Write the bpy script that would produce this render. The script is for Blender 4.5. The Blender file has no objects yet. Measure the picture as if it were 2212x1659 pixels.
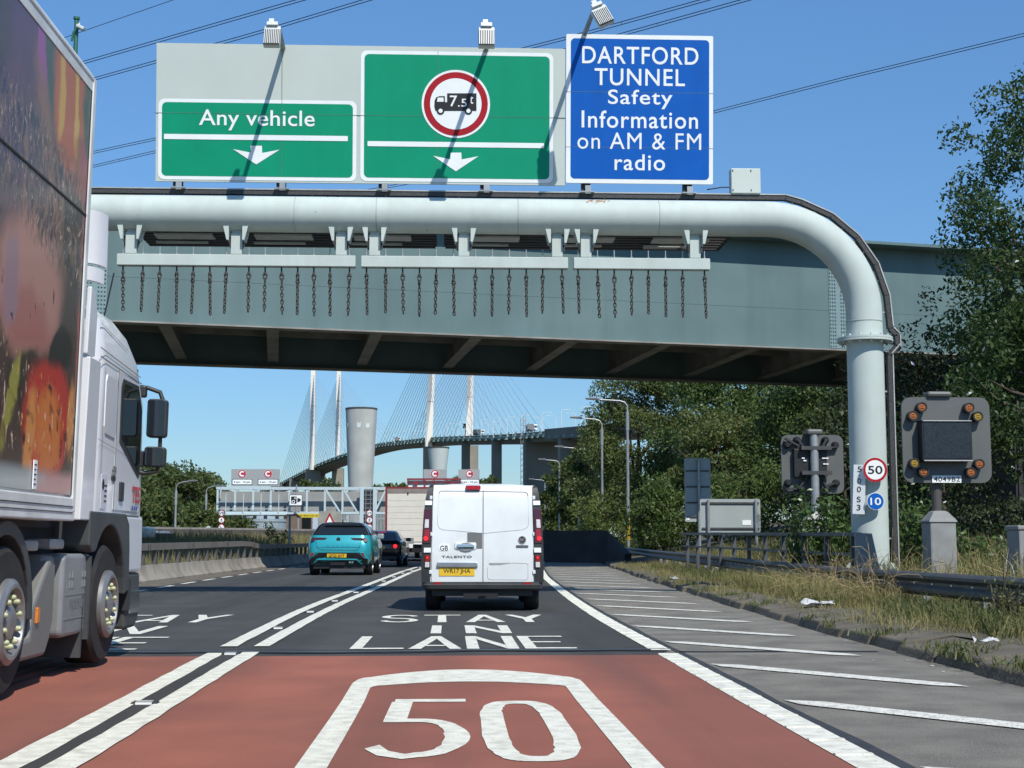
import bpy, math, random
import numpy as np
from mathutils import Matrix, Vector
random.seed(7); RS = np.random.RandomState(11)
SC = bpy.context.scene; COL = SC.collection

# ------------------------------------------------------------------ camera, sky, sun, exposure
FPX = 3068.0; YAW = math.radians(2.446); PIT = math.atan(340.5/FPX); CH = 1.1
cam = bpy.data.cameras.new('camera'); camo = bpy.data.objects.new('camera', cam); COL.objects.link(camo)
camo.location = (0, 0, CH); camo.rotation_euler = (math.pi/2+PIT, 0, -YAW)
cam.sensor_width = 36; cam.lens = 36*FPX/2212; cam.clip_start = .1; cam.clip_end = 9000
SC.camera = camo
SUN = Vector((.70, -1.5, 1.9)).normalized()
world = bpy.data.worlds.new('World'); SC.world = world; world.use_nodes = True
nt = world.node_tree; bg = nt.nodes['Background']
sky = nt.nodes.new('ShaderNodeTexSky'); sky.sky_type = 'NISHITA'; sky.sun_disc = False
sky.sun_elevation = math.asin(SUN.z); sky.sun_rotation = math.atan2(SUN.x, SUN.y)
sky.altitude = 50; sky.air_density = 1.0; sky.dust_density = .12; sky.ozone_density = 3.0
tn = nt.nodes.new('ShaderNodeMix'); tn.data_type = 'RGBA'; tn.blend_type = 'MULTIPLY'; tn.inputs[0].default_value = 1; tg = nt.nodes.new('ShaderNodeTexCoord'); ts = nt.nodes.new('ShaderNodeSeparateXYZ'); tr0 = nt.nodes.new('ShaderNodeValToRGB'); nt.links.new(tg.outputs['Generated'], ts.inputs[0]); nt.links.new(ts.outputs[2], tr0.inputs[0]); tr0.color_ramp.elements[0].position = .0; tr0.color_ramp.elements[0].color = (.44, .56, .68, 1); tr0.color_ramp.elements[1].position = .42; tr0.color_ramp.elements[1].color = (.72, 1.04, 1.24, 1); nt.links.new(tr0.outputs[0], tn.inputs[7])
nt.links.new(sky.outputs[0], tn.inputs[6]); nt.links.new(tn.outputs[2], bg.inputs[0]); bg.inputs[1].default_value = .115
sl = bpy.data.lights.new('sun', 'SUN'); sl.energy = 4.2; sl.angle = math.radians(.5); sl.color = (1, .95, .87)
so = bpy.data.objects.new('sun', sl); COL.objects.link(so); so.rotation_euler = SUN.to_track_quat('Z', 'Y').to_euler()
so.location = (10, -20, 40)
vs = SC.view_settings; vs.view_transform = 'Standard'; vs.look = 'None'; vs.exposure = 0.24; vs.gamma = 1; vs.use_curve_mapping = False
SC.render.engine = 'CYCLES'; SC.cycles.max_bounces = 6; SC.cycles.transparent_max_bounces = 6
SC.cycles.use_denoising = True

# ------------------------------------------------------------------ measuring helpers (photo measured at 2212 px wide)
_F = Vector((math.sin(YAW)*math.cos(PIT), math.cos(YAW)*math.cos(PIT), math.sin(PIT)))
_R = Vector((math.cos(YAW), -math.sin(YAW), 0)); _U = _R.cross(_F)
def at(px, py, Y):
    d = _F+(px-1106)/FPX*_R-(py-829.5)/FPX*_U
    return Vector((0, 0, CH))+d*(Y/d.y)
def atz(px, py, z):
    d = _F+(px-1106)/FPX*_R-(py-829.5)/FPX*_U
    return Vector((0, 0, CH))+d*((z-CH)/d.z)

# ------------------------------------------------------------------ materials
MATS = {}
def lin(r, g, b): return tuple((c/255/12.92 if c/255 <= .04045 else ((c/255+.055)/1.055)**2.4) for c in (r, g, b))
def mat(name, col, rough=.6, metal=0., var=.12, scale=3., bump=0., bscale=40., coat=0., spec=.5, dirt=None, emit=0., speck=None, streak=None, tracks=None):
    if name in MATS: return MATS[name]
    m = bpy.data.materials.new(name); m.use_nodes = True; MATS[name] = m
    n = m.node_tree.nodes; l = m.node_tree.links; p = n['Principled BSDF']
    p.inputs['Roughness'].default_value = rough; p.inputs['Metallic'].default_value = metal
    p.inputs['Coat Weight'].default_value = coat; p.inputs['Coat Roughness'].default_value = .08
    p.inputs['Specular IOR Level'].default_value = spec
    tc = n.new('ShaderNodeTexCoord')
    def noise(s, det=4, vec=None):
        t = n.new('ShaderNodeTexNoise'); t.inputs['Scale'].default_value = s; t.inputs['Detail'].default_value = det
        l.new(vec or tc.outputs['Object'], t.inputs['Vector']); return t
    def mix(fac, a, b):
        x = n.new('ShaderNodeMix'); x.data_type = 'RGBA'
        if isinstance(fac, float): x.inputs[0].default_value = fac
        else: l.new(fac, x.inputs[0])
        for i, c in ((6, a), (7, b)):
            if isinstance(c, tuple): x.inputs[i].default_value = (*c[:3], 1)
            else: l.new(c, x.inputs[i])
        return x.outputs[2]
    def ramp(src, a, b):
        r = n.new('ShaderNodeMapRange'); r.inputs[1].default_value = a; r.inputs[2].default_value = b
        l.new(src, r.inputs[0]); return r.outputs[0]
    c = tuple(col)
    if var > 0:
        c = mix(ramp(noise(scale).outputs[0], .3, .7), tuple(x*(1-var) for x in col), tuple(min(1, x*(1+var)) for x in col))
    if speck:      # (colour, scale, threshold)
        c = mix(ramp(noise(speck[1], 2).outputs[0], speck[2], speck[2]+.06), c, speck[0])
    if dirt:       # (colour, amount, scale)
        d = ramp(noise(dirt[2], 6).outputs[0], .45, .75)
        mm = n.new('ShaderNodeMath'); mm.operation = 'MULTIPLY'; mm.inputs[1].default_value = dirt[1]; l.new(d, mm.inputs[0])
        c = mix(mm.outputs[0], c, dirt[0])
    if streak:     # (colour, amount, (sx,sy,sz))
        mp = n.new('ShaderNodeMapping'); mp.inputs['Scale'].default_value = streak[2]; l.new(tc.outputs['Object'], mp.inputs[0])
        d = ramp(noise(1., 5, mp.outputs[0]).outputs[0], .45, .72)
        mm = n.new('ShaderNodeMath'); mm.operation = 'MULTIPLY'; mm.inputs[1].default_value = streak[1]; l.new(d, mm.inputs[0])
        c = mix(mm.outputs[0], c, streak[0])
    if tracks:     # (colour, amount): polished or stained wheel tracks running along y, 1.9 m apart, broken up by noise
        s = n.new('ShaderNodeSeparateXYZ'); l.new(tc.outputs['Object'], s.inputs[0])
        wn_ = noise(.35, 3); ad = n.new('ShaderNodeMath'); ad.operation = 'MULTIPLY_ADD'; l.new(wn_.outputs[0], ad.inputs[0]); ad.inputs[1].default_value = .9; l.new(s.outputs[0], ad.inputs[2])
        k = n.new('ShaderNodeMath'); k.operation = 'MULTIPLY_ADD'; l.new(ad.outputs[0], k.inputs[0]); k.inputs[1].default_value = 2*math.pi/1.9; k.inputs[2].default_value = tracks[2]
        sn = n.new('ShaderNodeMath'); sn.operation = 'SINE'; l.new(k.outputs[0], sn.inputs[0])
        mp = n.new('ShaderNodeMapping'); mp.inputs['Scale'].default_value = (1.6, .12, 1); l.new(tc.outputs['Object'], mp.inputs[0])
        d = n.new('ShaderNodeMath'); d.operation = 'MULTIPLY'; l.new(ramp(sn.outputs[0], -.5, 1.), d.inputs[0]); l.new(ramp(noise(1., 5, mp.outputs[0]).outputs[0], .3, .65), d.inputs[1])
        mm = n.new('ShaderNodeMath'); mm.operation = 'MULTIPLY'; mm.inputs[1].default_value = tracks[1]; l.new(d.outputs[0], mm.inputs[0])
        c = mix(mm.outputs[0], c, tracks[0])
    if isinstance(c, tuple): p.inputs['Base Color'].default_value = (*c, 1)
    else: l.new(c, p.inputs['Base Color'])
    if bump:
        b = n.new('ShaderNodeBump'); b.inputs['Strength'].default_value = bump; b.inputs['Distance'].default_value = .02
        l.new(noise(bscale, 3).outputs[0], b.inputs['Height']); l.new(b.outputs[0], p.inputs['Normal'])
    if emit:
        p.inputs['Emission Color'].default_value = (*col, 1); p.inputs['Emission Strength'].default_value = emit
    return m
def leafmat(name, cols, trans=.35, rough=.55):
    if name in MATS: return MATS[name]
    m = bpy.data.materials.new(name); m.use_nodes = True; MATS[name] = m
    n = m.node_tree.nodes; l = m.node_tree.links; p = n['Principled BSDF']; out = n['Material Output']
    p.inputs['Roughness'].default_value = rough; p.inputs['Specular IOR Level'].default_value = .35
    g = n.new('ShaderNodeNewGeometry'); r = n.new('ShaderNodeValToRGB'); e = r.color_ramp.elements
    for i, c in enumerate(cols):
        q = i/(len(cols)-1)
        x = e[0] if i == 0 else (e[1] if i == len(cols)-1 else e.new(q))
        x.position = q; x.color = (*c, 1)
    l.new(g.outputs['Random Per Island'], r.inputs[0]); l.new(r.outputs[0], p.inputs['Base Color'])
    t = n.new('ShaderNodeBsdfTranslucent'); l.new(r.outputs[0], t.inputs[0])
    s = n.new('ShaderNodeMixShader'); s.inputs[0].default_value = trans
    l.new(p.outputs[0], s.inputs[1]); l.new(t.outputs[0], s.inputs[2]); l.new(s.outputs[0], out.inputs[0])
    return m

# ------------------------------------------------------------------ object helpers
ROOTLOC = {}
def tag(o, label=None, cat=None, group=None, kind=None):
    if label: o['label'] = label
    if cat: o['category'] = cat
    if group: o['group'] = group
    if kind: o['kind'] = kind
    return o
def thing(name, label, cat, loc=(0, 0, 0), rot=(0, 0, 0), group=None, world=True):
    """an Empty at the base of a thing; with world=True its parts are given in world coordinates"""
    o = bpy.data.objects.new(name, None); COL.objects.link(o); o.location = loc; o.rotation_euler = rot; o.empty_display_size = .2
    if world: ROOTLOC[o.name] = Vector(loc)
    return tag(o, label, cat, group)
def copy_tree(o, parent=None):
    c = o.copy(); COL.objects.link(c)
    if parent: c.parent = parent
    for ch in KIDS.get(o.name, []): copy_tree(ch, c)
    return c
KIDS = {}
class MB:
    def __init__(s): s.v = []; s.f = []
    def add(s, vs, fs):
        b = len(s.v); s.v += [tuple(q) for q in vs]; s.f += [tuple(i+b for i in q) for q in fs]; return s
    def bx(s, x0, x1, y0, y1, z0, z1):
        return s.add([(x0, y0, z0), (x1, y0, z0), (x1, y1, z0), (x0, y1, z0), (x0, y0, z1), (x1, y0, z1), (x1, y1, z1), (x0, y1, z1)],
                     [(0, 3, 2, 1), (4, 5, 6, 7), (0, 1, 5, 4), (1, 2, 6, 5), (2, 3, 7, 6), (3, 0, 4, 7)])
    def ob(s, c, sx, sy, sz, m=None):   # oriented box, m = 3x3/4x4
        h = [(x*sx/2, y*sy/2, z*sz/2) for x, y, z in ((-1, -1, -1), (1, -1, -1), (1, 1, -1), (-1, 1, -1), (-1, -1, 1), (1, -1, 1), (1, 1, 1), (-1, 1, 1))]
        c = Vector(c)
        return s.add([c+(m.to_3x3() @ Vector(q) if m else Vector(q)) for q in h],
                     [(0, 3, 2, 1), (4, 5, 6, 7), (0, 1, 5, 4), (1, 2, 6, 5), (2, 3, 7, 6), (3, 0, 4, 7)])
    def beam(s, a, b, w, h, up=(0, 0, 1)):
        a = Vector(a); b = Vector(b); d = (b-a); L = d.length; d.normalize(); x = d.cross(Vector(up)).normalized(); u = x.cross(d)
        return s.ob((a+b)/2, w, L, h, Matrix((x, d, u)).transposed())
    def tube(s, pts, r, n=8, caps=True, closed=False):
        pts = [Vector(p) for p in pts]; N = len(pts); rs = r if isinstance(r, (list, tuple)) else [r]*N
        rings = []; prev = None
        for i, p in enumerate(pts):
            if closed: t = pts[(i+1) % N]-pts[i-1]
            else: t = pts[min(i+1, N-1)]-pts[max(i-1, 0)]
            t.normalize()
            a = prev if prev is not None else (Vector((0, 0, 1)) if abs(t.z) < .9 else Vector((1, 0, 0)))
            a = (a-t*a.dot(t))
            if a.length < 1e-5: a = t.orthogonal()
            a.normalize(); prev = a; b = t.cross(a)
            rings.append([p+(a*math.cos(k*2*math.pi/n)+b*math.sin(k*2*math.pi/n))*rs[i] for k in range(n)])
        return s.loft(rings, caps and not closed, caps and not closed, closed)
    def cyl(s, a, b, r, n=16, r2=None): return s.tube([a, b], [r, r if r2 is None else r2], n)
    def loft(s, rings, c0=True, c1=True, closed=False):
        n = len(rings[0]); vs = [q for r in rings for q in r]; fs = []
        N = len(rings)
        for i in range(N if closed else N-1):
            j = (i+1) % N
            for k in range(n):
                fs.append((i*n+k, i*n+(k+1) % n, j*n+(k+1) % n, j*n+k))
        if c0: fs.append(tuple(reversed(range(n))))
        if c1: fs.append(tuple((N-1)*n+k for k in range(n)))
        return s.add(vs, fs)
    def lathe(s, prof, c=(0, 0, 0), axis='z', n=24):
        c = Vector(c); rings = []
        for r, h in prof:
            rg = []
            for k in range(n):
                a = k*2*math.pi/n; u, v = r*math.cos(a), r*math.sin(a)
                rg.append(c+Vector({'z': (u, v, h), 'x': (h, u, v), 'y': (v, h, u)}[axis]))
            rings.append(rg)
        return s.loft(rings)
    def prism(s, poly, plane, a, b):
        mp = {'yz': lambda u, v, w: (w, u, v), 'xz': lambda u, v, w: (u, w, v), 'xy': lambda u, v, w: (u, v, w)}[plane]
        n = len(poly)
        vs = [mp(u, v, a) for u, v in poly]+[mp(u, v, b) for u, v in poly]
        return s.add(vs, [tuple(reversed(range(n))), tuple(range(n, 2*n))]+[(k, (k+1) % n, n+(k+1) % n, n+k) for k in range(n)])
    def poly(s, pts): return s.add(pts, [tuple(range(len(pts)))])
    def build(s, name, m, parent=None, smooth=None, bevel=0., world=True, seg=2):
        me = bpy.data.meshes.new(name); me.from_pydata(s.v, [], s.f); me.validate()
        o = bpy.data.objects.new(name, me); COL.objects.link(o)
        for x in (m if isinstance(m, (list, tuple)) else [m]): me.materials.append(x)
        import bmesh
        if len(s.f) < 60000:
            b = bmesh.new(); b.from_mesh(me); bmesh.ops.recalc_face_normals(b, faces=b.faces[:]); b.to_mesh(me); b.free()
        if smooth is not None:
            me.shade_smooth(); me.set_sharp_from_angle(angle=math.radians(smooth))
        if bevel:
            bm_ = o.modifiers.new('bevel', 'BEVEL'); bm_.width = bevel; bm_.segments = seg; bm_.limit_method = 'ANGLE'; bm_.angle_limit = math.radians(40)
        if parent is not None:
            o.parent = parent; KIDS.setdefault(parent.name, []).append(o)
            if parent.name in ROOTLOC: o.matrix_parent_inverse = Matrix.Translation(-ROOTLOC[parent.name])
        return o
def rrect(x0, x1, z0, z1, r, n=5):
    pts = []
    for cx, cz, a0 in ((x1-r, z0+r, -90), (x1-r, z1-r, 0), (x0+r, z1-r, 90), (x0+r, z0+r, 180)):
        for k in range(n+1):
            a = math.radians(a0+90*k/n); pts.append((cx+r*math.cos(a), cz+r*math.sin(a)))
    return pts
def circ(cx, cz, r, n=32): return [(cx+r*math.cos(2*math.pi*k/n), cz+r*math.sin(2*math.pi*k/n)) for k in range(n)]
def annulus(mb, cx, cz, r0, r1, y, n=40):
    a = circ(cx, cz, r0, n); b = circ(cx, cz, r1, n); N = n
    return mb.add([(u, y, v) for u, v in a]+[(u, y, v) for u, v in b], [(k, (k+1) % N, N+(k+1) % N, N+k) for k in range(N)])
def flat(poly, y): return MB().poly([(u, y, v) for u, v in poly])

_txt = {}
def text(body, m, parent, c, w, h, ux=(1, 0, 0), uy=(0, 0, 1), name='lettering', bold=.012, track=1.0, thick=0.):
    """writing as a flat mesh fitted to w x h metres round the point c, in the plane ux, uy"""
    key = (body, bold, track)
    if key not in _txt:
        cu = bpy.data.curves.new('t', 'FONT'); cu.body = body; cu.offset = bold; cu.space_character = track; cu.resolution_u = 6
        to = bpy.data.objects.new('t', cu); COL.objects.link(to)
        dg = bpy.context.evaluated_depsgraph_get(); dg.update()
        me = bpy.data.meshes.new_from_object(to.evaluated_get(dg))
        v = np.array([q.co[:2] for q in me.vertices]); fs = [tuple(q.vertices) for q in me.polygons]
        bpy.data.objects.remove(to); bpy.data.curves.remove(cu); bpy.data.meshes.remove(me)
        lo, hi = v.min(0), v.max(0); _txt[key] = ((v-(lo+hi)/2)/(hi-lo), fs)
    v, fs = _txt[key]; c = Vector(c); ux = Vector(ux); uy = Vector(uy)
    mb = MB(); mb.add([c+ux*(a*w)+uy*(b*h) for a, b in v], fs)
    return mb.build(name, m, parent)
ORD = 'first second third fourth fifth sixth seventh eighth ninth tenth eleventh twelfth thirteenth fourteenth fifteenth sixteenth seventeenth eighteenth nineteenth twentieth twenty-first twenty-second twenty-third twenty-fourth'.split()
def curve(tab):
    xs = np.array([a for a, _ in tab], float); ys = np.array([b for _, b in tab], float)
    g = np.arange(xs[0]-10, xs[-1]+10, .5); yy = np.interp(g, xs, ys)
    k = np.ones(15)/15; ys2 = np.convolve(np.pad(yy, 7, 'edge'), k, 'valid')
    return lambda Y: float(np.interp(Y, g, ys2))

# shared materials
WHITE_PAINT = mat('white_road_paint', (.70, .70, .60), .7, var=.08, scale=8, dirt=(lin(135, 125, 110), .45, 9), speck=(lin(125, 112, 100), 60, .665), bump=.2, bscale=120)
ASPHALT = mat('dark_asphalt', (.064, .063, .060), .8, var=.16, scale=.9, bump=.45, bscale=220, speck=((.075, .075, .075), 160, .62), spec=.35, streak=((.040, .039, .037), .5, (2.2, .05, 1)), tracks=((.036, .035, .034), .7, .5))
RED = mat('red_surfacing', (.325, .115, .078), .85, var=.12, scale=1.1, bump=.5, bscale=200, speck=((.36, .14, .10), 150, .6), spec=.3, streak=((.21, .075, .055), .6, (1.1, .13, 1)), dirt=((.17, .075, .058), .8, .42), tracks=((.19, .082, .064), .9, 1.2))
CHIP = mat('grey_chippings', (.215, .203, .172), .9, var=.22, scale=2.2, bump=.8, bscale=140, speck=((.30, .28, .24), 70, .60), dirt=((.10, .092, .08), .6, 1.3), spec=.3)
GALV = mat('galvanised_steel', (.38, .40, .40), .45, .5, var=.15, scale=6, dirt=((.16, .15, .14), .35, 3))
DULLSTEEL = mat('weathered_steel', (.085, .088, .09), .5, .4, var=.25, scale=3, dirt=((.06, .05, .04), .6, 4), bump=.1)
GANTRY = mat('pale_green_grey_paint', (.48, .545, .51), .6, var=.05, scale=1.0, streak=((.38, .42, .39), .3, (5, 5, .5)), dirt=((.32, .30, .24), .22, 2.3), speck=((.28, .20, .13), 9, .75), spec=.25)
GREYBOARD = mat('grey_sign_board', (.50, .555, .51), .55, var=.04, scale=.8, streak=((.48, .53, .49), .3, (5, 5, .4)))
SIGNGREEN = mat('sign_green', (.0, .27, .145), .6, var=.05, scale=1.5, streak=((.0, .24, .13), .4, (3, 3, .3)), spec=.2)
SIGNBLUE = mat('sign_blue', (.0, .100, .44), .6, var=.06, scale=1.5, streak=((.0, .085, .38), .4, (3, 3, .3)), spec=.2)
SIGNWHITE = mat('sign_white', (.80, .83, .82), .45, var=.04, scale=2)
SIGNRED = mat('sign_red', (.36, .012, .022), .6, var=.08, spec=.2)
BLACK = mat('black_paint', (.012, .012, .013), .5, var=.2)
DARK = mat('dark_metal', (.03, .033, .035), .6, .2, var=.3)  # one even dark colour for brackets, gaps and small fittings
RUBBER = mat('tyre_rubber', (.014, .014, .014), .8, var=.3, scale=8, dirt=((.04, .037, .033), .4, 5), bump=.2)
BLKPLASTIC = mat('black_plastic', (.022, .024, .025), .5, var=.2, scale=4, dirt=((.07, .068, .062), .35, 2.5))
GLASS = mat('dark_glass', (.012, .015, .017), .05, var=0, spec=.8)
CHROME = mat('chrome', (.65, .67, .69), .18, 1., var=.1)
AMBER = mat('amber_lens', (.62, .19, .02), .25, var=.15, scale=30, coat=.5)
REDLENS = mat('red_lens', (.28, .008, .01), .2, var=.2, scale=25, coat=.6)
REDGLOW = mat('lit_red_lens', (.9, .015, .02), .3, var=0, emit=1.6)
CLEARLENS = mat('clear_lens', (.62, .60, .58), .15, var=.15, scale=40, coat=.6)
YPLATE = mat('yellow_plate', (.75, .47, .03), .4, var=.06)
CONC = mat('concrete', (.27, .26, .235), .85, var=.14, scale=1.5, bump=.3, bscale=30, streak=((.16, .15, .13), .55, (2, 2, .25)), dirt=((.13, .12, .10), .4, 1.2))
DARKCONC = mat('dark_concrete', (.06, .058, .055), .9, var=.25, scale=1, bump=.3, bscale=20)  # dark concrete tone with random variation
CONCB = mat('barrier_concrete', (.31, .285, .24), .85, var=.14, scale=1.5, bump=.25, bscale=30, streak=((.09, .082, .072), .6, (1.2, 1.2, .35)), dirt=((.09, .08, .07), .4, 1.1))
# ================================================================== THE SETTING
xl = curve([(-20, -6.9), (33, -6.95), (41, -7.02), (50, -6.95), (64, -6.73), (90, -5.7), (140, -2.5)])
xdl = curve([(-20, -2.12), (7, -2.14), (14.7, -2.33), (24, -2.40), (32.7, -2.2), (52.6, -1.79), (63.5, -1.4), (90, -.2), (140, 3)])
xdr = curve([(-20, -1.86), (7.2, -1.88), (14.7, -1.99), (24, -1.99), (32.6, -1.79), (52.6, -1.39), (63.5, -1.0), (90, .2), (140, 3.4)])
xe = curve([(-20, 2.03), (7, 2.08), (14, 2.14), (20, 2.16), (28.3, 2.36), (44, 2.91), (60, 3.75), (90, 5.9), (140, 10)])
xk = curve([(-20, 4.33), (11.8, 4.4), (14.6, 4.42), (21, 4.66), (31, 5.09), (45, 5.85), (62, 6.88), (80, 8.2), (140, 12)])
xb = curve([(-20, -8.5), (37, -8.43), (56, -8.1), (75, -7.6), (100, -6.4), (140, -3.6)])
def strip(fa, fb, y0, y1, z, name, m, kind='structure', parent=None, step=1.0, rough=0.):
    ys = np.arange(y0, y1+1e-6, (y1-y0)/max(1, round((y1-y0)/step)))
    vs = []; fs = []
    for y in ys:
        j = (random.uniform(-rough, rough), random.uniform(-rough, rough)) if rough else (0, 0)
        vs += [(fa(y)+j[0], y, z), (fb(y)+j[1], y, z)]
    for i in range(len(ys)-1): fs.append((2*i, 2*i+1, 2*i+3, 2*i+2))
    mb = MB(); mb.add(vs, fs); o = mb.build(name, m, parent)
    if parent is None: tag(o, kind=kind)
    return o
GROUND = mat('dry_ground', (.105, .092, .055), .95, var=.3, scale=.35, dirt=((.05, .065, .02), .7, .12), bump=.3, bscale=8)
g = MB()
g.add([(-3000, -200, -.06), (3000, -200, -.06), (3000, 6500, -.06), (-3000, 6500, -.06)], [(0, 1, 2, 3)])
tag(g.build('ground', GROUND), kind='structure')
road = strip(lambda y: xb(y)-.3, xe, -15, 139, 0, 'road', ASPHALT)
tag(road, 'dark asphalt two-lane approach road bending gently right')
strip(lambda y: xb(y)+.25, lambda y: xl(y)-.22, -15, 139, .004, 'gravel_edge', mat('gritty_edge', (.135, .118, .095), .95, var=.3, scale=3, bump=.6, bscale=60, dirt=((.06, .055, .045), .6, 1.5)), parent=road)
strip(lambda y: xl(y)+.3, xe, -15, 13.96, .004, 'red_surfacing', RED, parent=road)
strip(lambda y: xdl(y)+.06, lambda y: xdr(y)-.06, -15, 14.3, .008, 'bare_asphalt_gap', ASPHALT, parent=road)
hs = strip(xe, lambda y: xk(y)+.05, -15, 139, -.004, 'hard_shoulder', CHIP)
strip(lambda y: xe(y)+.11, lambda y: xe(y)+.19, -15, 80, .001, 'tar_seam', mat('tar_seam', (.036, .036, .035), .6, var=.3, scale=6), parent=hs, rough=.02)
# joint across the lanes
jm = mat('joint_sealant', (.060, .064, .068), .5, var=.3, scale=2); jd = mat('joint_tar', (.012, .012, .013), .6, var=.2)
def crossjoint(f0, f1, x0, x1, z, m, name):
    xs = np.linspace(x0, x1, 40); vs = []
    for x in xs: vs += [(x, f0(x), z), (x, f1(x), z)]
    mb = MB(); mb.add(vs, [(2*i, 2*i+2, 2*i+3, 2*i+1) for i in range(39)]); mb.build(name, m, road)
wob = lambda x: 14.55+.10*math.sin(x*1.1)+.05*math.sin(x*2.7+1)
crossjoint(lambda x: wob(x)-.16+.04*math.sin(x*5), lambda x: wob(x)+.22+.05*math.sin(x*3.1), -6.9, 2.2, .0075, jd, 'joint_tar')
crossjoint(lambda x: wob(x)-.06, lambda x: wob(x)+.09, -6.9, 2.2, .0105, jm, 'joint_sealant')
crossjoint(lambda x: 14.35-.02*(x-2), lambda x: 14.5-.02*(x-2)+.04*math.sin(4*x), 2.3, 4.3, .001, jd, 'joint_tar')
# painted lines
w = .085
for a, b in ((-15, 14.3), (15.2, 30), (30.15, 54), (54.6, 66), (66.6, 110)):
    strip(lambda y: xdl(y)-w, lambda y: xdl(y)+w, a, b, .012, 'lane_line', WHITE_PAINT, parent=road, step=.4, rough=.007)
for a, b in ((-15, 14.4), (15.2, 33), (33.2, 51), (51.6, 62), (62.5, 110)):
    strip(lambda y: xdr(y)-w, lambda y: xdr(y)+w, a, b, .012, 'lane_line', WHITE_PAINT, parent=road, step=.4, rough=.007)
for a, b in ((-15, 14.0), (14.75, 120)):
    strip(lambda y: xe(y)-.11, lambda y: xe(y)+.10, a, b, .008, 'edge_line', WHITE_PAINT, parent=road, step=.5, rough=.003)
rb = MB()
for i in range(120):
    y = 3+i*.55; x = xe(y); rb.bx(x-.105, x+.095, y, y+.05, .007, .014)
rb.build('rumble_rib', WHITE_PAINT, road)
y = 31.2
while y < 95:
    strip(lambda q: xl(q)-.07, lambda q: xl(q)+.07, y, y+1.9, .008, 'edge_dash', WHITE_PAINT, parent=road, step=.9); y += 3.25
hx = mat('hatch_paint', (.70, .69, .61), .75, var=.08, scale=8, dirt=((.10, .095, .085), .55, 12), speck=((.13, .12, .11), 50, .6))
for i in range(-3, 21):
    y = 10.0+2.95*i; x0 = xe(y)+.22; x1 = xk(y-2.4)-.45; hw = .095
    dx, dy = x1-x0, -2.3*(x1-x0)/1.75; L = math.hypot(dx, dy); nx, ny = -dy/L*hw*1.3, dx/L*hw*1.3
    p = [(x0, y), (x0+dx*.09+nx, y+dy*.09+ny), (x1-dx*.09+nx, y+dy*.91+ny), (x1, y+dy), (x1-dx*.09-nx, y+dy*.91-ny), (x0+dx*.09-nx, y+dy*.09-ny)]
    MB().poly([(a, b, 0.004) for a, b in reversed(p)]).build('hatch_stripe', hx, hs)
# lettering on the lanes, drawn as tall road letters: (vertical stroke, horizontal stroke) as parts of the letter box
def ribbon(pts, sx, sy):
    L = []; R = []; n = len(pts)
    for i in range(n):
        a = pts[max(i-1, 0)]; b = pts[min(i+1, n-1)]; tx, ty = b[0]-a[0], (b[1]-a[1]); q = math.hypot(tx, ty) or 1; tx /= q; ty /= q
        L.append((pts[i][0]-ty*sx/2, pts[i][1]+tx*sy/2)); R.append((pts[i][0]+ty*sx/2, pts[i][1]-tx*sy/2))
    return [[L[i], R[i], R[i+1], L[i+1]] for i in range(n-1)]
def arcp(cx, cy, rx, ry, a0, a1, n=16): return [(cx+rx*math.cos(math.radians(a0+(a1-a0)*i/n)), cy+ry*math.sin(math.radians(a0+(a1-a0)*i/n))) for i in range(n+1)]
def letter(ch, sx, sy):
    B = lambda x0, y0, x1, y1: [(x0, y0), (x1, y0), (x1, y1), (x0, y1)]
    if ch == 'I': return [B(0, 0, 1, 1)]
    if ch == 'T': return [B(0, 1-sy, 1, 1), B(.5-sx/2, 0, .5+sx/2, 1-sy)]
    if ch == 'L': return [B(0, sy, sx, 1), B(0, 0, 1, sy)]
    if ch == 'E': return [B(0, 0, sx, 1), B(sx, 1-sy, .95, 1), B(sx, .5-sy/2, .82, .5+sy/2), B(sx, 0, 1, sy)]
    if ch == 'N': return [B(0, 0, sx, 1), B(1-sx, 0, 1, 1), [(sx, 1-.28), (1-sx, 0), (1-sx, .28), (sx, 1)]]
    if ch == 'A':
        H = .78; f = lambda h: sx+(.5-sx)*h/H
        return [[(0, 0), (sx, 0), (.5, H), (.5, 1), (.5-sx*.45, 1)], [(1, 0), (.5+sx*.45, 1), (.5, 1), (.5, H), (1-sx, 0)], [(f(.2), .2), (1-f(.2), .2), (1-f(.2+sy), .2+sy), (f(.2+sy), .2+sy)]]
    if ch == 'Y': return [B(.5-sx/2, 0, .5+sx/2, .42), [(.5-sx/2, .42), (.5, .42), (.5, .62), (sx, 1), (0, 1)], [(.5+sx/2, .42), (1, 1), (1-sx, 1), (.5, .62), (.5, .42)]]
    if ch == 'S': return ribbon(arcp(.5, .75-sy*.2, .5-sx/2, .25-sy*.35, 15, 270)+arcp(.5, .27, .5-sx/2, .27-sy/2, 90, -165)[1:], sx, sy)
    if ch == '0': a = [(.5+.5*math.copysign(abs(math.cos(t))**.6, math.cos(t)), .5+.5*math.copysign(abs(math.sin(t))**.6, math.sin(t))) for t in np.linspace(0, 2*math.pi, 49)]; b = [(.5+(u-.5)*(1-2*sx), .5+(v-.5)*(1-2*sy)) for u, v in a]; return [[a[i], a[i+1], b[i+1], b[i]] for i in range(48)]
    if ch == '5': return [B(.13, 1-sy, 1, 1), B(.10, .60, .10+sx, 1-sy)]+ribbon([(.10, .60-sy/2), (.3, .60-sy/2)]+arcp(.50, .31, .50-sx/2, .29-sy/2, 84, -90)+[(.38, sy/2), (.2, .045+sy/2), (.07, .16)], sx, sy)
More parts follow.
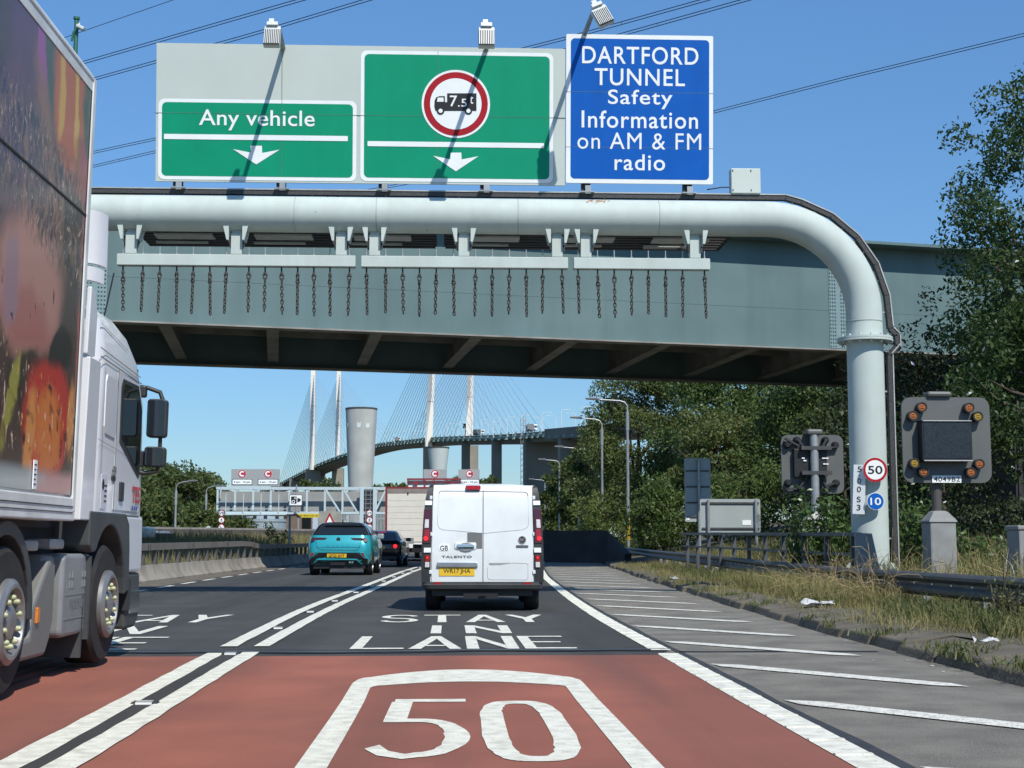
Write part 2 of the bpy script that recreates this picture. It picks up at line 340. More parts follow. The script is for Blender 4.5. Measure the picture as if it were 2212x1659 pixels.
def road_word(word, cx, cy, w, h, sxm, sym, gap=.10, name='lane_lettering'):
    ws = [sxm if c == 'I' else 1 for c in word]; g_ = .3 if 'I' in word else gap
    free = w-g_*(len(word)-1)*(1 if 'I' in word else .58); k = (free-sum(sxm for c in word if c == 'I'))/max(1, sum(1 for c in word if c != 'I')); x = cx-w/2; mb = MB()
    for c in word:
        lw = sxm if c == 'I' else k
        for P in letter(c, sxm/lw, sym/h): mb.poly([(x+u*lw+.006*math.sin(37*v*h+3*u+x), cy-h/2+v*h, .008) for u, v in P])
        x += lw+g_*(1 if 'I' in word else .58)
    mb.build(name, WHITE_PAINT, road)
road_word('STAY', .18, 20.62, 2.36, 1.95, .12, .17); road_word('IN', .25, 18.08, .98, 1.62, .125, .14); road_word('LANE', .14, 15.78, 2.34, 1.95, .125, .15)
road_word('STAY', -4.42, 20.75, 2.36, 2.0, .12, .17); road_word('IN', -4.17, 18.1, .98, 1.62, .125, .14); road_word('LANE', -4.38, 15.8, 2.34, 1.95, .125, .15)
road_word('5', -.175, 8.74, .57, 2.75, .142, .17, name='speed_lettering'); road_word('0', .45, 8.62, .53, 2.72, .142, .17, name='speed_lettering')
ro = MB(); outer = []; inner = []
def arch_(hw, ys, yt, cr, n=14):      # half an arch: leg, rounded shoulder, flat crown
    pts = [(hw, 4.6), (hw, 7), (hw, 9), (hw, 10), (hw, ys-cr)]
    cy_ = lambda u: ys+(yt-ys)*(1-(u/hw)**2)
    for k in range(1, 8): a = k/7; x = hw-.13*hw*a*a; pts.append((x, (ys-cr)+(cy_(hw*.87)-(ys-cr))*(1-(1-a)**1.6)))
    return pts+[(hw*.87*(1-k/n), cy_(hw*.87*(1-k/n))) for k in range(1, n+1)]
A_ = arch_(.895, 11.55, 12.42, .32); B_ = arch_(.738, 11.0, 11.36, .10)
for sg in (-1, 1):
    vs = []
    for (xa, ya), (xb_, yb_) in zip(A_, B_): j_ = random.uniform(-.008, .008)*(ya < 12); vs += [(.14+sg*xa+j_, ya, .008), (.14+sg*xb_+j_, yb_, .008)]
    ro.add(vs, [(2*i, 2*i+2, 2*i+3, 2*i+1) for i in range(len(A_)-1)])
ro.add([(-.6, 4.6, .008), (.88, 4.6, .008), (.88, 4.85, .008), (-.6, 4.85, .008)], [(0, 1, 2, 3)]); ro.build('speed_roundel', WHITE_PAINT, road)
# tyre marks
tm = mat('tyre_marks', (.105, .052, .042), .85, var=.3, scale=6)
for x, a, b in ((-3.55, 8.5, 13.9), (-3.38, 9.2, 13.95), (-3.75, 10, 13.95)):
    strip(lambda q: x-.035, lambda q: x+.03, a, b, .0075, 'tyre_mark', tm, parent=road, rough=.012, step=.2)

# reflective road studs on the double line
for i, y in enumerate((9.9, 14.15, 18.3, 22.5, 26.6, 31.0, 35.4, 39.8, 44.5, 49.5, 55, 61)):
    x = (xdl(y)+xdr(y))/2
    r = thing('road_stud', f'white reflective road stud between the double white lines, {ORD[i]} from the camera', 'road stud', (x, y, 0), group='road studs along the double white line', world=False)
    MB().prism([(-.10, 0), (.10, 0), (.08, .025), (-.08, .025)], 'xz', -.045, .055).build('housing', BLKPLASTIC, r, bevel=.004)
    MB().ob((.0, -.045, .014), .11, .012, .018).build('reflector', SIGNWHITE, r)
    MB().ob((.0, 0, .026), .11, .06, .006).build('top_plate', mat('stud_white', (.45, .45, .42), .5), r)

# verge on the right
def verge_z(x, y):
    t = x-xk(y)
    b = float(np.interp(t, [0, .25, .8, 2, 4, 8, 15, 40, 120], [.10, .115, .12, .13, .36, .85, 2.2, 5.0, 7]))
    return b
VERGE = mat('verge_soil', (.10, .084, .055), .95, var=.3, scale=1.2, bump=.6, bscale=25, dirt=((.05, .058, .022), .7, .9))
v = MB(); ys = list(np.arange(-15, 60, 1.))+list(np.arange(60, 181, 4.)); ts = [.1, .3, .6, .9, 1.3, 1.8, 2.4, 3.1, 4, 5, 6.5, 8.5, 11, 15, 22, 40, 120]
vs = []; fs = []
for y in ys:
    for t in ts:
        x = xk(y)+t; vs.append((x, y, verge_z(x, y)+(random.uniform(-.02, .02) if t > .5 else -.02)))
nT = len(ts)
for i in range(len(ys)-1):
    for j in range(nT-1): fs.append((i*nT+j, i*nT+j+1, (i+1)*nT+j+1, (i+1)*nT+j))
v.add(vs, fs); tag(v.build('verge', VERGE, smooth=60), kind='structure')
kerb = MB(); y = -14.5
while y < 66:
    L = 1.15; h = .105+random.uniform(-.03, .02); o = random.uniform(-.05, .05)
    a, b = xk(y), xk(y+L-.04)
    kerb.add([(a+o, y, -.03), (b+o, y+L-.04, -.03), (b+o+.06, y+L-.04, h), (a+o+.06, y, h), (a+.62, y, h+.075), (b+.62, y+L-.04, h+.075), (a+.62, y, -.03), (b+.62, y+L-.04, -.03)],
             [(0, 1, 2, 3), (3, 2, 5, 4), (0, 3, 4, 6), (1, 7, 5, 2), (4, 5, 7, 6)]); y += L
tag(kerb.build('kerb', mat('kerb_concrete', (.13, .113, .083), .95, var=.2, scale=2, bump=.5, bscale=30, dirt=((.05, .048, .035), .8, 2.2)), bevel=.02), kind='structure')
fp = strip(lambda y: xk(y)+.6, lambda y: xk(y)+1.75, -15, 60, .15, 'paved_verge_strip', mat('old_paving', (.098, .085, .062), .95, var=.35, scale=1.6, bump=.7, bscale=30, dirt=((.045, .05, .025), .9, 2.0), speck=((.24, .22, .18), 22, .70)), rough=.16)
# opposite carriageway and central reserve
strip(lambda y: xb(y)-20, lambda y: xb(y)-3.2, 20, 139, -.01, 'opposite_carriageway', ASPHALT)
tag(strip(lambda y: xb(y)-3.3, lambda y: xb(y)-.2, 0, 139, .03, 'central_reserve', GROUND), kind='structure')

gb = MB(); vs = []; ys = np.arange(56, 137, 3.)
for y in ys:
    e = min(1, (y-56)/10)
    for t, z in ((.35, .05), (1.2, .75*e), (3, 1.05*e), (6, 1.15*e), (9, 1.0*e), (10.5, .0)): vs.append((xb(y)-t-.0, y, z+.03+random.uniform(-.05, .05)))
gb.add(vs, [(i*6+j, i*6+j+1, (i+1)*6+j+1, (i+1)*6+j) for i in range(len(ys)-1) for j in range(5)]); tag(gb.build('grass_bank', mat('bank_grass', (.16, .15, .06), .95, var=.3, scale=1.5, dirt=((.09, .11, .03), .7, .8), bump=.5, bscale=10), smooth=60), kind='structure')
# ------------------------------------------------------------------ vegetation makers
STRAW = leafmat('straw_blades', [(.36, .29, .14), (.48, .40, .20), (.30, .24, .11), (.22, .20, .075), (.55, .47, .26), (.15, .17, .045)], .25, .8)
GREENB = leafmat('green_blades', [(.06, .10, .02), (.10, .13, .03), (.05, .08, .016), (.15, .16, .05), (.2, .19, .08)], .3, .7)
def blades(name, pts, hs, m, kind='stuff', w=.006, lean=.5, seed=1, parent=None, curl=.4):
    r = np.random.RandomState(seed); n = len(pts); P = np.array(pts); H = r.uniform(hs[0], hs[1], n)
    az = r.uniform(0, 2*np.pi, n); ln = np.abs(r.normal(0, lean, n)); ph = r.uniform(0, 2*np.pi, n)
    D = np.stack([np.cos(az), np.sin(az), np.zeros(n)], 1); Wd = np.stack([np.cos(ph), np.sin(ph), np.zeros(n)], 1)*(w*r.uniform(.6, 1.6, n))[:, None]
    A = P; Mid = P+D*(H*ln*.35)[:, None]+np.array([0, 0, 1])*(H*.6)[:, None]; T = P+D*(H*(ln*.9+curl*ln))[:, None]+np.array([0, 0, 1])*(H*np.clip(1-.3*ln, .35, 1))[:, None]
    V = np.stack([A-Wd, A+Wd, Mid+Wd*.8, Mid-Wd*.8, T], 1).reshape(-1, 3)
    b = np.arange(n)*5; F = []
    for k in b: F.append((k, k+1, k+2, k+3)); F.append((k+3, k+2, k+4))
    me = bpy.data.meshes.new(name); me.from_pydata(V.tolist(), [], F); o = bpy.data.objects.new(name, me); COL.objects.link(o); me.materials.append(m)
    if kind: o['kind'] = kind
    if parent is not None:
        o.parent = parent; KIDS.setdefault(parent.name, []).append(o)
        if parent.name in ROOTLOC: o.matrix_parent_inverse = Matrix.Translation(-ROOTLOC[parent.name])
    return o
def leaves_mesh(name, P, size, m, parent=None, seed=1, aspect=.45, droop=.3):
    """one leaf-shaped quad at every point"""
    r = np.random.RandomState(seed); n = len(P); P = np.array(P)
    d = r.normal(0, 1, (n, 3)); d[:, 2] -= droop; d /= np.linalg.norm(d, axis=1)[:, None]
    q = r.normal(0, 1, (n, 3)); e = np.cross(d, q); e /= np.linalg.norm(e, axis=1)[:, None]
    s = size*r.uniform(.6, 1.35, n)[:, None]
    V = np.stack([P, P+d*s*.5+e*s*aspect*.5, P+d*s, P+d*s*.5-e*s*aspect*.5], 1).reshape(-1, 3)
    F = np.arange(4*n).reshape(-1, 4)
    me = bpy.data.meshes.new(name); me.from_pydata(V.tolist(), [], F.tolist()); o = bpy.data.objects.new(name, me); COL.objects.link(o); me.materials.append(m)
    if parent is not None:
        o.parent = parent; KIDS.setdefault(parent.name, []).append(o)
        if parent.name in ROOTLOC: o.matrix_parent_inverse = Matrix.Translation(-ROOTLOC[parent.name])
    return o
BARK = mat('bark', (.085, .068, .05), .9, var=.3, scale=5, bump=.6, bscale=30)
def tree(base, h, rad, n, size, m, label, group=None, seed=0, clumps=60, low=.15, squash=1.0, name='broadleaf_tree', centre=None, limbs=9, spread=.42):
    r = np.random.RandomState(seed); base = Vector(base)
    t = thing(name, label, 'tree', base, group=group)
    c = np.array(centre if centre is not None else base+Vector((0, 0, h*(low+(1-low)*.52)))); R = np.array([rad, rad*squash, h*(1-low)*.52])
    # trunk and limbs
    tb = MB(); top = Vector(c)+Vector((0, 0, R[2]*.35)); k = [base+Vector((0, 0, -.3))]
    for i in range(1, 6): k.append(base.lerp(top, i/5)+Vector(r.normal(0, .03*h*.25, 3)))
    tb.tube(k, [max(.03, .028*h*(1-i/6.)) for i in range(6)], 9)
    for i in range(limbs):
        s = k[1+i % 4].lerp(k[2+i % 4], r.rand()); d = r.normal(0, 1, 3); d[2] = abs(d[2])*.6; d /= np.linalg.norm(d)
        e = Vector(c+R*d*.85); mid = s.lerp(e, .5)+Vector(r.normal(0, .05*rad, 3))
        tb.tube([s, mid, e], [.011*h, .007*h, .012], 6)
    tb.build('trunk', BARK, t, smooth=60)
    # foliage: clumps on an uneven shell, leaves scattered round each clump
    d = r.normal(0, 1, (clumps, 3)); d /= np.linalg.norm(d, axis=1)[:, None]
    d *= (r.uniform(.35, 1.0, clumps)**.6)[:, None]*r.uniform(.78, 1.12, clumps)[:, None]
    CC = c+d*R; cs = rad*spread*r.uniform(.45, 1.0, clumps)
    w = cs**2; w /= w.sum(); idx = r.choice(clumps, n, p=w)
    off = r.normal(0, 1, (n, 3)); off /= np.linalg.norm(off, axis=1)[:, None]; off *= (r.uniform(.25, 1.0, n)**.5)[:, None]
    off[:, 2] *= .75
    P = CC[idx]+off*cs[idx][:, None]
    P = P[P[:, 2] > base.z+.1]
    leaves_mesh('crown', P, size, m, t, seed+5)
    return t
ASHLEAF = leafmat('ash_leaves', [(.05, .09, .025), (.07, .12, .03), (.04, .075, .022), (.10, .15, .038), (.17, .17, .05), (.06, .105, .028)], .4)
SYCLEAF = leafmat('broad_leaves', [(.08, .145, .036), (.12, .19, .046), (.065, .12, .03), (.16, .22, .06), (.20, .225, .075), (.095, .16, .038), (.19, .19, .065)], .4)
LAUREL = leafmat('laurel_leaves', [(.045, .095, .02), (.07, .13, .03), (.03, .065, .014), (.10, .16, .045)], .25, .35)
FARLEAF = leafmat('distant_leaves', [(.055, .11, .030), (.085, .145, .038), (.048, .09, .026), (.12, .165, .045), (.14, .15, .045)], .4)

SYCLEAF2 = leafmat('yellowing_leaves', [(.11, .155, .038), (.15, .19, .05), (.08, .12, .03), (.20, .215, .065), (.23, .19, .07), (.13, .17, .045)], .4)
SYCLEAF3 = leafmat('deep_green_leaves', [(.055, .11, .03), (.08, .14, .036), (.045, .09, .025), (.11, .17, .045), (.14, .19, .05)], .4)
# ================================================================== THE SIGN GANTRY
GYY = 27.2; PR = .348; PZ = 7.41
gan = thing('portal_gantry', 'pale grey tubular steel gantry arching over both lanes in front of the bridge', 'gantry', (8.07, GYY, .3))
path = [(-9.6, GYY, .1), (-9.6, GYY, 5.5)]
for k in range(1, 13): a = math.radians(180-90*k/12); path.append((-7.7+1.9*math.cos(a), GYY, 5.51+1.9*math.sin(a)))
path += [(x, GYY, PZ) for x in np.linspace(-6.5, 5.5, 13)]
R0 = 1.9
for k in range(0, 19): a = math.radians(90-90*k/18); path.append((6.17+R0*math.cos(a), GYY, 5.51+R0*math.sin(a)))
path += [(8.07, GYY, 5.02)]
MB().tube(path, PR, 40).build('beam_pipe', GANTRY, gan, smooth=40)
MB().tube([(8.07, GYY, 5.02), (8.07, GYY, .42)], PR+.004, 40).build('column', GANTRY, gan, smooth=40)
fl = MB(); fl.lathe([(.38, 4.975), (.53, 4.975), (.53, 5.015), (.38, 5.015)], (8.07, GYY, 0), n=40); fl.lathe([(.38, 5.02), (.53, 5.02), (.53, 5.06), (.38, 5.06)], (8.07, GYY, 0), n=40)
for k in range(14):
    a = k*2*math.pi/14+.2; fl.cyl((8.07+.47*math.cos(a), GYY+.47*math.sin(a), 4.93), (8.07+.47*math.cos(a), GYY+.47*math.sin(a), 5.1), .024, 6)
fl.build('flange', GANTRY, gan, smooth=35)
bs = MB(); bs.lathe([(.1, .38), (.66, .38), (.66, .43), (.1, .43)], (8.07, GYY, 0), n=32)
for k in range(16):
    a = k*2*math.pi/16; c, s = math.cos(a), math.sin(a); t = Vector((-s, c, 0))*.012
    o = Vector((8.07, GYY, 0)); d = Vector((c, s, 0))
    q = [o+d*.365+Vector((0, 0, .43)), o+d*.6+Vector((0, 0, .43)), o+d*.6+Vector((0, 0, .47)), o+d*.42+Vector((0, 0, .70)), o+d*.365+Vector((0, 0, .70))]
    bs.add([p+t for p in q]+[p-t for p in q], [(0, 1, 2, 3, 4), (9, 8, 7, 6, 5)]+[(i, (i+1) % 5, 5+(i+1) % 5, 5+i) for i in range(5)])
bs.build('base_plate', GANTRY, gan)
# cable tray round the outside of the pipe
ctp = [(-12, 7.835), (6.55, 7.835)]
for k in (1, 2, 3, 4, 5): a = math.radians(90-90*k/5.6); ctp.append((6.22+2.33*math.cos(a), 5.51+2.33*math.sin(a)))
ctp += [(8.57, 5.25), (8.70, 5.12), (8.70, 4.9), (8.54, 4.72), (8.54, .45)]
TRAY = mat('perforated_tray', (.05, .05, .05), .6, .3, var=.5, scale=40); LID = mat('tray_lid', (.42, .43, .41), .5, .3, var=.15, scale=5, dirt=((.22, .21, .19), .5, 3))
tr = MB(); li = MB()
for (a, b), (c, d) in zip(ctp[:-1], ctp[1:]):
    A = Vector((a, GYY, b)); B_ = Vector((c, GYY, d)); t = (B_-A).normalized(); nrm = Vector((-t.z, 0, t.x))
    if nrm.x < -1e-3 and nrm.z < 0: nrm = -nrm
    nrm = Vector((abs(t.z), 0, abs(t.x)))
    tr.beam(A, B_+t*.005, .14, .09, nrm); li.beam(A+nrm*.055, B_+nrm*.055+t*.008, .17, .022, nrm)
    L = (B_-A).length; n = max(1, int(L/1.4))
    for i in range(n):
        p = A.lerp(B_, (i+.5)/n); li.beam(p-nrm*.11, p-nrm*.02, .03, .03, t)
tr.build('cable_tray', TRAY, gan); li.build('tray_cover', LID, gan)
for px in (385, 608, 828, 1047, 1265, 1484):
    st = MB(); stm = MB(); x = at(px, 395, GYY).x; st.bx(x-.02, x+.09, GYY-.14, GYY-.11, 7.86, 8.02); st.bx(x-.12, x+.16, GYY-.15, GYY+.1, 7.885, 7.905); stm.bx(x-.09, x+.09, GYY-.06, GYY+.05, 7.9, 8.22)
    st.build('sign_bracket', GALV, gan); stm.build('sign_post', DARK, gan)
rust = mat('rust_patch', (.34, .20, .12), .9, var=.4, scale=20)
for px in (640, 815, 1118, 1420):
    wr = MB(); x = at(px, 450, GYY).x; wr.tube([(x-.012, GYY, PZ), (x-.004, GYY, PZ), (x+.004, GYY, PZ), (x+.012, GYY, PZ)], [PR+.0005, PR+.005, PR+.005, PR+.0005], 40, False); wr.build('weld_seam', mat('weld_grey', (.36, .40, .37), .7), gan, smooth=40)
wr = MB(); wr.lathe([(PR+.001, 5.36), (PR+.008, 5.365), (PR+.008, 5.38), (PR+.001, 5.385)], (8.07, GYY, 0), n=40)
wr.build('weld_seam', mat('weld_grey', (.40, .44, .41), .7), gan, smooth=40)
rp = MB(); q = np.random.RandomState(2); xr = at(1288, 440, GYY).x
for i in range(26):
    a0 = math.radians(q.normal(128, 11)); x0 = xr+q.normal(0, .10); w0 = q.uniform(.008, .035); h0 = q.uniform(.01, .05)
    rp.poly([(x0+u*w0, GYY+(PR+.003)*math.cos(a0+v*h0/PR), PZ+(PR+.003)*math.sin(a0+v*h0/PR)) for u, v in ((-1, -.6), (.4, -1), (1, .2), (.3, 1), (-.7, .7))])
rp.build('rust_patch', rust, gan)

# ---- the sign boards, leaning a little towards the traffic
TILT = math.radians(5.4)
def SG(px, py):
    p = at(px, py, GYY-.12); v = (p.z-8.14)*.965; return (p.x*(1-.0088*v/2.5), v)
def signroot(name, label, cat, x): return thing(name, label, cat, (x, GYY-.12, 8.14), (TILT, 0, 0), world=False)
def srect(r, x0, y0, x1, y1, rad, y, m, name, thick=0.):
    a = SG(x0, y1); b = SG(x1, y0); ox = r.location.x
    pts = rrect(a[0]-ox, b[0]-ox, a[1], b[1], rad) if rad else [(a[0]-ox, a[1]), (b[0]-ox, a[1]), (b[0]-ox, b[1]), (a[0]-ox, b[1])]
    mb = MB()
    if thick: mb.prism(pts, 'xz', y, y+thick)
    else: mb.poly([(u, y, v) for u, v in pts])
    return mb.build(name, m, r)
def stext(r, body, x0, y0, x1, y1, m, y, bold=.016, track=1.03, name='lettering'):
    a = SG(x0, y1); b = SG(x1, y0); ox = r.location.x
    return text(body, m, r, ((a[0]+b[0])/2-ox, y, (a[1]+b[1])/2), b[0]-a[0], b[1]-a[1], name=name, bold=bold, track=track)
def spoly(r, pts, m, y, name):
    return MB().poly([(SG(a, b)[0]-r.location.x, y, SG(a, b)[1]) for a, b in pts]).build(name, m, r)
Z1 = lambda p: (p[0]*.3472, p[1]*.3472); Z2 = lambda p: (713.2+p[0]*.3472, p[1]*.3472)
d = signroot('lane_sign', 'wide grey gantry board with two green lane panels, one reading Any vehicle', 'road sign', -1.78)
bdm = srect(d, 336, 103.5, 1222, 391.5, 0, 0, GREYBOARD, 'back_board', .07)
seam = MB()
for px in (608, 945):
    a = SG(px, 390); seam.bx(a[0]+1.78-.0025, a[0]+1.78+.0025, -.014, .0, 0.02, 2.48)
for px, yy in ((336, 240), (1222, 252)): pass
a = SG(340, 242); seam.bx(-4.0, 4.0, -.013, .0, a[1]-.0025, a[1]+.0025)
seam.build('panel_joint', mat('joint_grey', (.13, .20, .17), .6), d)
for (x0, y0, x1, y1) in ((341, 216.5, 770.5, 387.5), (778, 113, 1195.5, 391.3)):
    srect(d, x0, y0, x1, y1, .12, -.006, SIGNWHITE, 'panel_border'); srect(d, x0+8, y0+7.5, x1-8, y1-8, .09, -.009, SIGNGREEN, 'green_panel')
stext(d, 'Any vehicle', 430, 238, 680, 280, SIGNWHITE, -.017, bold=.008)
srect(d, 354.5, 293, 751.5, 299.5, .01, -.016, SIGNWHITE, 'rule'); srect(d, 794, 308.5, 1175, 315, .01, -.016, SIGNWHITE, 'rule')
spoly(d, [Z1(p) for p in ((1560, 905), (1630, 905), (1632, 950), (1740, 930), (1595, 1023), (1450, 926), (1560, 948))], SIGNWHITE, -.016, 'arrow')
spoly(d, [Z2(p) for p in ((748, 948), (816, 948), (818, 991), (923, 971), (782, 1066), (640, 968), (748, 990))], SIGNWHITE, -.016, 'arrow')
def sdisc(r, c, rad, m, y, name):
    cx, cz = SG(*c); k = (SG(c[0]+10, c[1])[0]-SG(c[0]-10, c[1])[0])/20
    return MB().poly([(u, y, v) for u, v in circ(cx-r.location.x, cz, rad*k, 48)]).build(name, m, r)
cc = Z2((782, 643)); q = .3472
sdisc(d, cc, 213*q, SIGNWHITE, -.016, 'disc_rim'); sdisc(d, cc, 199*q, SIGNRED, -.020, 'red_ring'); sdisc(d, cc, 160*q, SIGNWHITE, -.024, 'disc_face')
spoly(d, [Z2(p) for p in ((728, 577), (910, 577), (910, 687), (655, 687), (648, 660), (650, 622), (660, 602), (678, 595), (714, 595), (714, 632), (728, 632))], BLACK, -.028, 'lorry_symbol')
spoly(d, [Z2(p) for p in ((670, 604), (706, 604), (706, 630), (664, 630))], SIGNWHITE, -.032, 'symbol_window')
for wx in (687, 860):
    sdisc(d, Z2((wx, 686)), 24*q, BLACK, -.033, 'symbol_wheel'); sdisc(d, Z2((wx, 687)), 13*q, SIGNWHITE, -.036, 'symbol_hub')
def zt(body, x0, y0, x1, y1): a = Z2((x0, y0)); b = Z2((x1, y1)); stext(d, body, a[0], a[1], b[0], b[1], SIGNWHITE, -.034, bold=.006)
zt('7', 744, 592, 790, 660); zt('.5', 795, 612, 850, 661); zt('t', 870, 594, 890, 643)
e = signroot('safety_information_sign', 'tall blue sign reading DARTFORD TUNNEL Safety Information on AM & FM radio', 'road sign', 3.7)
srect(e, 1222, 77, 1540, 395.5, .03, -.03, SIGNWHITE, 'sign_border', .06); srect(e, 1232, 86, 1531.5, 386, .08, -.034, SIGNBLUE, 'blue_panel')
for body, a in (('DARTFORD', (1257, 102, 1508, 136)), ('TUNNEL', (1284, 149, 1479, 183)), ('Safety', (1313, 194, 1452, 233.5)), ('Information', (1256, 240.5, 1507, 275)), ('on AM & FM', (1247, 288, 1514, 321)), ('radio', (1327, 334, 1436, 368))):
    stext(e, body, *a, SIGNWHITE, -.038, bold=0 if 'M' in body else .009, track=1.1)
sm2 = MB()
for py in (196.5, 316.5): a = SG(1222, py); b = SG(1540, py); sm2.bx(a[0]-3.7, b[0]-3.7, -.0365, -.034, a[1]-.0025, a[1]+.0025)
sm2.build('panel_joint', mat('joint_grey', (.33, .38, .35)), e)

# ---- sign lights on arms
HEADM = mat('lamp_housing', (.56, .58, .56), .4, .2, var=.1); ARMM = mat('lamp_arm', (.20, .22, .21), .5, .3, var=.2)
def signlamp(base, tip, head, roll, label):
    B_ = at(*base, GYY-.25); T = at(*tip, GYY-2.0)
    r = thing('sign_light', label, 'light', B_, group='lights on arms above the gantry signs')
    MB().tube([B_+Vector((0, .35, -.25)), B_+Vector((0, .1, .03)), T], [.05, .05, .04], 10).build('arm', ARMM, r, smooth=50)
    H = at(*head, GYY-2.05); m = (Matrix.Rotation(roll, 3, 'Y') @ Matrix.Rotation(math.radians(-18), 3, 'X')).to_4x4()
    hb = MB(); hb.ob(H, .30, .12, .42, m)
    hb.build('lamp_head', HEADM, r, bevel=.02)
    fn = MB()
    for i in range(9):
        x = -.13+i*.0325; fn.ob(H+m.to_3x3() @ Vector((x, -.075, -.04)), .014, .035, .32, m)
    fn.ob(H+m.to_3x3() @ Vector((0, -.06, .23)), .2, .1, .07, m); fn.ob(H+m.to_3x3() @ Vector((-.02, -.05, .3)), .09, .09, .09, m)
    fn.build('cooling_fin', HEADM, r)
    fz = MB(); fz.ob(H+m.to_3x3() @ Vector((0, -.062, -.04)), .29, .006, .34, m); fz.build('recess', DARK, r)
signlamp((611, 108), (603, 62), (588, 80), 0, 'sign light on arm above the left end of the gantry board')
signlamp((1050, 113), (1052, 60), (1051, 82), 0, 'sign light on arm above the weight limit panel')
signlamp((1262, 78), (1282, 24), (1301, 36), math.radians(-24), 'crooked sign light on arm above the blue sign')

# ---- height gauge: three bars and their chains
CHAIN = mat('rusty_chain', (.066, .062, .056), .75, .4, var=.4, scale=30, dirt=((.11, .08, .055), .45, 12))
rod = MB(); rod.tube([(0, 0, .0), (0, 0, -.11)], .016, 8); rod.lathe([(.01, -.10), (.03, -.115), (.032, -.14), (.02, -.17)], n=10)
def link(mb, zc, l, wd, r, turn):
    pts = []
    for k in range(14):
        a = 2*math.pi*k/14; x = wd*math.cos(a); z = l*math.sin(a); z = math.copysign(abs(z/l)**.75*l, z)
        pts.append((x if not turn else 0, 0 if not turn else x, zc+z))
    mb.tube(pts, r, 6, False, True)
link(rod, -.20, .055, .032, .013, False); rod.cyl((-.05, 0, -.165), (.05, 0, -.165), .013, 8); link(rod, -.275, .05, .030, .014, True); rod.cyl((0, -.05, -.295), (0, .05, -.295), .013, 8)
z = -.345
for i in range(9): link(rod, z, .043, .024, .0115, i % 2 == 0); z -= .066
chain0 = rod.build('hanging_chain', CHAIN, None, smooth=60)
CH1 = [219.4+.2728*q for q in (168, 327, 461, 594, 726, 856, 987, 1166, 1295, 1424, 1553, 1680, 1808, 1963)]
CH2 = [768+.372*q for q in (63, 175, 273, 371, 469, 568, 697, 794, 893, 991, 1087, 1198)]
CH3 = [768+.372*q for q in (1292, 1405, 1502, 1602, 1700, 1800, 1899, 2026)]
nch = 0
for nm, (bx0, bx1), posts, chs in (('long left', (-6.43, -1.87), (285, 512, 738), CH1), ('middle', (-1.76, 2.25), (810, 1002, 1203), CH2), ('short right', (2.36, 5.03), (1265, 1500), CH3)):
    r = thing('height_gauge_bar', f'pale grey {nm} crossbar hung under the gantry pipe, carrying {len(chs)} chains', 'gauge bar', ((bx0+bx1)/2, GYY, 6.37), group='crossbars of the height gauge')
    MB().bx(bx0, bx1, GYY-.1, GYY+.1, 6.375, 6.595).build('crossbar', GANTRY, r, bevel=.012)
    for p in posts:
        x = at(p, 520, GYY).x
        MB().bx(x-.105, x+.105, GYY-.09, GYY+.09, 6.6, 7.02).build('hanger', GANTRY, r, bevel=.01)
        cl = MB(); cl.bx(x-.09, x+.09, GYY-.06, GYY+.06, 7.02, 7.16)
        for s in (-1, 1):
            for t in (-.13, .13):
                cl.add([(x+s*.13, GYY+t-.09, 6.86), (x+s*.17, GYY+t-.09, 6.86), (x+s*.26, GYY+t-.09, 7.22), (x+s*.13, GYY+t-.09, 7.22), (x+s*.13, GYY+t-.02, 6.86), (x+s*.17, GYY+t-.02, 6.86), (x+s*.26, GYY+t-.02, 7.22), (x+s*.13, GYY+t-.02, 7.22)],
                       [(0, 1, 2, 3), (7, 6, 5, 4), (0, 4, 5, 1), (1, 5, 6, 2), (2, 6, 7, 3), (3, 7, 4, 0)])
        cl.build('pipe_clamp', GANTRY, r)
        MB().bx(x-.14, x-.105, GYY-.05, GYY+.12, 6.75, 6.95).add([(x+.11, GYY-.05, 6.72), (x+.15, GYY-.05, 6.72), (x+.15, GYY+.1, 6.95), (x+.11, GYY+.1, 6.95)], [(0, 1, 2, 3)]).build('bolt_plate', DARK, r)
    rr = MB(); 
    for p in chs: x = at(p, 560, GYY).x; rr.cyl((x, GYY, 6.59), (x, GYY, 6.76), .012, 6); rr.cyl((x, GYY, 6.59), (x, GYY, 6.63), .025, 8)
    rr.build('rod_end', GALV, r)
    for i, p in enumerate(chs):
        c = chain0 if nch == 0 else chain0.copy()
        if nch: COL.objects.link(c)
        c.location = (at(p, 590, GYY).x, GYY, 6.375); c.scale = (1, 1, random.uniform(.95, 1.04)); c.rotation_euler = (random.uniform(-.03, .03), random.uniform(-.03, .03), random.uniform(-1.2, 1.2)); nch += 1
        tag(c, f'short rusty chain on the {nm} crossbar, {ORD[i]} from its left end', 'chain', 'chains hanging from the height gauge')

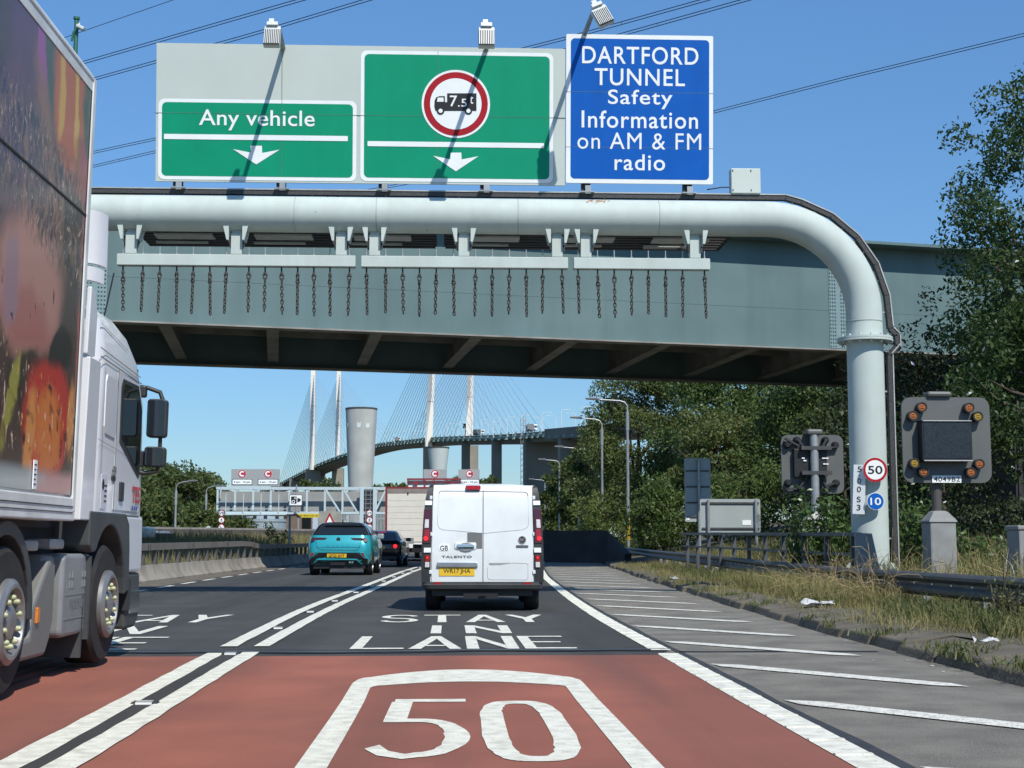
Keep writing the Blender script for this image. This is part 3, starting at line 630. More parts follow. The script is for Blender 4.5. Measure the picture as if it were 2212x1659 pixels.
# ---- walkways and boxes behind the pipe
PANEL = mat('underside_panel', (.50, .54, .50), .6, var=.1)
for a, b, lab in ((306, 940, 'dark slatted walkway behind the gantry pipe, over the left lane'), (962, 1568, 'dark slatted walkway behind the gantry pipe, over the right lane')):
    x0 = at(a, 520, 28.6).x; x1 = at(b, 520, 28.6).x
    r = thing('signal_walkway', lab, 'walkway', ((x0+x1)/2, 28.6, 6.98), group='slatted walkways behind the gantry pipe')
    s = MB()
    for i in range(7): s.bx(x0, x1, 27.75+i*.25, 27.9+i*.25, 7.22, 7.28)
    for i in range(8): xx = x0+(x1-x0)*i/7; s.bx(xx-.03, xx+.03, 27.7, 29.5, 7.28, 7.36)
    s.build('grating', DARK, r)
    for k in range(3):
        xa = x0+.35+k*(x1-x0)/3; MB().bx(xa, xa+1.15, 28.05, 28.5, 7.18, 7.215).build('white_panel', PANEL, r); MB().bx(xa-.1, xa+.95, 28.78, 28.88, 7.17, 7.21).build('tube_light', PANEL, r)
    MB().bx(x0+.05, x1-.05, 29.45, 29.5, 7.28, 7.7).build('toe_board', DARK, r)
r = thing('equipment_box', 'square pale grey box fixed on top of the gantry pipe', 'box', (5.76, GYY, 7.98))
MB().bx(5.47, 6.05, GYY-.12, GYY+.12, 7.90, 8.40).build('case', GREYBOARD, r, bevel=.012)
bm2 = MB()
for x in (5.5, 5.86):
    for zz in (7.96, 8.35): bm2.ob((x, GYY-.125, zz), .016, .012, .035)
bm2.build('fixing', DARK, r)
MB().tube([(5.44, GYY-.05, 8.03), (5.3, GYY-.05, 8.03), (5.0, GYY-.05, 7.98)], .012, 6).build('cable', BLACK, r)

# ---- plates on the gantry column
def disc_sign(name, label, px, py, dia, Y, ring, face, txt, tcol, tw, th, cat='road sign', ringw=.13, tilt=0):
    c = at(px, py, Y); r = thing(name, label, cat, c, (0, 0, 0), world=False)
    R = dia/2; MB().prism(circ(0, 0, R, 40), 'xz', -.012, .012).build('plate', SIGNWHITE, r)
    if ring is not None: annulus(MB(), 0, 0, R*(1-2*ringw*.9), R*.985, -.016).build('ring', ring, r)
    flat(circ(0, 0, R*((1-2*ringw*.9) if ring is not None else .95), 40), -.015).build('face', face, r)
    if txt: text(txt, tcol, r, (0, -.02, 0), tw, th, bold=.012)
    MB().tube([(0, .012, 0), (0, .16, 0)], .02, 6).build('fixing', GALV, r)
    return r
disc_sign('speed_limit_sign', 'round white 50 speed limit sign with red ring on the gantry column', 1890, 1015, .47, GYY-.50, SIGNRED, SIGNWHITE, '50', BLACK, .28, .155, ringw=.118)
disc_sign('minimum_speed_sign', 'small round blue sign with 10 on the gantry column', 1891, 1083, .325, GYY-.50, None, SIGNBLUE, '10', SIGNWHITE, .205, .14)
r = thing('location_plate', 'narrow white upright plate reading 5.00 S3 on the gantry column', 'marker plate', at(1856, 1057, GYY-.37), (0, 0, 0), world=False)
r.rotation_euler = (0, math.radians(3), math.radians(-30))
MB().prism(rrect(-.115, .115, -.47, .47, .01), 'xz', -.006, .006).build('plate', SIGNWHITE, r)
for ch, vv in (('5', .385), ('.', .265), ('0', .16), ('0', 0.0), ('S', -.19), ('3', -.345)):
    text(ch, BLACK, r, (.0, -.012, vv), .02 if ch == '.' else .075, .02 if ch == '.' else .105, bold=.0)

# ================================================================== THE ROAD BRIDGE OVERHEAD
BT = math.atan(.233)
brg = thing('road_bridge', 'grey-green steel girder bridge crossing over the whole road', 'bridge', (0, 54.44, 9.0), (0, 0, BT), world=False)
GIRD = mat('grey_green_girder_paint', (.112, .178, .180), .6, var=.08, scale=.5, streak=((.085, .135, .138), .5, (.9, .9, .10)), dirt=((.17, .235, .235), .35, .30), spec=.25)
GDK = mat('girder_soffit', (.27, .26, .23), .7, var=.2, scale=.8, dirt=((.08, .075, .065), .6, .7))
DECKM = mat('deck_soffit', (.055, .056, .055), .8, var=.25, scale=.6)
L0, L1 = -26., 46.; BW = 12.2
w_ = MB(); w_.bx(L0, L1, 0, .03, .06, 4.48); w_.build('web', GIRD, brg)
MB().bx(L0, L1, BW, BW+.03, .06, 4.48).build('far_web', GIRD, brg)
MB().bx(L0, L1, -.28, .32, 0, .06).bx(L0, L1, BW-.3, BW+.3, 0, .06).build('bottom_flange', GDK, brg)
MB().bx(L0, L1, -.85, BW+.8, 4.48, 4.60).build('deck_edge', GIRD, brg)
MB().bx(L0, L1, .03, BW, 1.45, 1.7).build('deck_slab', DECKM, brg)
MB().bx(L0, L1, -.004, 0, 1.70, 1.706).build('weld_line', DARK, brg)
cb = MB()
for i in range(18):
    x = -27.2+i*4.07; sh = 1.25          # set at a slight skew to the girders
    MB().prism([(x-.24, .33), (x+.24, .33), (x+.24+sh, BW-.3), (x-.24+sh, BW-.3)], 'xy', .24, .29).prism([(x-.02, .33), (x+.02, .33), (x+.02+sh, BW-.3), (x-.02+sh, BW-.3)], 'xy', .29, 1.45).build('cross_beam', GDK, brg)
lg = MB(); lg.bx(L0, L1, 3.6, 3.7, .9, 1.45); lg.bx(L0, L1, 8.2, 8.3, .9, 1.45); lg.build('stringer', GDK, brg)
for xs in (-13.3, 16.6):
    sp = MB(); sp.bx(xs-.42, xs+.42, -.03, 0, .12, 3.75)
    for i in range(22):
        for dx in (-.36, -.25, -.14, .14, .25, .36): sp.bx(xs+dx-.024, xs+dx+.024, -.075, -.03, .2+i*.155, .25+i*.155)
    sp.build('splice_plate', mat('splice_paint', (.18, .26, .265), .5, var=.08, scale=3), brg)
r = thing('bridge_abutment', 'dark ribbed concrete wall under the right end of the overhead bridge', 'abutment', (24.6, 59.5, 0), (0, 0, BT), world=False)
ab = MB(); ab.bx(0, 18, 1.0, 11.2, -.5, 8.95)
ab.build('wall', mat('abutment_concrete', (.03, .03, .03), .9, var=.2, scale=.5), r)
rbm = MB()
for i in range(60): rbm.bx(.1+i*.3, .25+i*.3, .93, 1.0, 0, 8.9)
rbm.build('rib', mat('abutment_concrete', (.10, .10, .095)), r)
r = thing('bridge_abutment', 'concrete wall under the left end of the overhead bridge, behind the lorry', 'abutment', (-24, 49, 0), (0, 0, BT), world=False)
MB().bx(-14, 0, 1.0, 11.2, -.5, 8.95).build('wall', MATS['abutment_concrete'], r)
# ================================================================== VEHICLES
CABW = mat('lorry_white_paint', (.66, .67, .68), .32, var=.03, coat=.5, dirt=((.45, .44, .42), .25, 1.2))
VANW = mat('van_white_paint', (.69, .72, .71), .36, var=.03, coat=.35, dirt=((.50, .49, .45), .38, 1.8), speck=((.45, .44, .40), 16, .74))
GREYPL = mat('grey_plastic', (.045, .05, .052), .55, var=.15, scale=3, dirt=((.10, .098, .09), .45, 2))
RIM = mat('wheel_steel', (.30, .30, .30), .4, .6, var=.15, scale=6, dirt=((.15, .13, .11), .4, 5))
def wheel(parent, c, R, wd, side=1, rimr=None, name='wheel', rimm=None, hub=True):
    """tyre with its rim as a sub-part; side=+1 faces +x"""
    x, y, z = c; rr = rimr or R*.58
    t = MB().lathe([(rr, -wd/2), (R*.93, -wd/2), (R, -wd*.38), (R, wd*.38), (R*.93, wd/2), (rr, wd/2), (rr, -wd/2)], c, 'x', 36).build(name, RUBBER, parent, smooth=40)
    f = side*wd/2
    MB().lathe([(rr*1.0, f*.2), (rr*1.01, f*.98), (rr*.9, f*.98), (rr*.82, f*.45), (rr*.35, f*.6), (.001, f*.6)], c, 'x', 30).build('rim', rimm or RIM, t, smooth=35)
    return t
def rings_body(rings, n=5):
    """rounded-rectangle rings: (z, half width, y0, y1, corner radius)"""
    out = []
    for z, hw, y0, y1, r in rings: out.append([(u, v, z) for u, v in rrect(-hw, hw, y0, y1, r, n)])
    return out
def interp(tab, z): zs = [t[0] for t in tab]; return [float(np.interp(z, zs, [t[i] for t in tab])) for i in range(1, len(tab[0]))]

# ------------------------------------------------------------------ the articulated lorry on the left
lx, ly, lz = -4.32, 12.93, .05
lor = thing('articulated_lorry', 'white articulated lorry with a food picture along its trailer, in the left lane', 'lorry', (lx, ly, lz), (0, math.radians(1.0), 0), world=False)
# picture on the trailer side: soft patches of food colours
pm = bpy.data.materials.new('food_picture'); pm.use_nodes = True; n = pm.node_tree.nodes; l = pm.node_tree.links; p = n['Principled BSDF']
p.inputs['Roughness'].default_value = .3; p.inputs['Coat Weight'].default_value = .22; p.inputs['Coat Roughness'].default_value = .1
tc = n.new('ShaderNodeTexCoord'); sep = n.new('ShaderNodeSeparateXYZ')
wn = n.new('ShaderNodeTexNoise'); wn.inputs['Scale'].default_value = 2.2; wn.inputs['Detail'].default_value = 6; l.new(tc.outputs['Object'], wn.inputs[0])
vm = n.new('ShaderNodeVectorMath'); vm.operation = 'MULTIPLY_ADD'; l.new(wn.outputs['Color'], vm.inputs[0]); vm.inputs[1].default_value = (.5, .36, .36); vm.inputs[2].default_value = (-.25, -.18, -.18)
va = n.new('ShaderNodeVectorMath'); l.new(tc.outputs['Object'], va.inputs[0]); l.new(vm.outputs[0], va.inputs[1])
def PL(px, py):
    d_ = _F+(px-1106)/FPX*_R-(py-829.5)/FPX*_U; P = Vector((0, 0, CH))+d_*(-3.02/d_.x); return (P.y-ly, P.z-lz)
col = None
def blob(px, py, ru, rv, rot, c, soft=.5):
    global col
    u, v = PL(px, py); mp = n.new('ShaderNodeMapping'); mp.vector_type = 'TEXTURE'
    mp.inputs['Location'].default_value = (0, u, v); mp.inputs['Rotation'].default_value = (math.radians(rot), 0, 0); mp.inputs['Scale'].default_value = (1e6, ru, rv)
    l.new(va.outputs[0], mp.inputs[0]); ln = n.new('ShaderNodeVectorMath'); ln.operation = 'LENGTH'; l.new(mp.outputs[0], ln.inputs[0])
    mr = n.new('ShaderNodeMapRange'); mr.interpolation_type = 'SMOOTHSTEP'; mr.inputs[1].default_value = 1+soft/2; mr.inputs[2].default_value = 1-soft/2; l.new(ln.outputs['Value'], mr.inputs[0])
    mx = n.new('ShaderNodeMix'); mx.data_type = 'RGBA'; l.new(mr.outputs[0], mx.inputs[0])
    if col is None: mx.inputs[6].default_value = (.075, .045, .032, 1)
    else: l.new(col, mx.inputs[6])
    mx.inputs[7].default_value = (*[min(.8, q_*1.05) for q_ in c], 1); col = mx.outputs[2]
for b in ((120, 120, .9, .7, 0, (.05, .07, .05)), (45, 130, .35, .7, 20, (.10, .045, .075)), (75, 90, .10, .75, 12, (.30, .06, .24), .6), (135, 205, .42, .66, 5, (.46, .10, .04), .35), (118, 180, .08, .4, 5, (.60, .33, .05), .7), (150, 240, .05, .5, 3, (.62, .36, .07), .7),
          (188, 300, .12, .4, 0, (.03, .13, .05), .4), (160, 360, .2, .25, 0, (.32, .09, .035), .5), (60, 420, .75, .75, 28, (.13, .065, .07), .35), (20, 260, .3, .5, 20, (.13, .06, .075), .5), (95, 330, .16, .7, 35, (.24, .11, .07), .8), (165, 330, .13, .12, 0, (.33, .06, .09), .6), (175, 450, .15, .45, 0, (.30, .05, .05), .4),
          (60, 610, .80, .50, 8, (.42, .20, .15), .45), (50, 680, .55, .2, 0, (.36, .13, .10), .6), (15, 600, .15, .3, 0, (.30, .17, .19), .6), (125, 745, .30, .17, 10, (.03, .022, .016), .3), (55, 805, .5, .14, 5, (.05, .035, .02), .5),
          (100, 900, .62, .44, 10, (.46, .035, .022), .35), (100, 925, .36, .3, 15, (.58, .17, .035), .7), (150, 900, .10, .3, 5, (.60, .24, .06), .6), (60, 930, .10, .3, -8, (.60, .24, .06), .6), (165, 830, .10, .6, 8, (.36, .03, .025), .4), (22, 850, .09, .36, -20, (.30, .27, .05), .4), (182, 940, .1, .5, 0, (.10, .035, .025), .3), (192, 620, .035, .35, 4, (.55, .30, .10), .6), (192, 500, .05, .4, 0, (.18, .17, .04), .5)):
    blob(*b)
def overlay(kind, sc, c, lo, hi, mask=None):
    global col
    if kind == 'v': t = n.new('ShaderNodeTexVoronoi'); t.feature = 'F1'; src = t.outputs['Distance']
    else: t = n.new('ShaderNodeTexNoise'); t.inputs['Detail'].default_value = 4; src = t.outputs[0]
    mp = n.new('ShaderNodeMapping'); mp.inputs['Scale'].default_value = sc; l.new(va.outputs[0], mp.inputs[0]); l.new(mp.outputs[0], t.inputs['Vector']); t.inputs['Scale'].default_value = 1
    mr = n.new('ShaderNodeMapRange'); mr.inputs[1].default_value = lo; mr.inputs[2].default_value = hi; l.new(src, mr.inputs[0]); f = mr.outputs[0]
    if mask:
        dt = n.new('ShaderNodeVectorMath'); dt.operation = 'DOT_PRODUCT'; l.new(va.outputs[0], dt.inputs[0]); dt.inputs[1].default_value = (0, .162, 1); m1 = n.new('ShaderNodeMapRange'); m1.inputs[1].default_value = mask[0]; m1.inputs[2].default_value = mask[1]; l.new(dt.outputs['Value'], m1.inputs[0])
        m2 = n.new('ShaderNodeMapRange'); m2.inputs[1].default_value = mask[3]; m2.inputs[2].default_value = mask[2]; l.new(dt.outputs['Value'], m2.inputs[0])
        q1 = n.new('ShaderNodeMath'); q1.operation = 'MULTIPLY'; l.new(f, q1.inputs[0]); l.new(m1.outputs[0], q1.inputs[1]); q2 = n.new('ShaderNodeMath'); q2.operation = 'MULTIPLY'; l.new(q1.outputs[0], q2.inputs[0]); l.new(m2.outputs[0], q2.inputs[1]); f = q2.outputs[0]
    mx = n.new('ShaderNodeMix'); mx.data_type = 'RGBA'; l.new(f, mx.inputs[0]); l.new(col, mx.inputs[6]); mx.inputs[7].default_value = (*c, 1); col = mx.outputs[2]
overlay('n', (1, 30, 9), (.025, .016, .022), .44, .60, (2.7, 2.9, 3.55, 3.75))
overlay('n', (1, 14, 5), (.22, .12, .07), .52, .66, (2.7, 2.9, 3.55, 3.75))
overlay('n', (1, 40, 16), (.52, .38, .26), .61, .68, (2.7, 2.9, 3.55, 3.75))
overlay('v', (1, 9, 5), (.62, .32, .08), .17, .10, (1.2, 1.35, 1.85, 2.0))
overlay('n', (1, 26, 9), (.75, .50, .36), .64, .68, (1.2, 1.35, 1.85, 2.0))
overlay('n', (1, 8, 8), (.06, .010, .008), .56, .70, (1.2, 1.35, 1.85, 2.0))
overlay('n', (1, 16, 5), (.05, .02, .018), .66, .70, (1.9, 2.1, 2.6, 2.8))
overlay('n', (1, 1.2, 1.2), (.46, .45, .43), -1, -.5, (1.52, 1.50, 1.51, 1.535)) if False else None
# pale band along the foot of the picture
l.new(tc.outputs['Object'], sep.inputs[0]); mr = n.new('ShaderNodeMapRange'); mr.inputs[1].default_value = 1.63; mr.inputs[2].default_value = 1.56; l.new(sep.outputs[2], mr.inputs[0])
mx = n.new('ShaderNodeMix'); mx.data_type = 'RGBA'; l.new(mr.outputs[0], mx.inputs[0]); l.new(col, mx.inputs[6])
bn = n.new('ShaderNodeTexNoise'); bn.inputs['Scale'].default_value = 1.6; l.new(tc.outputs['Object'], bn.inputs[0]); b2 = n.new('ShaderNodeMix'); b2.data_type = 'RGBA'; m4 = n.new('ShaderNodeMapRange'); m4.inputs[1].default_value = .45; m4.inputs[2].default_value = .55; l.new(bn.outputs[0], m4.inputs[0]); l.new(m4.outputs[0], b2.inputs[0])
b2.inputs[6].default_value = (.30, .33, .32, 1); b2.inputs[7].default_value = (.42, .19, .17, 1); l.new(b2.outputs[2], mx.inputs[7]); l.new(mx.outputs[2], p.inputs['Base Color'])

HX = 1.27; TF = -1.36; TB = -13.6
TRW = mat('trailer_rail_white', (.66, .68, .66), .45, var=.06, scale=3, dirt=((.33, .31, .28), .5, 2.5)); SEAL = mat('rubber_seal', (.03, .03, .03), .7)
tb = MB().bx(-HX, HX-.02, TB, TF-.02, 1.30, 4.88).build('trailer_body', CABW, lor, bevel=.03)
MB().bx(HX-.02, HX+.006, TB, TF-.11, 1.44, 4.745).build('picture_panel', pm, tb)
MB().bx(HX+.006, HX+.014, TB, TF-.11, 3.70, 3.716).build('panel_seam', SEAL, tb)
MB().bx(HX-.02, HX+.012, TB, TF-.06, 4.745, 4.83).build('top_rail', TRW, tb)
MB().prism([(HX-.1, 4.83), (HX+.02, 4.83), (HX+.02, 4.86), (HX-.03, 4.93), (HX-.12, 4.97), (-HX+.1, 4.97), (-HX+.1, 4.88), (HX-.1, 4.88)], 'xz', TB, TF-.02).build('roof_cap', TRW, tb, bevel=.01)
MB().bx(HX-.05, HX+.022, TF-.11, TF-.02, 1.30, 4.86).build('corner_post', TRW, tb, bevel=.012)
MB().bx(HX-.002, HX+.01, TF-.125, TF-.108, 1.44, 4.745).build('post_seal', SEAL, tb)
MB().bx(-HX, HX+.02, TB, TF-.02, 1.235, 1.42).build('bottom_rail', TRW, tb, bevel=.012)
MB().bx(HX+.02, HX+.026, TB, TF-.1, 1.345, 1.352).bx(HX+.02, HX+.026, TB, TF-.1, 1.30, 1.305).build('rail_groove', SEAL, tb)
MB().bx(HX+.012, HX+.02, -2.56, -2.48, 1.45, 1.66).build('height_sticker', SIGNWHITE, tb)
sk = MB()
for i in range(5): sk.bx(HX+.02, HX+.023, -2.55, -2.50-.01*(i % 2), 1.48+i*.035, 1.49+i*.035)
sk.build('sticker_print', BLACK, tb)
ch = MB(); ch.bx(-1.1, .95, TB, 1.1, .62, 1.18); ch.bx(-.5, .5, TB, 1.0, .5, 1.3); ch.bx(-1.15, 1.0, -6, -1.0, 1.18, 1.236); ch.build('chassis', mat('chassis_black', (.014, .014, .014), .7, var=.3, scale=3), lor)
# cab
cabr = [(1.32, 1.235, -.62, 1.40, .16), (2.2, 1.235, -.62, 1.37, .2), (2.5, 1.235, -.62, 1.30, .24), (2.78, 1.22, -.61, 1.10, .26), (2.98, 1.18, -.6, .82, .28), (3.10, 1.12, -.58, .45, .25), (3.16, 1.0, -.55, .1, .2), (3.18, .8, -.5, -.1, .2)]
cab = MB().loft(rings_body(cabr, 6)).build('cab', CABW, lor, smooth=45)
def cx(z, y, off=.004): return interp(cabr, z)[0]+off
def sidepoly(pts, m, name, parent, off=.006, th=.012):
    a = [(cx(z, y, off), y, z) for y, z in pts]; b = [(cx(z, y, off-th-.02), y, z) for y, z in pts]; n_ = len(a); mb = MB()
    return mb.add(a+b, [tuple(range(n_)), tuple(reversed(range(n_, 2*n_)))]+[(k, n_+k, n_+(k+1) % n_, (k+1) % n_) for k in range(n_)]).build(name, m, parent)
def LY(px): return 3.065/((975-px)/FPX)-ly
door = sidepoly([(.10, 1.36), (1.12, 1.36), (1.12, 2.40), (.92, 2.62), (.10, 2.62)], CABW, 'door', lor, .008)
sidepoly([(.27, 2.02), (.55, 1.92), (1.02, 1.74), (1.06, 2.0), (1.06, 2.32), (.90, 2.53), (.33, 2.53), (.27, 2.45)], GLASS, 'window', door, .016)
sidepoly([(.22, 1.98), (1.06, 1.68), (1.10, 1.72), (1.10, 2.34), (.92, 2.57), (.28, 2.57), (.22, 2.50)], BLKPLASTIC, 'window_seal', door, .012)
MB().bx(1.235, 1.262, .29, .43, 1.44, 1.62).build('handle', BLKPLASTIC, door, bevel=.012)
gl = MB()
for pts in ([(.085, 1.34), (.10, 1.34), (.10, 2.64), (.085, 2.64)], [(-.6, 1.95), (.155, 1.90), (.155, 1.905), (-.6, 1.955)], [(.17, 1.90), (1.12, 1.80), (1.12, 1.805), (.17, 1.905)], [(-.6, 2.66), (1.05, 2.60), (1.05, 2.612), (-.6, 2.675)], [(-.6, 2.74), (1.0, 2.66), (1.0, 2.67), (-.6, 2.752)], [(-.42, 1.36), (-.41, 1.36), (-.41, 2.6), (-.42, 2.6)], [(-.45, 2.98), (.5, 2.86), (.5, 2.868), (-.45, 2.99)]):
    a = [(cx(z, y, .012), y, z) for y, z in pts]; gl.poly(a)
gl.build('panel_gap', mat('panel_gap', (.16, .165, .17), .6, var=0), cab)
sidepoly([(-.33, 2.02), (.02, 2.0), (.06, 2.06), (.06, 2.44), (.0, 2.52), (-.32, 2.54), (-.37, 2.48), (-.37, 2.08)], CABW, 'side_panel', cab, .011)
sidepoly([(.0, 1.62), (.13, 1.62), (.13, 1.66), (.0, 1.66)], DARK, 'badge', cab, .012)
text('450', CHROME, cab, (1.25, .05, 1.71), .17, .085, (0, 1, 0), bold=.03)
MB().bx(1.235, 1.243, -.37, -.16, 1.36, 1.66).build('notice_plate', mat('notice_plate', (.55, .57, .60), .5, var=.05), cab)
nb = MB()
for i in range(4): nb.bx(1.243, 1.246, -.26, -.18, 1.42+i*.045, 1.435+i*.045)
nb.add([(1.2445, -.31+.04*math.cos(a), 1.57+.05*math.sin(a)) for a in np.linspace(0, 2*math.pi, 12, endpoint=False)], [tuple(range(12))]); nb.build('notice_print', BLACK, cab)
TR_ = mat('red_lettering', (.50, .02, .03), .4, var=0); TBL = mat('blue_stripes', (.02, .04, .30), .4, var=0)
text('TES', TR_, door, (1.252, .98, 1.52), .34, .16, (0, 1, 0), bold=.03)
bl = MB()
for i in range(3): bl.add([(1.2505, .80+i*.09, 1.37), (1.2505, .86+i*.09, 1.37), (1.2505, .89+i*.09, 1.41), (1.2505, .83+i*.09, 1.41)], [(0, 1, 2, 3)])
bl.build('blue_stripes', TBL, door)
# windscreen and front
MB().loft([[(u, v, z) for u, v in rrect(-hw, hw, .2, y1+.012, .2, 6)] for z, hw, y1 in ((1.95, 1.1, 1.375), (2.2, 1.1, 1.37), (2.5, 1.1, 1.30), (2.7, 1.08, 1.17))]).build('windscreen', GLASS, cab)
MB().bx(-1.15, 1.1, 1.15, 1.5, 2.72, 2.8).build('sun_visor', BLKPLASTIC, cab)
# side deflectors behind the cab and on the roof
MB().prism([(-1.02, 1.25), (-.60, 1.25), (-.58, 2.62), (-.95, 2.62)], 'yz', 1.14, 1.24).build('side_deflector', CABW, lor, bevel=.01)
MB().prism([(-.98, 2.64), (-.72, 2.64), (-.70, 3.0), (-.80, 3.20), (-.94, 3.22)], 'yz', 1.18, 1.22).build('side_deflector', CABW, lor, bevel=.01)
for z0, z1, yo in ((3.30, 3.42, -.24), (3.46, 3.92, -.16)):      # curved wing plates at the back edge of the roof
    sd = MB(); C_ = [(1.0, -.60), (1.10, -.585), (1.16, -.545), (1.205, -.47), (1.23, -.34)]
    sd.loft([[(x, y+yo-(z-3.3)*.06, z) for x, y in C_]+[(x-.025, y+yo+.03-(z-3.3)*.06, z) for x, y in reversed(C_)] for z in (z0, (z0+z1)/2, z1)]); sd.build('roof_deflector', CABW, lor, smooth=40)
MB().tube([(1.08, .05, 3.05), (1.05, .5, 3.6)], .008, 5).build('aerial', BLACK, lor)
# mirrors
mr_ = MB(); mr_.tube([(1.15, 1.05, 2.53), (1.28, 1.12, 2.58), (1.40, 1.15, 2.54), (1.44, 1.15, 2.44)], .022, 8); mr_.tube([(1.15, 1.1, 1.76), (1.28, 1.15, 1.74), (1.4, 1.15, 1.76), (1.43, 1.15, 1.86)], .022, 8); mr_.tube([(1.42, 1.16, 2.4), (1.42, 1.16, 1.8)], .02, 8)
arm = mr_.build('mirror_arm', BLKPLASTIC, lor, smooth=50)
MB().ob((1.20, 1.1, 2.54), .16, .1, .12).build('arm_base', BLKPLASTIC, lor, bevel=.02)
for z0, z1, x0, x1 in ((2.09, 2.47, 1.29, 1.48), (1.80, 2.0, 1.28, 1.48)):
    k = MB().prism([(u, v) for u, v in rrect(x0, x1, z0, z1, .035)], 'xz', 1.10, 1.22).build('mirror', BLKPLASTIC, lor, bevel=.012)
    MB().poly([(u, 1.086+.088*(u-(x0+x1)/2), v) for u, v in rrect(x0+.014, x1-.014, z0+.014, z1-.014, .025)]).build('mirror_glass', mat('mirror_glass', (.13, .14, .15), .03, 1., var=0), k)
MB().prism(rrect(1.17, 1.27, 1.80, 1.96, .02), 'xz', 1.12, 1.2).build('mirror', BLKPLASTIC, lor, bevel=.012)
# lower cab, arches, bumper
arc = [(.66*math.cos(math.radians(a)), .52+.70*math.sin(math.radians(a))) for a in range(8, 148, 10)]
mg = MB(); mg.prism([(-.72, 1.33), (.60, 1.33), (.74, 1.24), (.80, 1.0), (.84, .62), (.66, .58)]+arc+[(-.62, .98), (-.72, 1.04)], 'yz', .72, 1.255)
mg.build('wheel_arch', GREYPL, lor, bevel=.015)
MB().prism([(.62, 1.32), (1.40, 1.32), (1.44, .95), (1.42, .78), (.86, .78), (.80, 1.05), (.76, 1.22)], 'yz', -1.2, 1.235).build('lower_panel', CABW, lor, bevel=.03)
MB().prism([(.86, .77), (1.45, .77), (1.46, .30), (1.30, .24), (.90, .24)], 'yz', -1.2, 1.22).build('bumper', GREYPL, lor, bevel=.03)
MB().bx(1.22, 1.235, 1.0, 1.42, .38, .60).build('step', CHROME, lor, bevel=.01); MB().bx(1.0, 1.24, .86, .98, .42, .72).build('step_well', DARK, lor)
MB().bx(.85, 1.2, -.66, -.62, .10, .62).bx(.80, 1.24, -.60, -.56, .25, .95).build('mudflap', GREYPL, lor)
ad = MB().prism(rrect(-1.28, -.42, .30, .97, .06), 'yz', .55, 1.20).build('battery_box', mat('box_grey_paint', (.27, .285, .29), .45, .3, var=.08, scale=3, dirt=((.14, .12, .10), .45, 2)), lor, bevel=.035, seg=3)
text('VOLVO', mat('embossed_grey', (.20, .21, .215), .5), ad, (1.203, -.85, .56), .42, .08, (0, 1, 0), bold=.03)
em = MB()
for yy in (-1.08, -1.0, -.68, -.6):
    for zz in (.80, .72): em.bx(1.198, 1.206, yy-.022, yy+.022, zz-.025, zz+.025)
em.bx(1.198, 1.204, -1.22, -.48, .635, .642); em.bx(1.198, 1.204, -1.22, -.48, .44, .447); em.build('emboss', MATS['embossed_grey'], ad)
FA = mat('fairing_grey', (.19, .19, .18), .45, .2, var=.1, scale=2, dirt=((.12, .10, .08), .5, 2))
MB().prism([(-2.62, .20), (-1.70, .20), (-1.58, .32), (-1.56, .86), (-1.62, .93), (-1.70, .92), (-2.06, .60), (-2.12, .36), (-2.62, .34)], 'yz', .7, 1.20).build('side_fairing', FA, lor, bevel=.03)
MB().prism([(-1.70, .28), (-1.44, .32), (-1.38, .45), (-1.38, .90), (-1.46, .97), (-1.70, .96)], 'yz', .6, 1.165).build('air_tank', FA, lor, bevel=.04)
for yy, zz in ((-1.98, .52), (-.46, .57)):
    a = MB().bx(1.19, 1.218, yy-.035, yy+.035, zz-.06, zz+.06).build('side_marker_lamp', AMBER, lor, bevel=.008)
for yy, zz in ((-2.07, 1.03), (-1.35, 1.04)): MB().bx(.7, 1.16, yy-.16, yy+.20, zz-.03, zz+.05).build('catwalk_step', GALV, lor, bevel=.02)
for yc in (-2.85, -4.2):
    ar2 = [(yc+.60*math.cos(math.radians(a)), .50+.62*math.sin(math.radians(a))) for a in range(0, 181, 12)]; ar3 = [(yc+.70*math.cos(math.radians(a)), .50+.72*math.sin(math.radians(a))) for a in range(180, -1, -12)]
    MB().prism(ar2+ar3, 'yz', .82, 1.22).build('mudguard', GREYPL, lor, bevel=.01)
YCAP = mat('wheel_nut_marker', (.40, .42, .24), .4, var=.1)
for yc in (0., -2.85, -4.2, -9.5, -10.8, -12.1):
    w_ = wheel(lor, (1.08, yc, .52), .52, .31, 1, .30)
    MB().lathe([(.30, .0), (.297, .07), (.262, .095), (.235, .095), (.215, .055), (.21, .03), (.0, .03)], (1.08+.12, yc, .52), 'x', 32).build('hub', RIM, w_, smooth=35)
    MB().lathe([(.13, .0), (.12, .07), (.08, .09), (.0, .09)], (1.08+.12, yc, .52), 'x', 24).build('hub_cap', RIM, w_, smooth=35)
    for j in range(10):
        a = 2*math.pi*j/10+.3; MB().lathe([(.019, .0), (.021, .045), (.013, .06), (0, .06)], (1.08+.16, yc+.168*math.cos(a), .52+.168*math.sin(a)), 'x', 10).build('wheel_nut', YCAP, w_, smooth=40)
    wheel(lor, (-1.08, yc, .52), .52, .31, -1, .30)

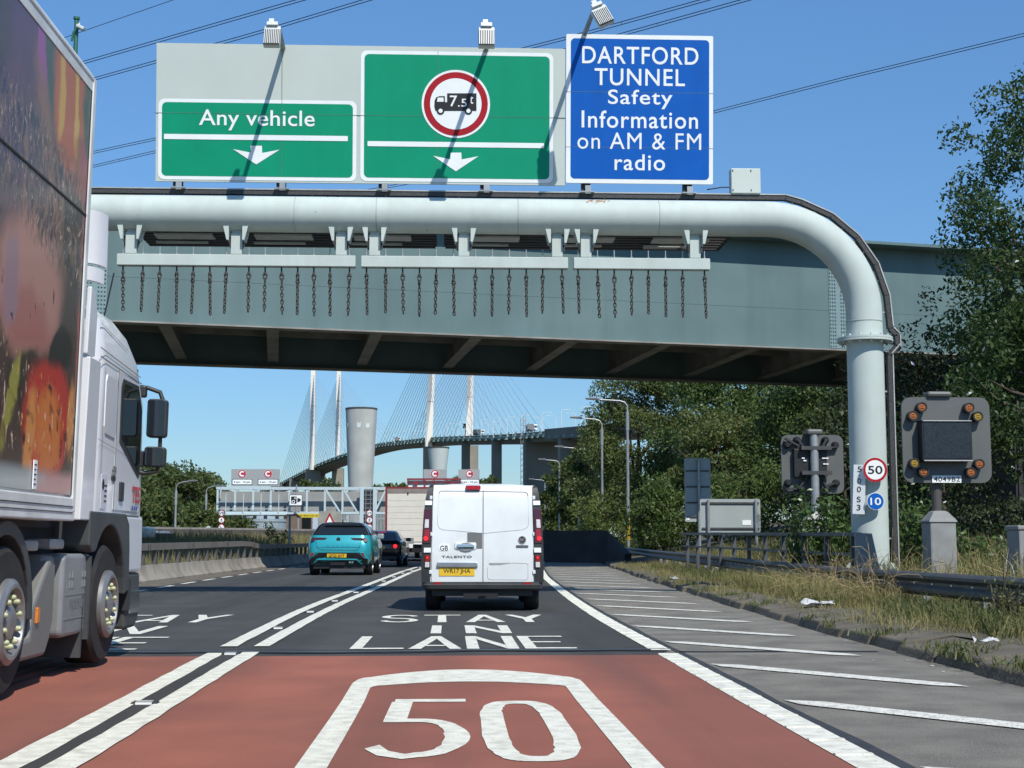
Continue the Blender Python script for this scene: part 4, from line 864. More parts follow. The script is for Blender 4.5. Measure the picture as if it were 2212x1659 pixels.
# ------------------------------------------------------------------ the white van ahead
van = thing('van', 'white panel van with black tail pillars and a yellow plate, directly ahead', 'van', (.50, 22.75, 0), (0, 0, math.radians(-1.2)), world=False)
vr = [(.42, .955, .03, 4.7, .16), (.9, .965, .01, 4.9, .17), (1.15, .955, .02, 4.85, .17), (1.5, .925, .05, 4.0, .17), (1.8, .875, .09, 3.55, .16), (1.93, .835, .12, 3.4, .16), (2.0, .74, .18, 3.2, .18), (2.03, .55, .3, 3.0, .2)]
vb = MB().loft(rings_body(vr, 6)).build('body', VANW, van, smooth=45)
VZ = lambda x, y: ((x-823)/678., (1530-y)/678.)
def vy(z): return float(np.interp(z, [t[0] for t in vr], [t[2] for t in vr]))
def vpoly(pts, m, name, parent, off=.012, th=.02, px=True, bevel=0):
    P = [VZ(*q) for q in pts] if px else pts
    # outline densified in z so that it follows the slope of the back
    D = []
    for i in range(len(P)):
        a, b = P[i], P[(i+1) % len(P)]; k = max(1, int(abs(a[1]-b[1])/.18))
        for t in range(k): D.append((a[0]+(b[0]-a[0])*t/k, a[1]+(b[1]-a[1])*t/k))
    zs_ = [z for _, z in P]
    if max(zs_)-min(zs_) > .5:      # tall panel: built in level strips so that it follows the curved back smoothly
        lv = sorted(set([round(z, 4) for z in zs_]+list(np.linspace(min(zs_), max(zs_), 14)))); rows = []
        for z in lv:
            xs_ = []
            for i in range(len(P)):
                (xa, za), (xb_, zb) = P[i], P[(i+1) % len(P)]
                if min(za, zb)-1e-4 <= z <= max(za, zb)+1e-4: xs_ += [xa, xb_] if abs(zb-za) < 1e-4 else [xa+(xb_-xa)*(z-za)/(zb-za)]
            rows.append([(min(xs_), vy(z)-off, z), (max(xs_), vy(z)-off, z), (max(xs_), vy(z)-off+th, z), (min(xs_), vy(z)-off+th, z)])
        return MB().loft(rows).build(name, m, parent, smooth=30)
    n_ = len(D); A = [(x, vy(z)-off, z) for x, z in D]; B_ = [(x, vy(z)-off+th, z) for x, z in D]
    return MB().add(A+B_, [tuple(reversed(range(n_))), tuple(range(n_, 2*n_))]+[(k, (k+1) % n_, n_+(k+1) % n_, n_+k) for k in range(n_)]).build(name, m, parent, bevel=bevel)
def vrect(x0, y0, x1, y1, r, m, name, parent, off=.012, th=.02, bevel=0):
    a = VZ(x0, y1); b = VZ(x1, y0); return vpoly(rrect(a[0], b[0], a[1], b[1], r) if r else [(a[0], a[1]), (b[0], a[1]), (b[0], b[1]), (a[0], b[1])], m, name, parent, off, th, False, bevel)
dl_ = vpoly([(278, 1214), (826, 1214), (826, 163), (292, 170), (284, 420)], VANW, 'rear_door', van, .016, .03, bevel=.012)
dr_ = vpoly([(834, 1214), (1368, 1214), (1384, 420), (1376, 176), (834, 163)], VANW, 'rear_door', van, .016, .03, bevel=.012)
GAP = mat('van_panel_gap', (.22, .225, .225), .6, var=0)
def vline(pts, wd, name='groove', m=GAP, par=None, off=.0185):
    mb = MB(); P = [VZ(*q) for q in pts]
    for a, b in zip(P[:-1], P[1:]): mb.tube([(a[0], vy(a[1])-off, a[1]), (b[0], vy(b[1])-off, b[1])], wd, 4)
    return mb.build(name, m, par or van)
vline([(826, 240), (380, 236), (356, 246), (350, 270)], .006, par=dl_); vline([(350, 270), (338, 560), (340, 600), (360, 640), (400, 655), (826, 692)], .0045, m=mat('van_crease', (.50, .51, .51), .5), par=dl_)
vline([(836, 240), (1286, 248), (1312, 262), (1318, 290)], .006, par=dr_); vline([(1318, 290), (1322, 600), (1310, 630), (1260, 654), (836, 694)], .0045, m=MATS['van_crease'], par=dr_)
vpoly([(827, 1214), (833, 1214), (833, 160), (827, 160)], BLACK, 'door_gap', van, .0205, .01)
vrect(262, 1216, 1386, 1228, 0, DARK, 'lower_gap', van, .02, .02)
for sx_, dd in ((-1, dl_), (1, dr_)):
    for zz in (.62, 1.22, 1.80): MB().bx(min(sx_*.80, sx_*.845), max(sx_*.80, sx_*.845), vy(zz)-.036, vy(zz)+.01, zz-.03, zz+.03).build('hinge', VANW, dd, bevel=.008)
vrect(660, 688, 821, 858, .004, mat('grey_patch', (.13, .135, .13), .5, var=.05), 'grey_patch', dl_, .021, .004)
h_ = vpoly([(524, 800), (540, 794), (745, 794), (760, 806), (754, 862), (740, 868), (545, 866), (524, 856)], VANW, 'handle_plate', dl_, .034, .03, bevel=.008)
vpoly([(552, 846), (590, 876), (640, 888), (690, 882), (740, 850), (700, 806), (650, 792), (600, 804)], mat('handle_recess', (.20, .205, .205), .5), 'handle_recess', h_, .037, .006)
vrect(548, 812, 738, 846, .02, CHROME, 'handle_bar', h_, .062, .03, bevel=.008)
vrect(352, 806, 470, 888, .055, SIGNWHITE, 'sticker', dl_, .0205, .004); a = VZ(410, 854); text('GB', BLACK, dl_, (a[0], vy(a[1])-.024, a[1]), .125, .082, bold=.01)
a = VZ(547, 946); text('TALENTO', mat('badge_grey', (.20, .20, .21), .3, .7, var=0), dl_, (a[0], vy(a[1])-.021, a[1]), .48, .036, bold=.025, track=1.12)
nb_ = vpoly([(328, 1050), (340, 1000), (765, 1004), (776, 1056), (730, 1062), (360, 1060)], mat('satin_chrome', (.42, .46, .50), .3, .8, var=.1), 'plate_lamp_strip', dl_, .05, .05, bevel=.012)
pl = vrect(358, 1060, 740, 1150, .008, YPLATE, 'number_plate', dl_, .026, .012); a = VZ(549, 1104); text('WR17 JHA', BLACK, pl, (a[0], vy(a[1])-.029, a[1]), .43, .088, bold=.01, track=.98)
fb = MB().lathe([(.062, -.012), (.066, 0), (.05, .008), (.0, .008)], (VZ(1253, 765)[0], vy(1.12)-.018, VZ(1253, 765)[1]), 'y', 28).build('round_badge', CHROME, dr_, smooth=40)
a = VZ(1253, 765); flat(circ(a[0], a[1], .05, 28), vy(a[1])-.034).build('badge_face', mat('badge_dark', (.06, .015, .02), .3), fb); text('FIAT', CHROME, fb, (a[0], vy(a[1])-.037, a[1]), .07, .05, bold=.03)
vrect(1187, 820, 1320, 848, .01, mat('dark_chrome', (.22, .2, .2), .3, .8), 'badge_bar', dr_, .028, .014, bevel=.004)
vpoly([(888, 1020), (905, 1012), (1150, 1012), (1010, 1034), (910, 1036)], mat('press_shadow', (.30, .305, .305), .5), 'grab_recess_shade', dr_, .019, .004)  # flat grey patch painting the shade inside the pressed recess
vline([(1150, 1012), (1295, 1014), (1316, 1030), (1316, 1180), (1290, 1192), (900, 1190), (880, 1170), (878, 1060)], .004, m=MATS['van_crease'], par=dr_)
vrect(640, 175, 803, 224, .02, REDLENS, 'high_brake_light', dl_, .07, .06, bevel=.012)
for s, X in ((-1, lambda x: x), (1, lambda x: 1652-x-2)):
    pil = vpoly([(X(q[0]), q[1]) for q in ((256, 166), (283, 164), (283, 420), (270, 900), (262, 1222), (168, 1222), (164, 1000), (172, 760), (186, 500), (206, 320), (230, 200))], BLKPLASTIC, 'tail_pillar', van, .03, .12, bevel=.02)
    vpoly([(X(q[0]), q[1]) for q in ((190, 440), (270, 440), (262, 798), (180, 798))], mat('dark_red_lens', (.07, .008, .012), .2, var=.1, coat=.6), 'tail_light', pil, .045, .03, bevel=.012)
    vpoly([(X(q[0]), q[1]) for q in ((203, 545), (246, 545), (243, 638), (197, 638))], CLEARLENS, 'reversing_lens', pil, .052, .02, bevel=.008)
    vpoly([(X(q[0]), q[1]) for q in ((196, 655), (252, 655), (248, 775), (190, 775))], REDLENS, 'brake_lens', pil, .052, .02, bevel=.008)
    a = VZ(X(213), 750); MB().lathe([(.032, -.004), (.028, .006), (0, .008)], (a[0], vy(a[1])-.056, a[1]), 'y', 16).build('lit_bulb', REDGLOW, pil)
    for y0, y1 in ((343, 390), (850, 900)): vpoly([(X(q[0]), q[1]) for q in ((203-(y0 > 500)*8, y0), (278-(y0 > 500)*8, y0), (277-(y0 > 500)*9, y1), (201-(y0 > 500)*8, y1))], SIGNWHITE, 'white_reflector', pil, .05, .02)
    vpoly([(X(q[0]), q[1]) for q in ((210, 930), (256, 930), (254, 998), (207, 998))], REDLENS, 'fog_lens', pil, .052, .02, bevel=.006)
    vpoly([(X(q[0]), q[1]) for q in ((207, 1002), (254, 1002), (252, 1060), (205, 1060))], CLEARLENS, 'reversing_lens', pil, .052, .02, bevel=.006)
    a = VZ(X(231), 955); MB().lathe([(.014, -.004), (.012, .006), (0, .008)], (a[0], vy(a[1])-.054, a[1]), 'y', 12).build('lit_bulb', REDGLOW, pil)
bu = MB().loft([[(u, v, z) for u, v in rrect(-hw, hw, y0, 1.0, .16, 5)] for z, hw, y0 in ((.33, .90, .04), (.36, .955, -.04), (.42, .97, -.06), (.435, .965, -.03), (.46, .965, -.03))]).build('bumper', GREYPL, van, smooth=30)
for x0, x1 in ((303, 386), (1266, 1350)): a = VZ(x0, 1272); b = VZ(x1, 1250); MB().bx(a[0], b[0], -.045, -.02, a[1]+.045, b[1]+.045).build('reflector', REDLENS, bu)
MB().bx(-.8, .8, .1, 4.2, .24, .40).bx(-.3, .25, .02, .2, .20, .30).tube([(-.05, -.01, .25), (.06, -.01, .25)], .018, 6).build('underbody', BLACK, van)
for s in (-1, 1):
    for yy in (.75, 4.0): wheel(van, (s*.80, yy, .335), .335, .235, s, .21)
    m_ = MB().prism(rrect(s*1.02-.055*s-.055, s*1.02-.055*s+.055+.03*s, 1.17, 1.40, .04), 'xz', 3.28, 3.40).build('mirror', BLKPLASTIC, van, bevel=.02)
    MB().tube([(s*.88, 3.35, 1.2), (s*.97, 3.35, 1.22)], .03, 6).build('mirror_stalk', BLKPLASTIC, m_)

# ------------------------------------------------------------------ cars
def car(name, label, loc, rotz, rings, paint, windows, cat='car', wheels=()):
    r = thing(name, label, cat, loc, (0, 0, rotz), world=False)
    b = MB().loft(rings_body(rings, 6)).build('body', paint, r, smooth=50)
    return r, b
TEAL = mat('teal_metallic', (.02, .33, .37), .32, .25, var=.03, coat=.9)
s_ = 526.; SX = lambda x: (x-690)/s_; SZ_ = lambda y: (968-y)/s_
sv = [(.36, .95, .12, 4.5, .25), (.50, 1.01, .03, 4.62, .28), (.80, 1.035, .0, 4.66, .3), (1.02, 1.035, .03, 4.6, .32), (1.16, 1.005, .10, 4.2, .3), (1.31, .96, .17, 3.4, .28)]
tr_ = [(1.31, .95, .18, 3.35, .28), (1.45, .88, .34, 3.0, .25), (1.62, .78, .52, 2.6, .22), (1.70, .70, .60, 2.3, .25), (1.745, .5, .75, 2.1, .25)]
suv, sb = car('suv', 'teal compact SUV with a black roof, braking-free in the left lane ahead', (-3.66, 47.0, 0), math.radians(-2.2), sv, TEAL, None)
suv['label'] = 'teal compact SUV with black roof in the left lane ahead'
rf = MB().loft(rings_body(tr_, 6)).build('roof', mat('gloss_black', (.012, .013, .015), .12, var=0, coat=.8), suv, smooth=50)
def fy(tab, z): return float(np.interp(z, [t[0] for t in tab], [t[2] for t in tab]))
def face(r, tab, pts, m, name, parent, off=.012, th=.03, bevel=0, curve_=.10):
    D = []
    for i in range(len(pts)):
        a, b = pts[i], pts[(i+1) % len(pts)]; k = max(1, int(max(abs(a[1]-b[1])/.12, abs(a[0]-b[0])/.25)))
        for t in range(k): D.append((a[0]+(b[0]-a[0])*t/k, a[1]+(b[1]-a[1])*t/k))
    n_ = len(D); f = lambda x: max(0, (abs(x)-.72))**2*curve_*10*.55
    A = [(x, fy(tab, z)-off+f(x), z) for x, z in D]; B_ = [(x, y+th, z) for x, y, z in A]
    return MB().add(A+B_, [tuple(reversed(range(n_))), tuple(range(n_, 2*n_))]+[(k, (k+1) % n_, n_+(k+1) % n_, n_+k) for k in range(n_)]).build(name, m, parent, bevel=bevel)
def sp(*pts): return [(SX(x), SZ_(y)) for x, y in pts]
GB = MATS['gloss_black']
full = sv+tr_[1:]
face(suv, full, sp((292, 268), (420, 118), (440, 108), (1050, 112), (1080, 122), (1135, 272)), GLASS, 'rear_window', rf, .012)
face(suv, full, sp((405, 112), (430, 82), (1060, 88), (1090, 118), (1050, 114), (440, 110)), GB, 'spoiler', rf, .10, .2, .02)
face(suv, full, sp((205, 318), (465, 320), (470, 330), (440, 354), (268, 356), (262, 384), (200, 378)), mat('smoked_lens', (.05, .008, .010), .2, var=.1, coat=.6), 'tail_light', sb, .02, .05, .006)
face(suv, full, sp((880, 326), (1140, 328), (1174, 340), (1172, 396), (1106, 394), (1100, 368), (925, 358)), MATS['smoked_lens'], 'tail_light', sb, .02, .05, .006)
a = (SX(672), SZ_(352)); bd = MB().lathe([(.066, -.01), (.066, .01), (0, .012)], (a[0], fy(full, a[1])-.012, a[1]), 'y', 28).build('round_badge', BLACK, sb)
MB().tube([(a[0]-.03, fy(full, a[1])-.026, a[1]-.03), (a[0], fy(full, a[1])-.026, a[1]+.02), (a[0]+.03, fy(full, a[1])-.026, a[1]+.03)], .01, 5).build('badge_mark', CHROME, bd)
for i, q in enumerate('MOKKA'):
    a = (SX(498+i*84), SZ_(466)); text(q, BLACK, sb, (a[0], fy(full, a[1])-.008, a[1]), .05, .026, bold=0)
cr = MB()
def crease(pts, wd): 
    P = sp(*pts)
    for a, b in zip(P[:-1], P[1:]):
        f = lambda x: max(0, (abs(x)-.72))**2*.55
        cr.tube([(a[0], fy(full, a[1])-.004+f(a[0]), a[1]), (b[0], fy(full, b[1])-.004+f(b[0]), b[1])], wd, 4)
crease([(296, 400), (306, 486), (330, 520), (420, 532), (940, 536), (1010, 530), (1040, 490), (1054, 410)], .008); crease([(306, 486), (1040, 490)], .005)
cr.build('tailgate_gap', DARK, sb)
face(suv, full, sp((190, 690), (250, 660), (330, 576), (1010, 578), (1110, 660), (1190, 690), (1180, 770), (1095, 775), (245, 770), (180, 760)), GB, 'lower_trim', sb, .03, .06, .01)
face(suv, full, sp((200, 640), (222, 566), (310, 562), (240, 650), (190, 664)), TEAL, 'bumper_blade', sb, .04, .05, .01); face(suv, full, sp((1030, 566), (1120, 572), (1150, 680), (1110, 670)), TEAL, 'bumper_blade', sb, .04, .05, .01)
face(suv, full, sp((206, 640), (222, 578), (262, 572), (238, 640)), REDLENS, 'fog_light', sb, .052, .03); face(suv, full, sp((1074, 580), (1112, 584), (1138, 654), (1118, 656)), REDLENS, 'fog_light', sb, .052, .03)
face(suv, full, sp((245, 756), (300, 690), (340, 676), (960, 682), (1010, 694), (1096, 776), (1066, 776), (990, 708), (340, 704), (285, 756)), TEAL, 'lower_strip', sb, .055, .04, .01)
p_ = face(suv, full, sp((486, 596), (824, 598), (820, 662), (488, 656)), YPLATE, 'number_plate', sb, .05, .02); a = (SX(655), SZ_(628)); text('GF25 EHT', BLACK, p_, (a[0], fy(full, a[1])-.054, a[1]), .52, .088, bold=.022)
MB().bx(-.85, .85, .15, 4.2, .22, .40).bx(-.28, .2, .04, .2, .34, .46).build('underbody', BLACK, suv)
for x in (.36, .44): MB().cyl((x, .02, .43), (x, .3, .43), .036, 14).build('exhaust', CHROME, suv)
for s in (-1, 1):
    for yy in (.85, 3.6): wheel(suv, (s*.89, yy, .375), .375, .28, s, .25)
    arch = [(.85+.47*math.cos(math.radians(a_)), .375+.47*math.sin(math.radians(a_))) for a_ in range(0, 181, 15)]
    for yo in (0, 2.75): MB().prism([(y+yo, z) for y, z in arch]+[(.85+yo-.40, .375), (.85+yo+.40, .375)][::1], 'yz', s*1.0, s*1.042).build('wheel_arch', BLACK, suv)
    m_ = MB().ob((s*1.10, 2.9, 1.28), .24, .14, .19).build('mirror', mat('mirror_grey', (.25, .28, .29), .3), suv, bevel=.05)
    MB().add([(s*.975, .75, 1.34), (s*.965, 3.0, 1.34), (s*.80, 2.45, 1.62), (s*.795, .95, 1.62)], [(0, 1, 2, 3)]).build('side_window', GLASS, suv)
MB().prism([(.95, 1.73), (1.2, 1.74), (.98, 1.83)], 'yz', -.01, .01).build('aerial', BLACK, suv)

BLKP = mat('black_car_paint', (.010, .011, .016), .2, .1, var=0, coat=.9)
kv = [(.30, .93, .1, 4.6, .25), (.5, .99, .0, 4.75, .28), (.85, 1.0, -.02, 4.75, .3), (1.06, .985, .02, 4.3, .3), (1.13, .94, .10, 3.9, .3)]
kt = [(1.13, .90, .55, 3.4, .25), (1.3, .80, .95, 3.0, .22), (1.5, .70, 1.35, 2.7, .22), (1.58, .62, 1.55, 2.5, .25), (1.60, .45, 1.7, 2.4, .25)]
sal, kb = car('saloon_car', 'black saloon car with lit brake lights behind the white lorry', (-3.2, 63.5, 0), math.radians(-3), kv, BLKP, None)
kr = MB().loft(rings_body(kt, 6)).build('roof', BLKP, sal, smooth=50)
def kslope(pts, m, name, par, o=.012):   # on the sloping rear window
    f = lambda z: fy(kt, z)-o
    return MB().poly([(x, f(z), z) for x, z in reversed(pts)]).build(name, m, par)
kslope([(-.76, 1.17), (.76, 1.17), (.60, 1.50), (-.60, 1.50)], GLASS, 'rear_window', kr)
MB().bx(-.17, .17, 1.40, 1.46, 1.505, 1.53).build('high_brake_light', REDGLOW, kr)
MB().bx(-.95, .95, .0, .14, 1.12, 1.155).build('boot_lip', BLKP, kb, bevel=.015)
for s in (-1, 1):
    q_ = MB().prism(rrect(min(s*.52, s*.93), max(s*.52, s*.93), .84, .98, .03), 'xz', -.045, .06).build('tail_light', mat('tail_dark', (.12, .006, .008), .2, coat=.6), kb)
    MB().prism(circ(s*.74, .90, .085, 16), 'xz', -.06, -.04).build('brake_lens', REDGLOW, q_)
    for yy in (.85, 3.6): wheel(sal, (s*.86, yy, .33), .33, .25, s, .22)
    MB().ob((s*1.08, 2.95, 1.2), .24, .14, .16).build('mirror', BLKP, sal, bevel=.05)
    MB().add([(s*.905, 1.0, 1.18), (s*.90, 3.1, 1.18), (s*.715, 2.65, 1.5), (s*.715, 1.5, 1.5)], [(0, 1, 2, 3)]).build('side_window', GLASS, sal)
p_ = MB().bx(-.28, .28, -.05, -.03, .78, .90).build('number_plate', YPLATE, kb); text('TWF', BLACK, p_, (.12, -.055, .84), .24, .085, bold=.0)
MB().bx(-.8, .8, -.03, .1, .32, .46).build('lower_trim', DARK, kb)

# white box lorry beyond the van
CREAM = mat('lorry_shutter', (.70, .69, .62), .5, var=.03, dirt=((.56, .55, .50), .3, .8))
bl_ = thing('box_lorry', 'white box lorry with a roller shutter and red edges, ahead of the black car', 'lorry', (-2.42, 80, 0), (0, 0, math.radians(-3)), world=False)
MB().bx(-1.27, 1.27, .05, 9, 1.05, 4.15).build('box_body', mat('lorry_box_side', (.30, .05, .05), .5), bl_)
rs = MB(); rs.bx(-1.15, 1.15, -.01, .05, 1.1, 3.78); s1 = rs.build('roller_shutter', CREAM, bl_)
sl_ = MB()
for i in range(7): sl_.bx(-1.15, 1.15, -.016, -.01, 1.4+i*.33, 1.415+i*.33)
sl_.build('slat_line', mat('shutter_line', (.52, .49, .42), .5), s1)
MB().bx(-1.27, -1.16, -.02, .05, 1.05, 4.15).bx(1.16, 1.27, -.02, .05, 1.05, 4.15).bx(-1.16, 1.16, -.02, .05, 4.05, 4.15).build('red_frame', mat('red_frame', (.22, .03, .04), .5), bl_)
MB().bx(-1.16, 1.16, -.02, .05, 3.80, 4.05).build('header', mat('header_grey', (.25, .22, .21), .5), bl_); MB().bx(-.03, .03, -.05, -.02, 3.72, 3.85).build('shutter_catch', BLACK, bl_)
MB().bx(-1.05, -.6, -.022, -.012, 1.25, 1.42).build('yellow_notice', YPLATE, s1)
MB().bx(-1.27, 1.27, -.06, .05, .95, 1.05).bx(-.3, .3, -.07, .05, .75, .98).build('rear_bar', SIGNWHITE, bl_); MB().bx(-1.0, 1.0, .1, 8, .5, .95).build('chassis', BLACK, bl_)
MB().bx(-.4, .35, -.08, -.02, 1.0, 1.32).build('folded_steps', GALV, bl_)
for s in (-1, 1):
    for yy in (1.6, 7.5): wheel(bl_, (s*1.0, yy, .48), .48, .3, s, .28)
    MB().bx(min(s*.85, s*1.2), max(s*.85, s*1.2), -.08, .0, .78, .92).build('tail_light', REDLENS, bl_)
MB().loft(rings_body([(.6, 1.2, 9.1, 11, .2), (2.2, 1.2, 9.1, 10.9, .3), (2.9, 1.1, 9.1, 10.5, .3)])).build('cab', CABW, bl_)
t2 = thing('transporter_lorry', 'tall white lorry with a red top frame, ahead of the box lorry', 'lorry', (-1.15, 95, 0), (0, 0, math.radians(-3)), world=False)
MB().bx(-1.75, 1.75, .1, 10, 1.0, 5.16).build('box_body', SIGNWHITE, t2)
f2 = MB()
for x in (-1.75, -.6, .0, .9, 1.75): f2.bx(x-.035, x+.035, -.02, .1, 1.0, 5.25)
f2.build('door_bar', mat('red_frame', (.22, .03, .04)), t2)
MB().bx(-1.8, 1.8, -.04, .1, 5.18, 5.3).bx(-1.8, 1.8, -.04, .1, 5.02, 5.07).build('top_frame', mat('red_frame', (.22, .03, .04)), t2)
for x in (-1.2, 1.25): MB().prism([(x-.18, 5.02), (x+.18, 5.02), (x+.1, 4.85), (x-.1, 4.85)], 'xz', -.06, -.02).build('lamp_bracket', mat('red_frame', (.22, .03, .04)), t2)
MB().bx(-1.2, 1.2, .2, 9, .5, 1.0).build('chassis', BLACK, t2)
for s in (-1, 1):
    for yy in (1.5, 8): wheel(t2, (s*1.2, yy, .5), .5, .3, s, .28)
# vehicles on the opposite carriageway, beyond the barrier
oc, ob_ = car('oncoming_car', 'silver car beyond the central barrier, only its roof showing', (-16.2, 82, 0), math.radians(176), kv, mat('silver_paint', (.42, .44, .46), .3, .5, var=0, coat=.6), None)
o2 = MB().loft(rings_body([(z+.08, a, b, c, d_) for z, a, b, c, d_ in kt], 6)).build('roof', MATS['silver_paint'], oc, smooth=50)
MB().poly([(-.75, 3.42, 1.2), (.75, 3.42, 1.2), (.6, 2.72, 1.55), (-.6, 2.72, 1.55)]).build('windscreen', GLASS, o2)
for s in (-1, 1):
    for yy in (.85, 3.6): wheel(oc, (s*.86, yy, .33), .33, .25, s, .22)
    MB().ob((s*.7, 4.72, .75), .4, .1, .16).build('headlight', CLEARLENS, ob_)
ow = thing('oncoming_lorry', 'white and red lorry cab beyond the barrier, just past the white lorry', 'lorry', (-14.9, 66, 0), (0, 0, math.radians(178)), world=False)
MB().loft(rings_body([(.7, 1.0, -2, 0, .2), (1.3, 1.0, -2, 0, .25)])).build('lower_cab', mat('red_cab_paint', (.30, .03, .025), .4, coat=.4), ow)
MB().loft(rings_body([(1.3, 1.0, -2, 0, .25), (1.7, .97, -2, -.05, .25), (1.76, .9, -1.9, -.15, .25)])).build('upper_cab', CABW, ow)
MB().bx(-.8, .8, -.02, .03, 1.38, 1.64).build('windscreen', GLASS, ow); MB().bx(-1, 1, -6, -2.1, .6, 1.5).build('flat_bed', DARK, ow)
for s in (-1, 1):
    for yy in (-.9, -4.8): wheel(ow, (s*.85, yy, .4), .4, .25, s, .24)
# ================================================================== ROADSIDE, RIGHT
RAIL = [(6.55, 12.0, .69), (6.68, 16.8, .68), (6.78, 24, .66), (7.15, 32, .67), (7.7, 41, .70), (8.7, 61, .74), (10.2, 85, .8)]
rl = thing('guard_rail', 'dull grey corrugated guard rail on posts along the weedy right verge', 'guard rail', (6.78, 24, .1))
def rail_at(Y): return Vector((float(np.interp(Y, [p[1] for p in RAIL], [p[0] for p in RAIL])), Y, float(np.interp(Y, [p[1] for p in RAIL], [p[2] for p in RAIL]))))
prof = [(0, 0), (-.035, -.01), (-.075, -.05), (-.075, -.09), (-.02, -.14), (-.02, -.18), (-.075, -.23), (-.075, -.28), (-.03, -.31), (-.01, -.33), (.0, -.31), (-.055, -.275), (-.055, -.24), (.0, -.19), (.0, -.13), (-.055, -.085), (-.055, -.055), (.0, -.02)]
MB().loft([[rail_at(Y)+Vector((a, 0, b)) for a, b in prof] for Y in np.arange(11.5, 84, .75)]).build('corrugated_rail', DULLSTEEL, rl, smooth=35)
for Y in np.arange(13.1, 60, 2.4):
    p = rail_at(Y); MB().bx(p.x+.02, p.x+.12, Y-.065, Y+.065, -.1, p.z-.05).build('rail_post', GALV, rl)
nm = MB()
for Y in np.arange(12.5, 60, .8):
    p = rail_at(Y); nm.bx(p.x-.028, p.x-.012, Y-.03, Y+.03, p.z-.172, p.z-.15)
nm.build('slot_bolt', SIGNWHITE, rl)
# steel bridge-type parapet fence behind the rail
fe = thing('steel_parapet_fence', 'dark grey post-and-rail steel parapet behind the guard rail, ending at the gantry column', 'fence', (7.5, 35, .3))
FST = mat('parapet_steel', (.085, .095, .098), .55, .3, var=.2, scale=2, dirt=((.15, .15, .14), .4, 3))
top = lambda Y: 1.23+(Y-26)*.006
f_ = MB(); f_.beam((7.5, 26.0, top(26)), (7.5, 46, top(46)), .12, .075); f_.build('top_rail', FST, fe, bevel=.01)
MB().beam((7.5, 26.4, .86), (7.5, 46, .96), .05, .05).build('middle_rail', FST, fe)
for i in range(11):
    Y = 26.4+1.87*i; MB().prism([(Y-.04, .2), (Y+.06, .2), (Y+.04, top(Y)-.04), (Y-.04, top(Y)-.04)], 'yz', 7.46, 7.55).build('fence_post', FST, fe)
MB().prism([(7.42, .25), (7.92, .25), (7.72, top(26)+.02), (7.42, top(26)+.03)], 'xz', 25.9, 26.02).build('end_plate', mat('end_plate_grey', (.19, .21, .215), .5, .3, var=.12, scale=3), fe, bevel=.01)
# matrix message signals
MSG = mat('signal_grey', (.098, .104, .10), .55, var=.06, scale=2, dirt=((.15, .155, .15), .25, 1.5)); SCREEN = mat('signal_screen', (.016, .020, .026), .25, var=.4, scale=26, speck=((.04, .05, .06), 60, .6))
def plinth(r, x, y, z0, z1, w, m):
    MB().bx(x-w/2, x+w/2, y-w/2, y+w/2, z0, z1).build('plinth', m, r, bevel=.03)
    MB().loft([[(x+a*k, y+b*k, z) for a, b in ((-1, -1), (1, -1), (1, 1), (-1, 1))] for k, z in ((w/2+.015, z1+.004), (w/2+.01, z1+.03), (w*.28, z1+.18), (w*.2, z1+.20))]).build('plinth_cap', m, r)
Ym = 24.4; c = at(2042, 950, Ym); k = Ym/FPX
vmsr = thing('matrix_signal', 'square grey lane signal with blank screen and amber lamps, numbered 4049B2', 'signal', (at(2032, 1200, Ym).x, Ym, .35))
q0 = at(1951, 1043, Ym); q1 = at(2135, 859, Ym)
MB().prism(rrect(q0.x, q1.x, q0.z, q1.z, .17), 'xz', Ym-.03, Ym+.02).build('back_board', MSG, vmsr)
s0 = at(1991, 996, Ym-.2); s1_ = at(2096, 908, Ym-.2)
MB().bx(s0.x, s1_.x, Ym-.26, Ym-.02, s0.z, s1_.z).build('screen_case', BLACK, vmsr, bevel=.012)
MB().bx(s0.x+.03, s1_.x-.03, Ym-.268, Ym-.262, s0.z+.05, s1_.z-.05).build('screen', SCREEN, vmsr)
MB().bx(s0.x+.02, s1_.x-.01, Ym-.285, Ym-.26, s1_.z-.022, s1_.z-.008).bx(s0.x+.02, s1_.x-.01, Ym-.285, Ym-.26, s0.z-.002, s0.z+.014).build('edge_strip', mat('pale_strip', (.45, .46, .44), .5), vmsr)
ORANGE = mat('amber_lens_dull', (.34, .105, .02), .35, var=.2, scale=25); YEL = mat('yellow_lens_dull', (.33, .21, .02), .35, var=.2, scale=25)
Zv = lambda x, y: (1865.2+.1653*x, 822.9+.1653*y)
def vlamp(px, py, m):
    p = at(px, py, Ym-.14); a = MB().lathe([(.088, .12), (.088, -.03), (.07, -.03), (.068, .0)], (p.x, Ym-.14, p.z), 'y', 24).build('signal_lamp', BLKPLASTIC, vmsr, smooth=40)
    MB().lathe([(.07, .0), (.06, -.012), (0, -.016)], (p.x, Ym-.145, p.z), 'y', 20).build('lens', m, a)
    sl = MB()
    for dz in (-.022, .022): sl.bx(p.x-.03, p.x+.03, Ym-.165, Ym-.158, p.z+dz-.003, p.z+dz+.003)
    sl.build('lens_bar', BLACK, a)
for x, y, m in ((763, 342, ORANGE), (648, 455, ORANGE), (1380, 350, ORANGE), (1494, 465, YEL), (668, 1075, YEL), (785, 1190, ORANGE), (1515, 1085, ORANGE), (1405, 1195, ORANGE)): vlamp(*Zv(x, y), m)
p = at(*Zv(1087, 1283), Ym-.04); MB().bx(p.x-.258, p.x+.258, Ym-.05, Ym-.03, p.z-.062, p.z+.062).build('number_plate', SIGNWHITE, vmsr); text('4049B2', BLACK, vmsr, (p.x, Ym-.054, p.z), .46, .084, bold=.004, track=1.05)
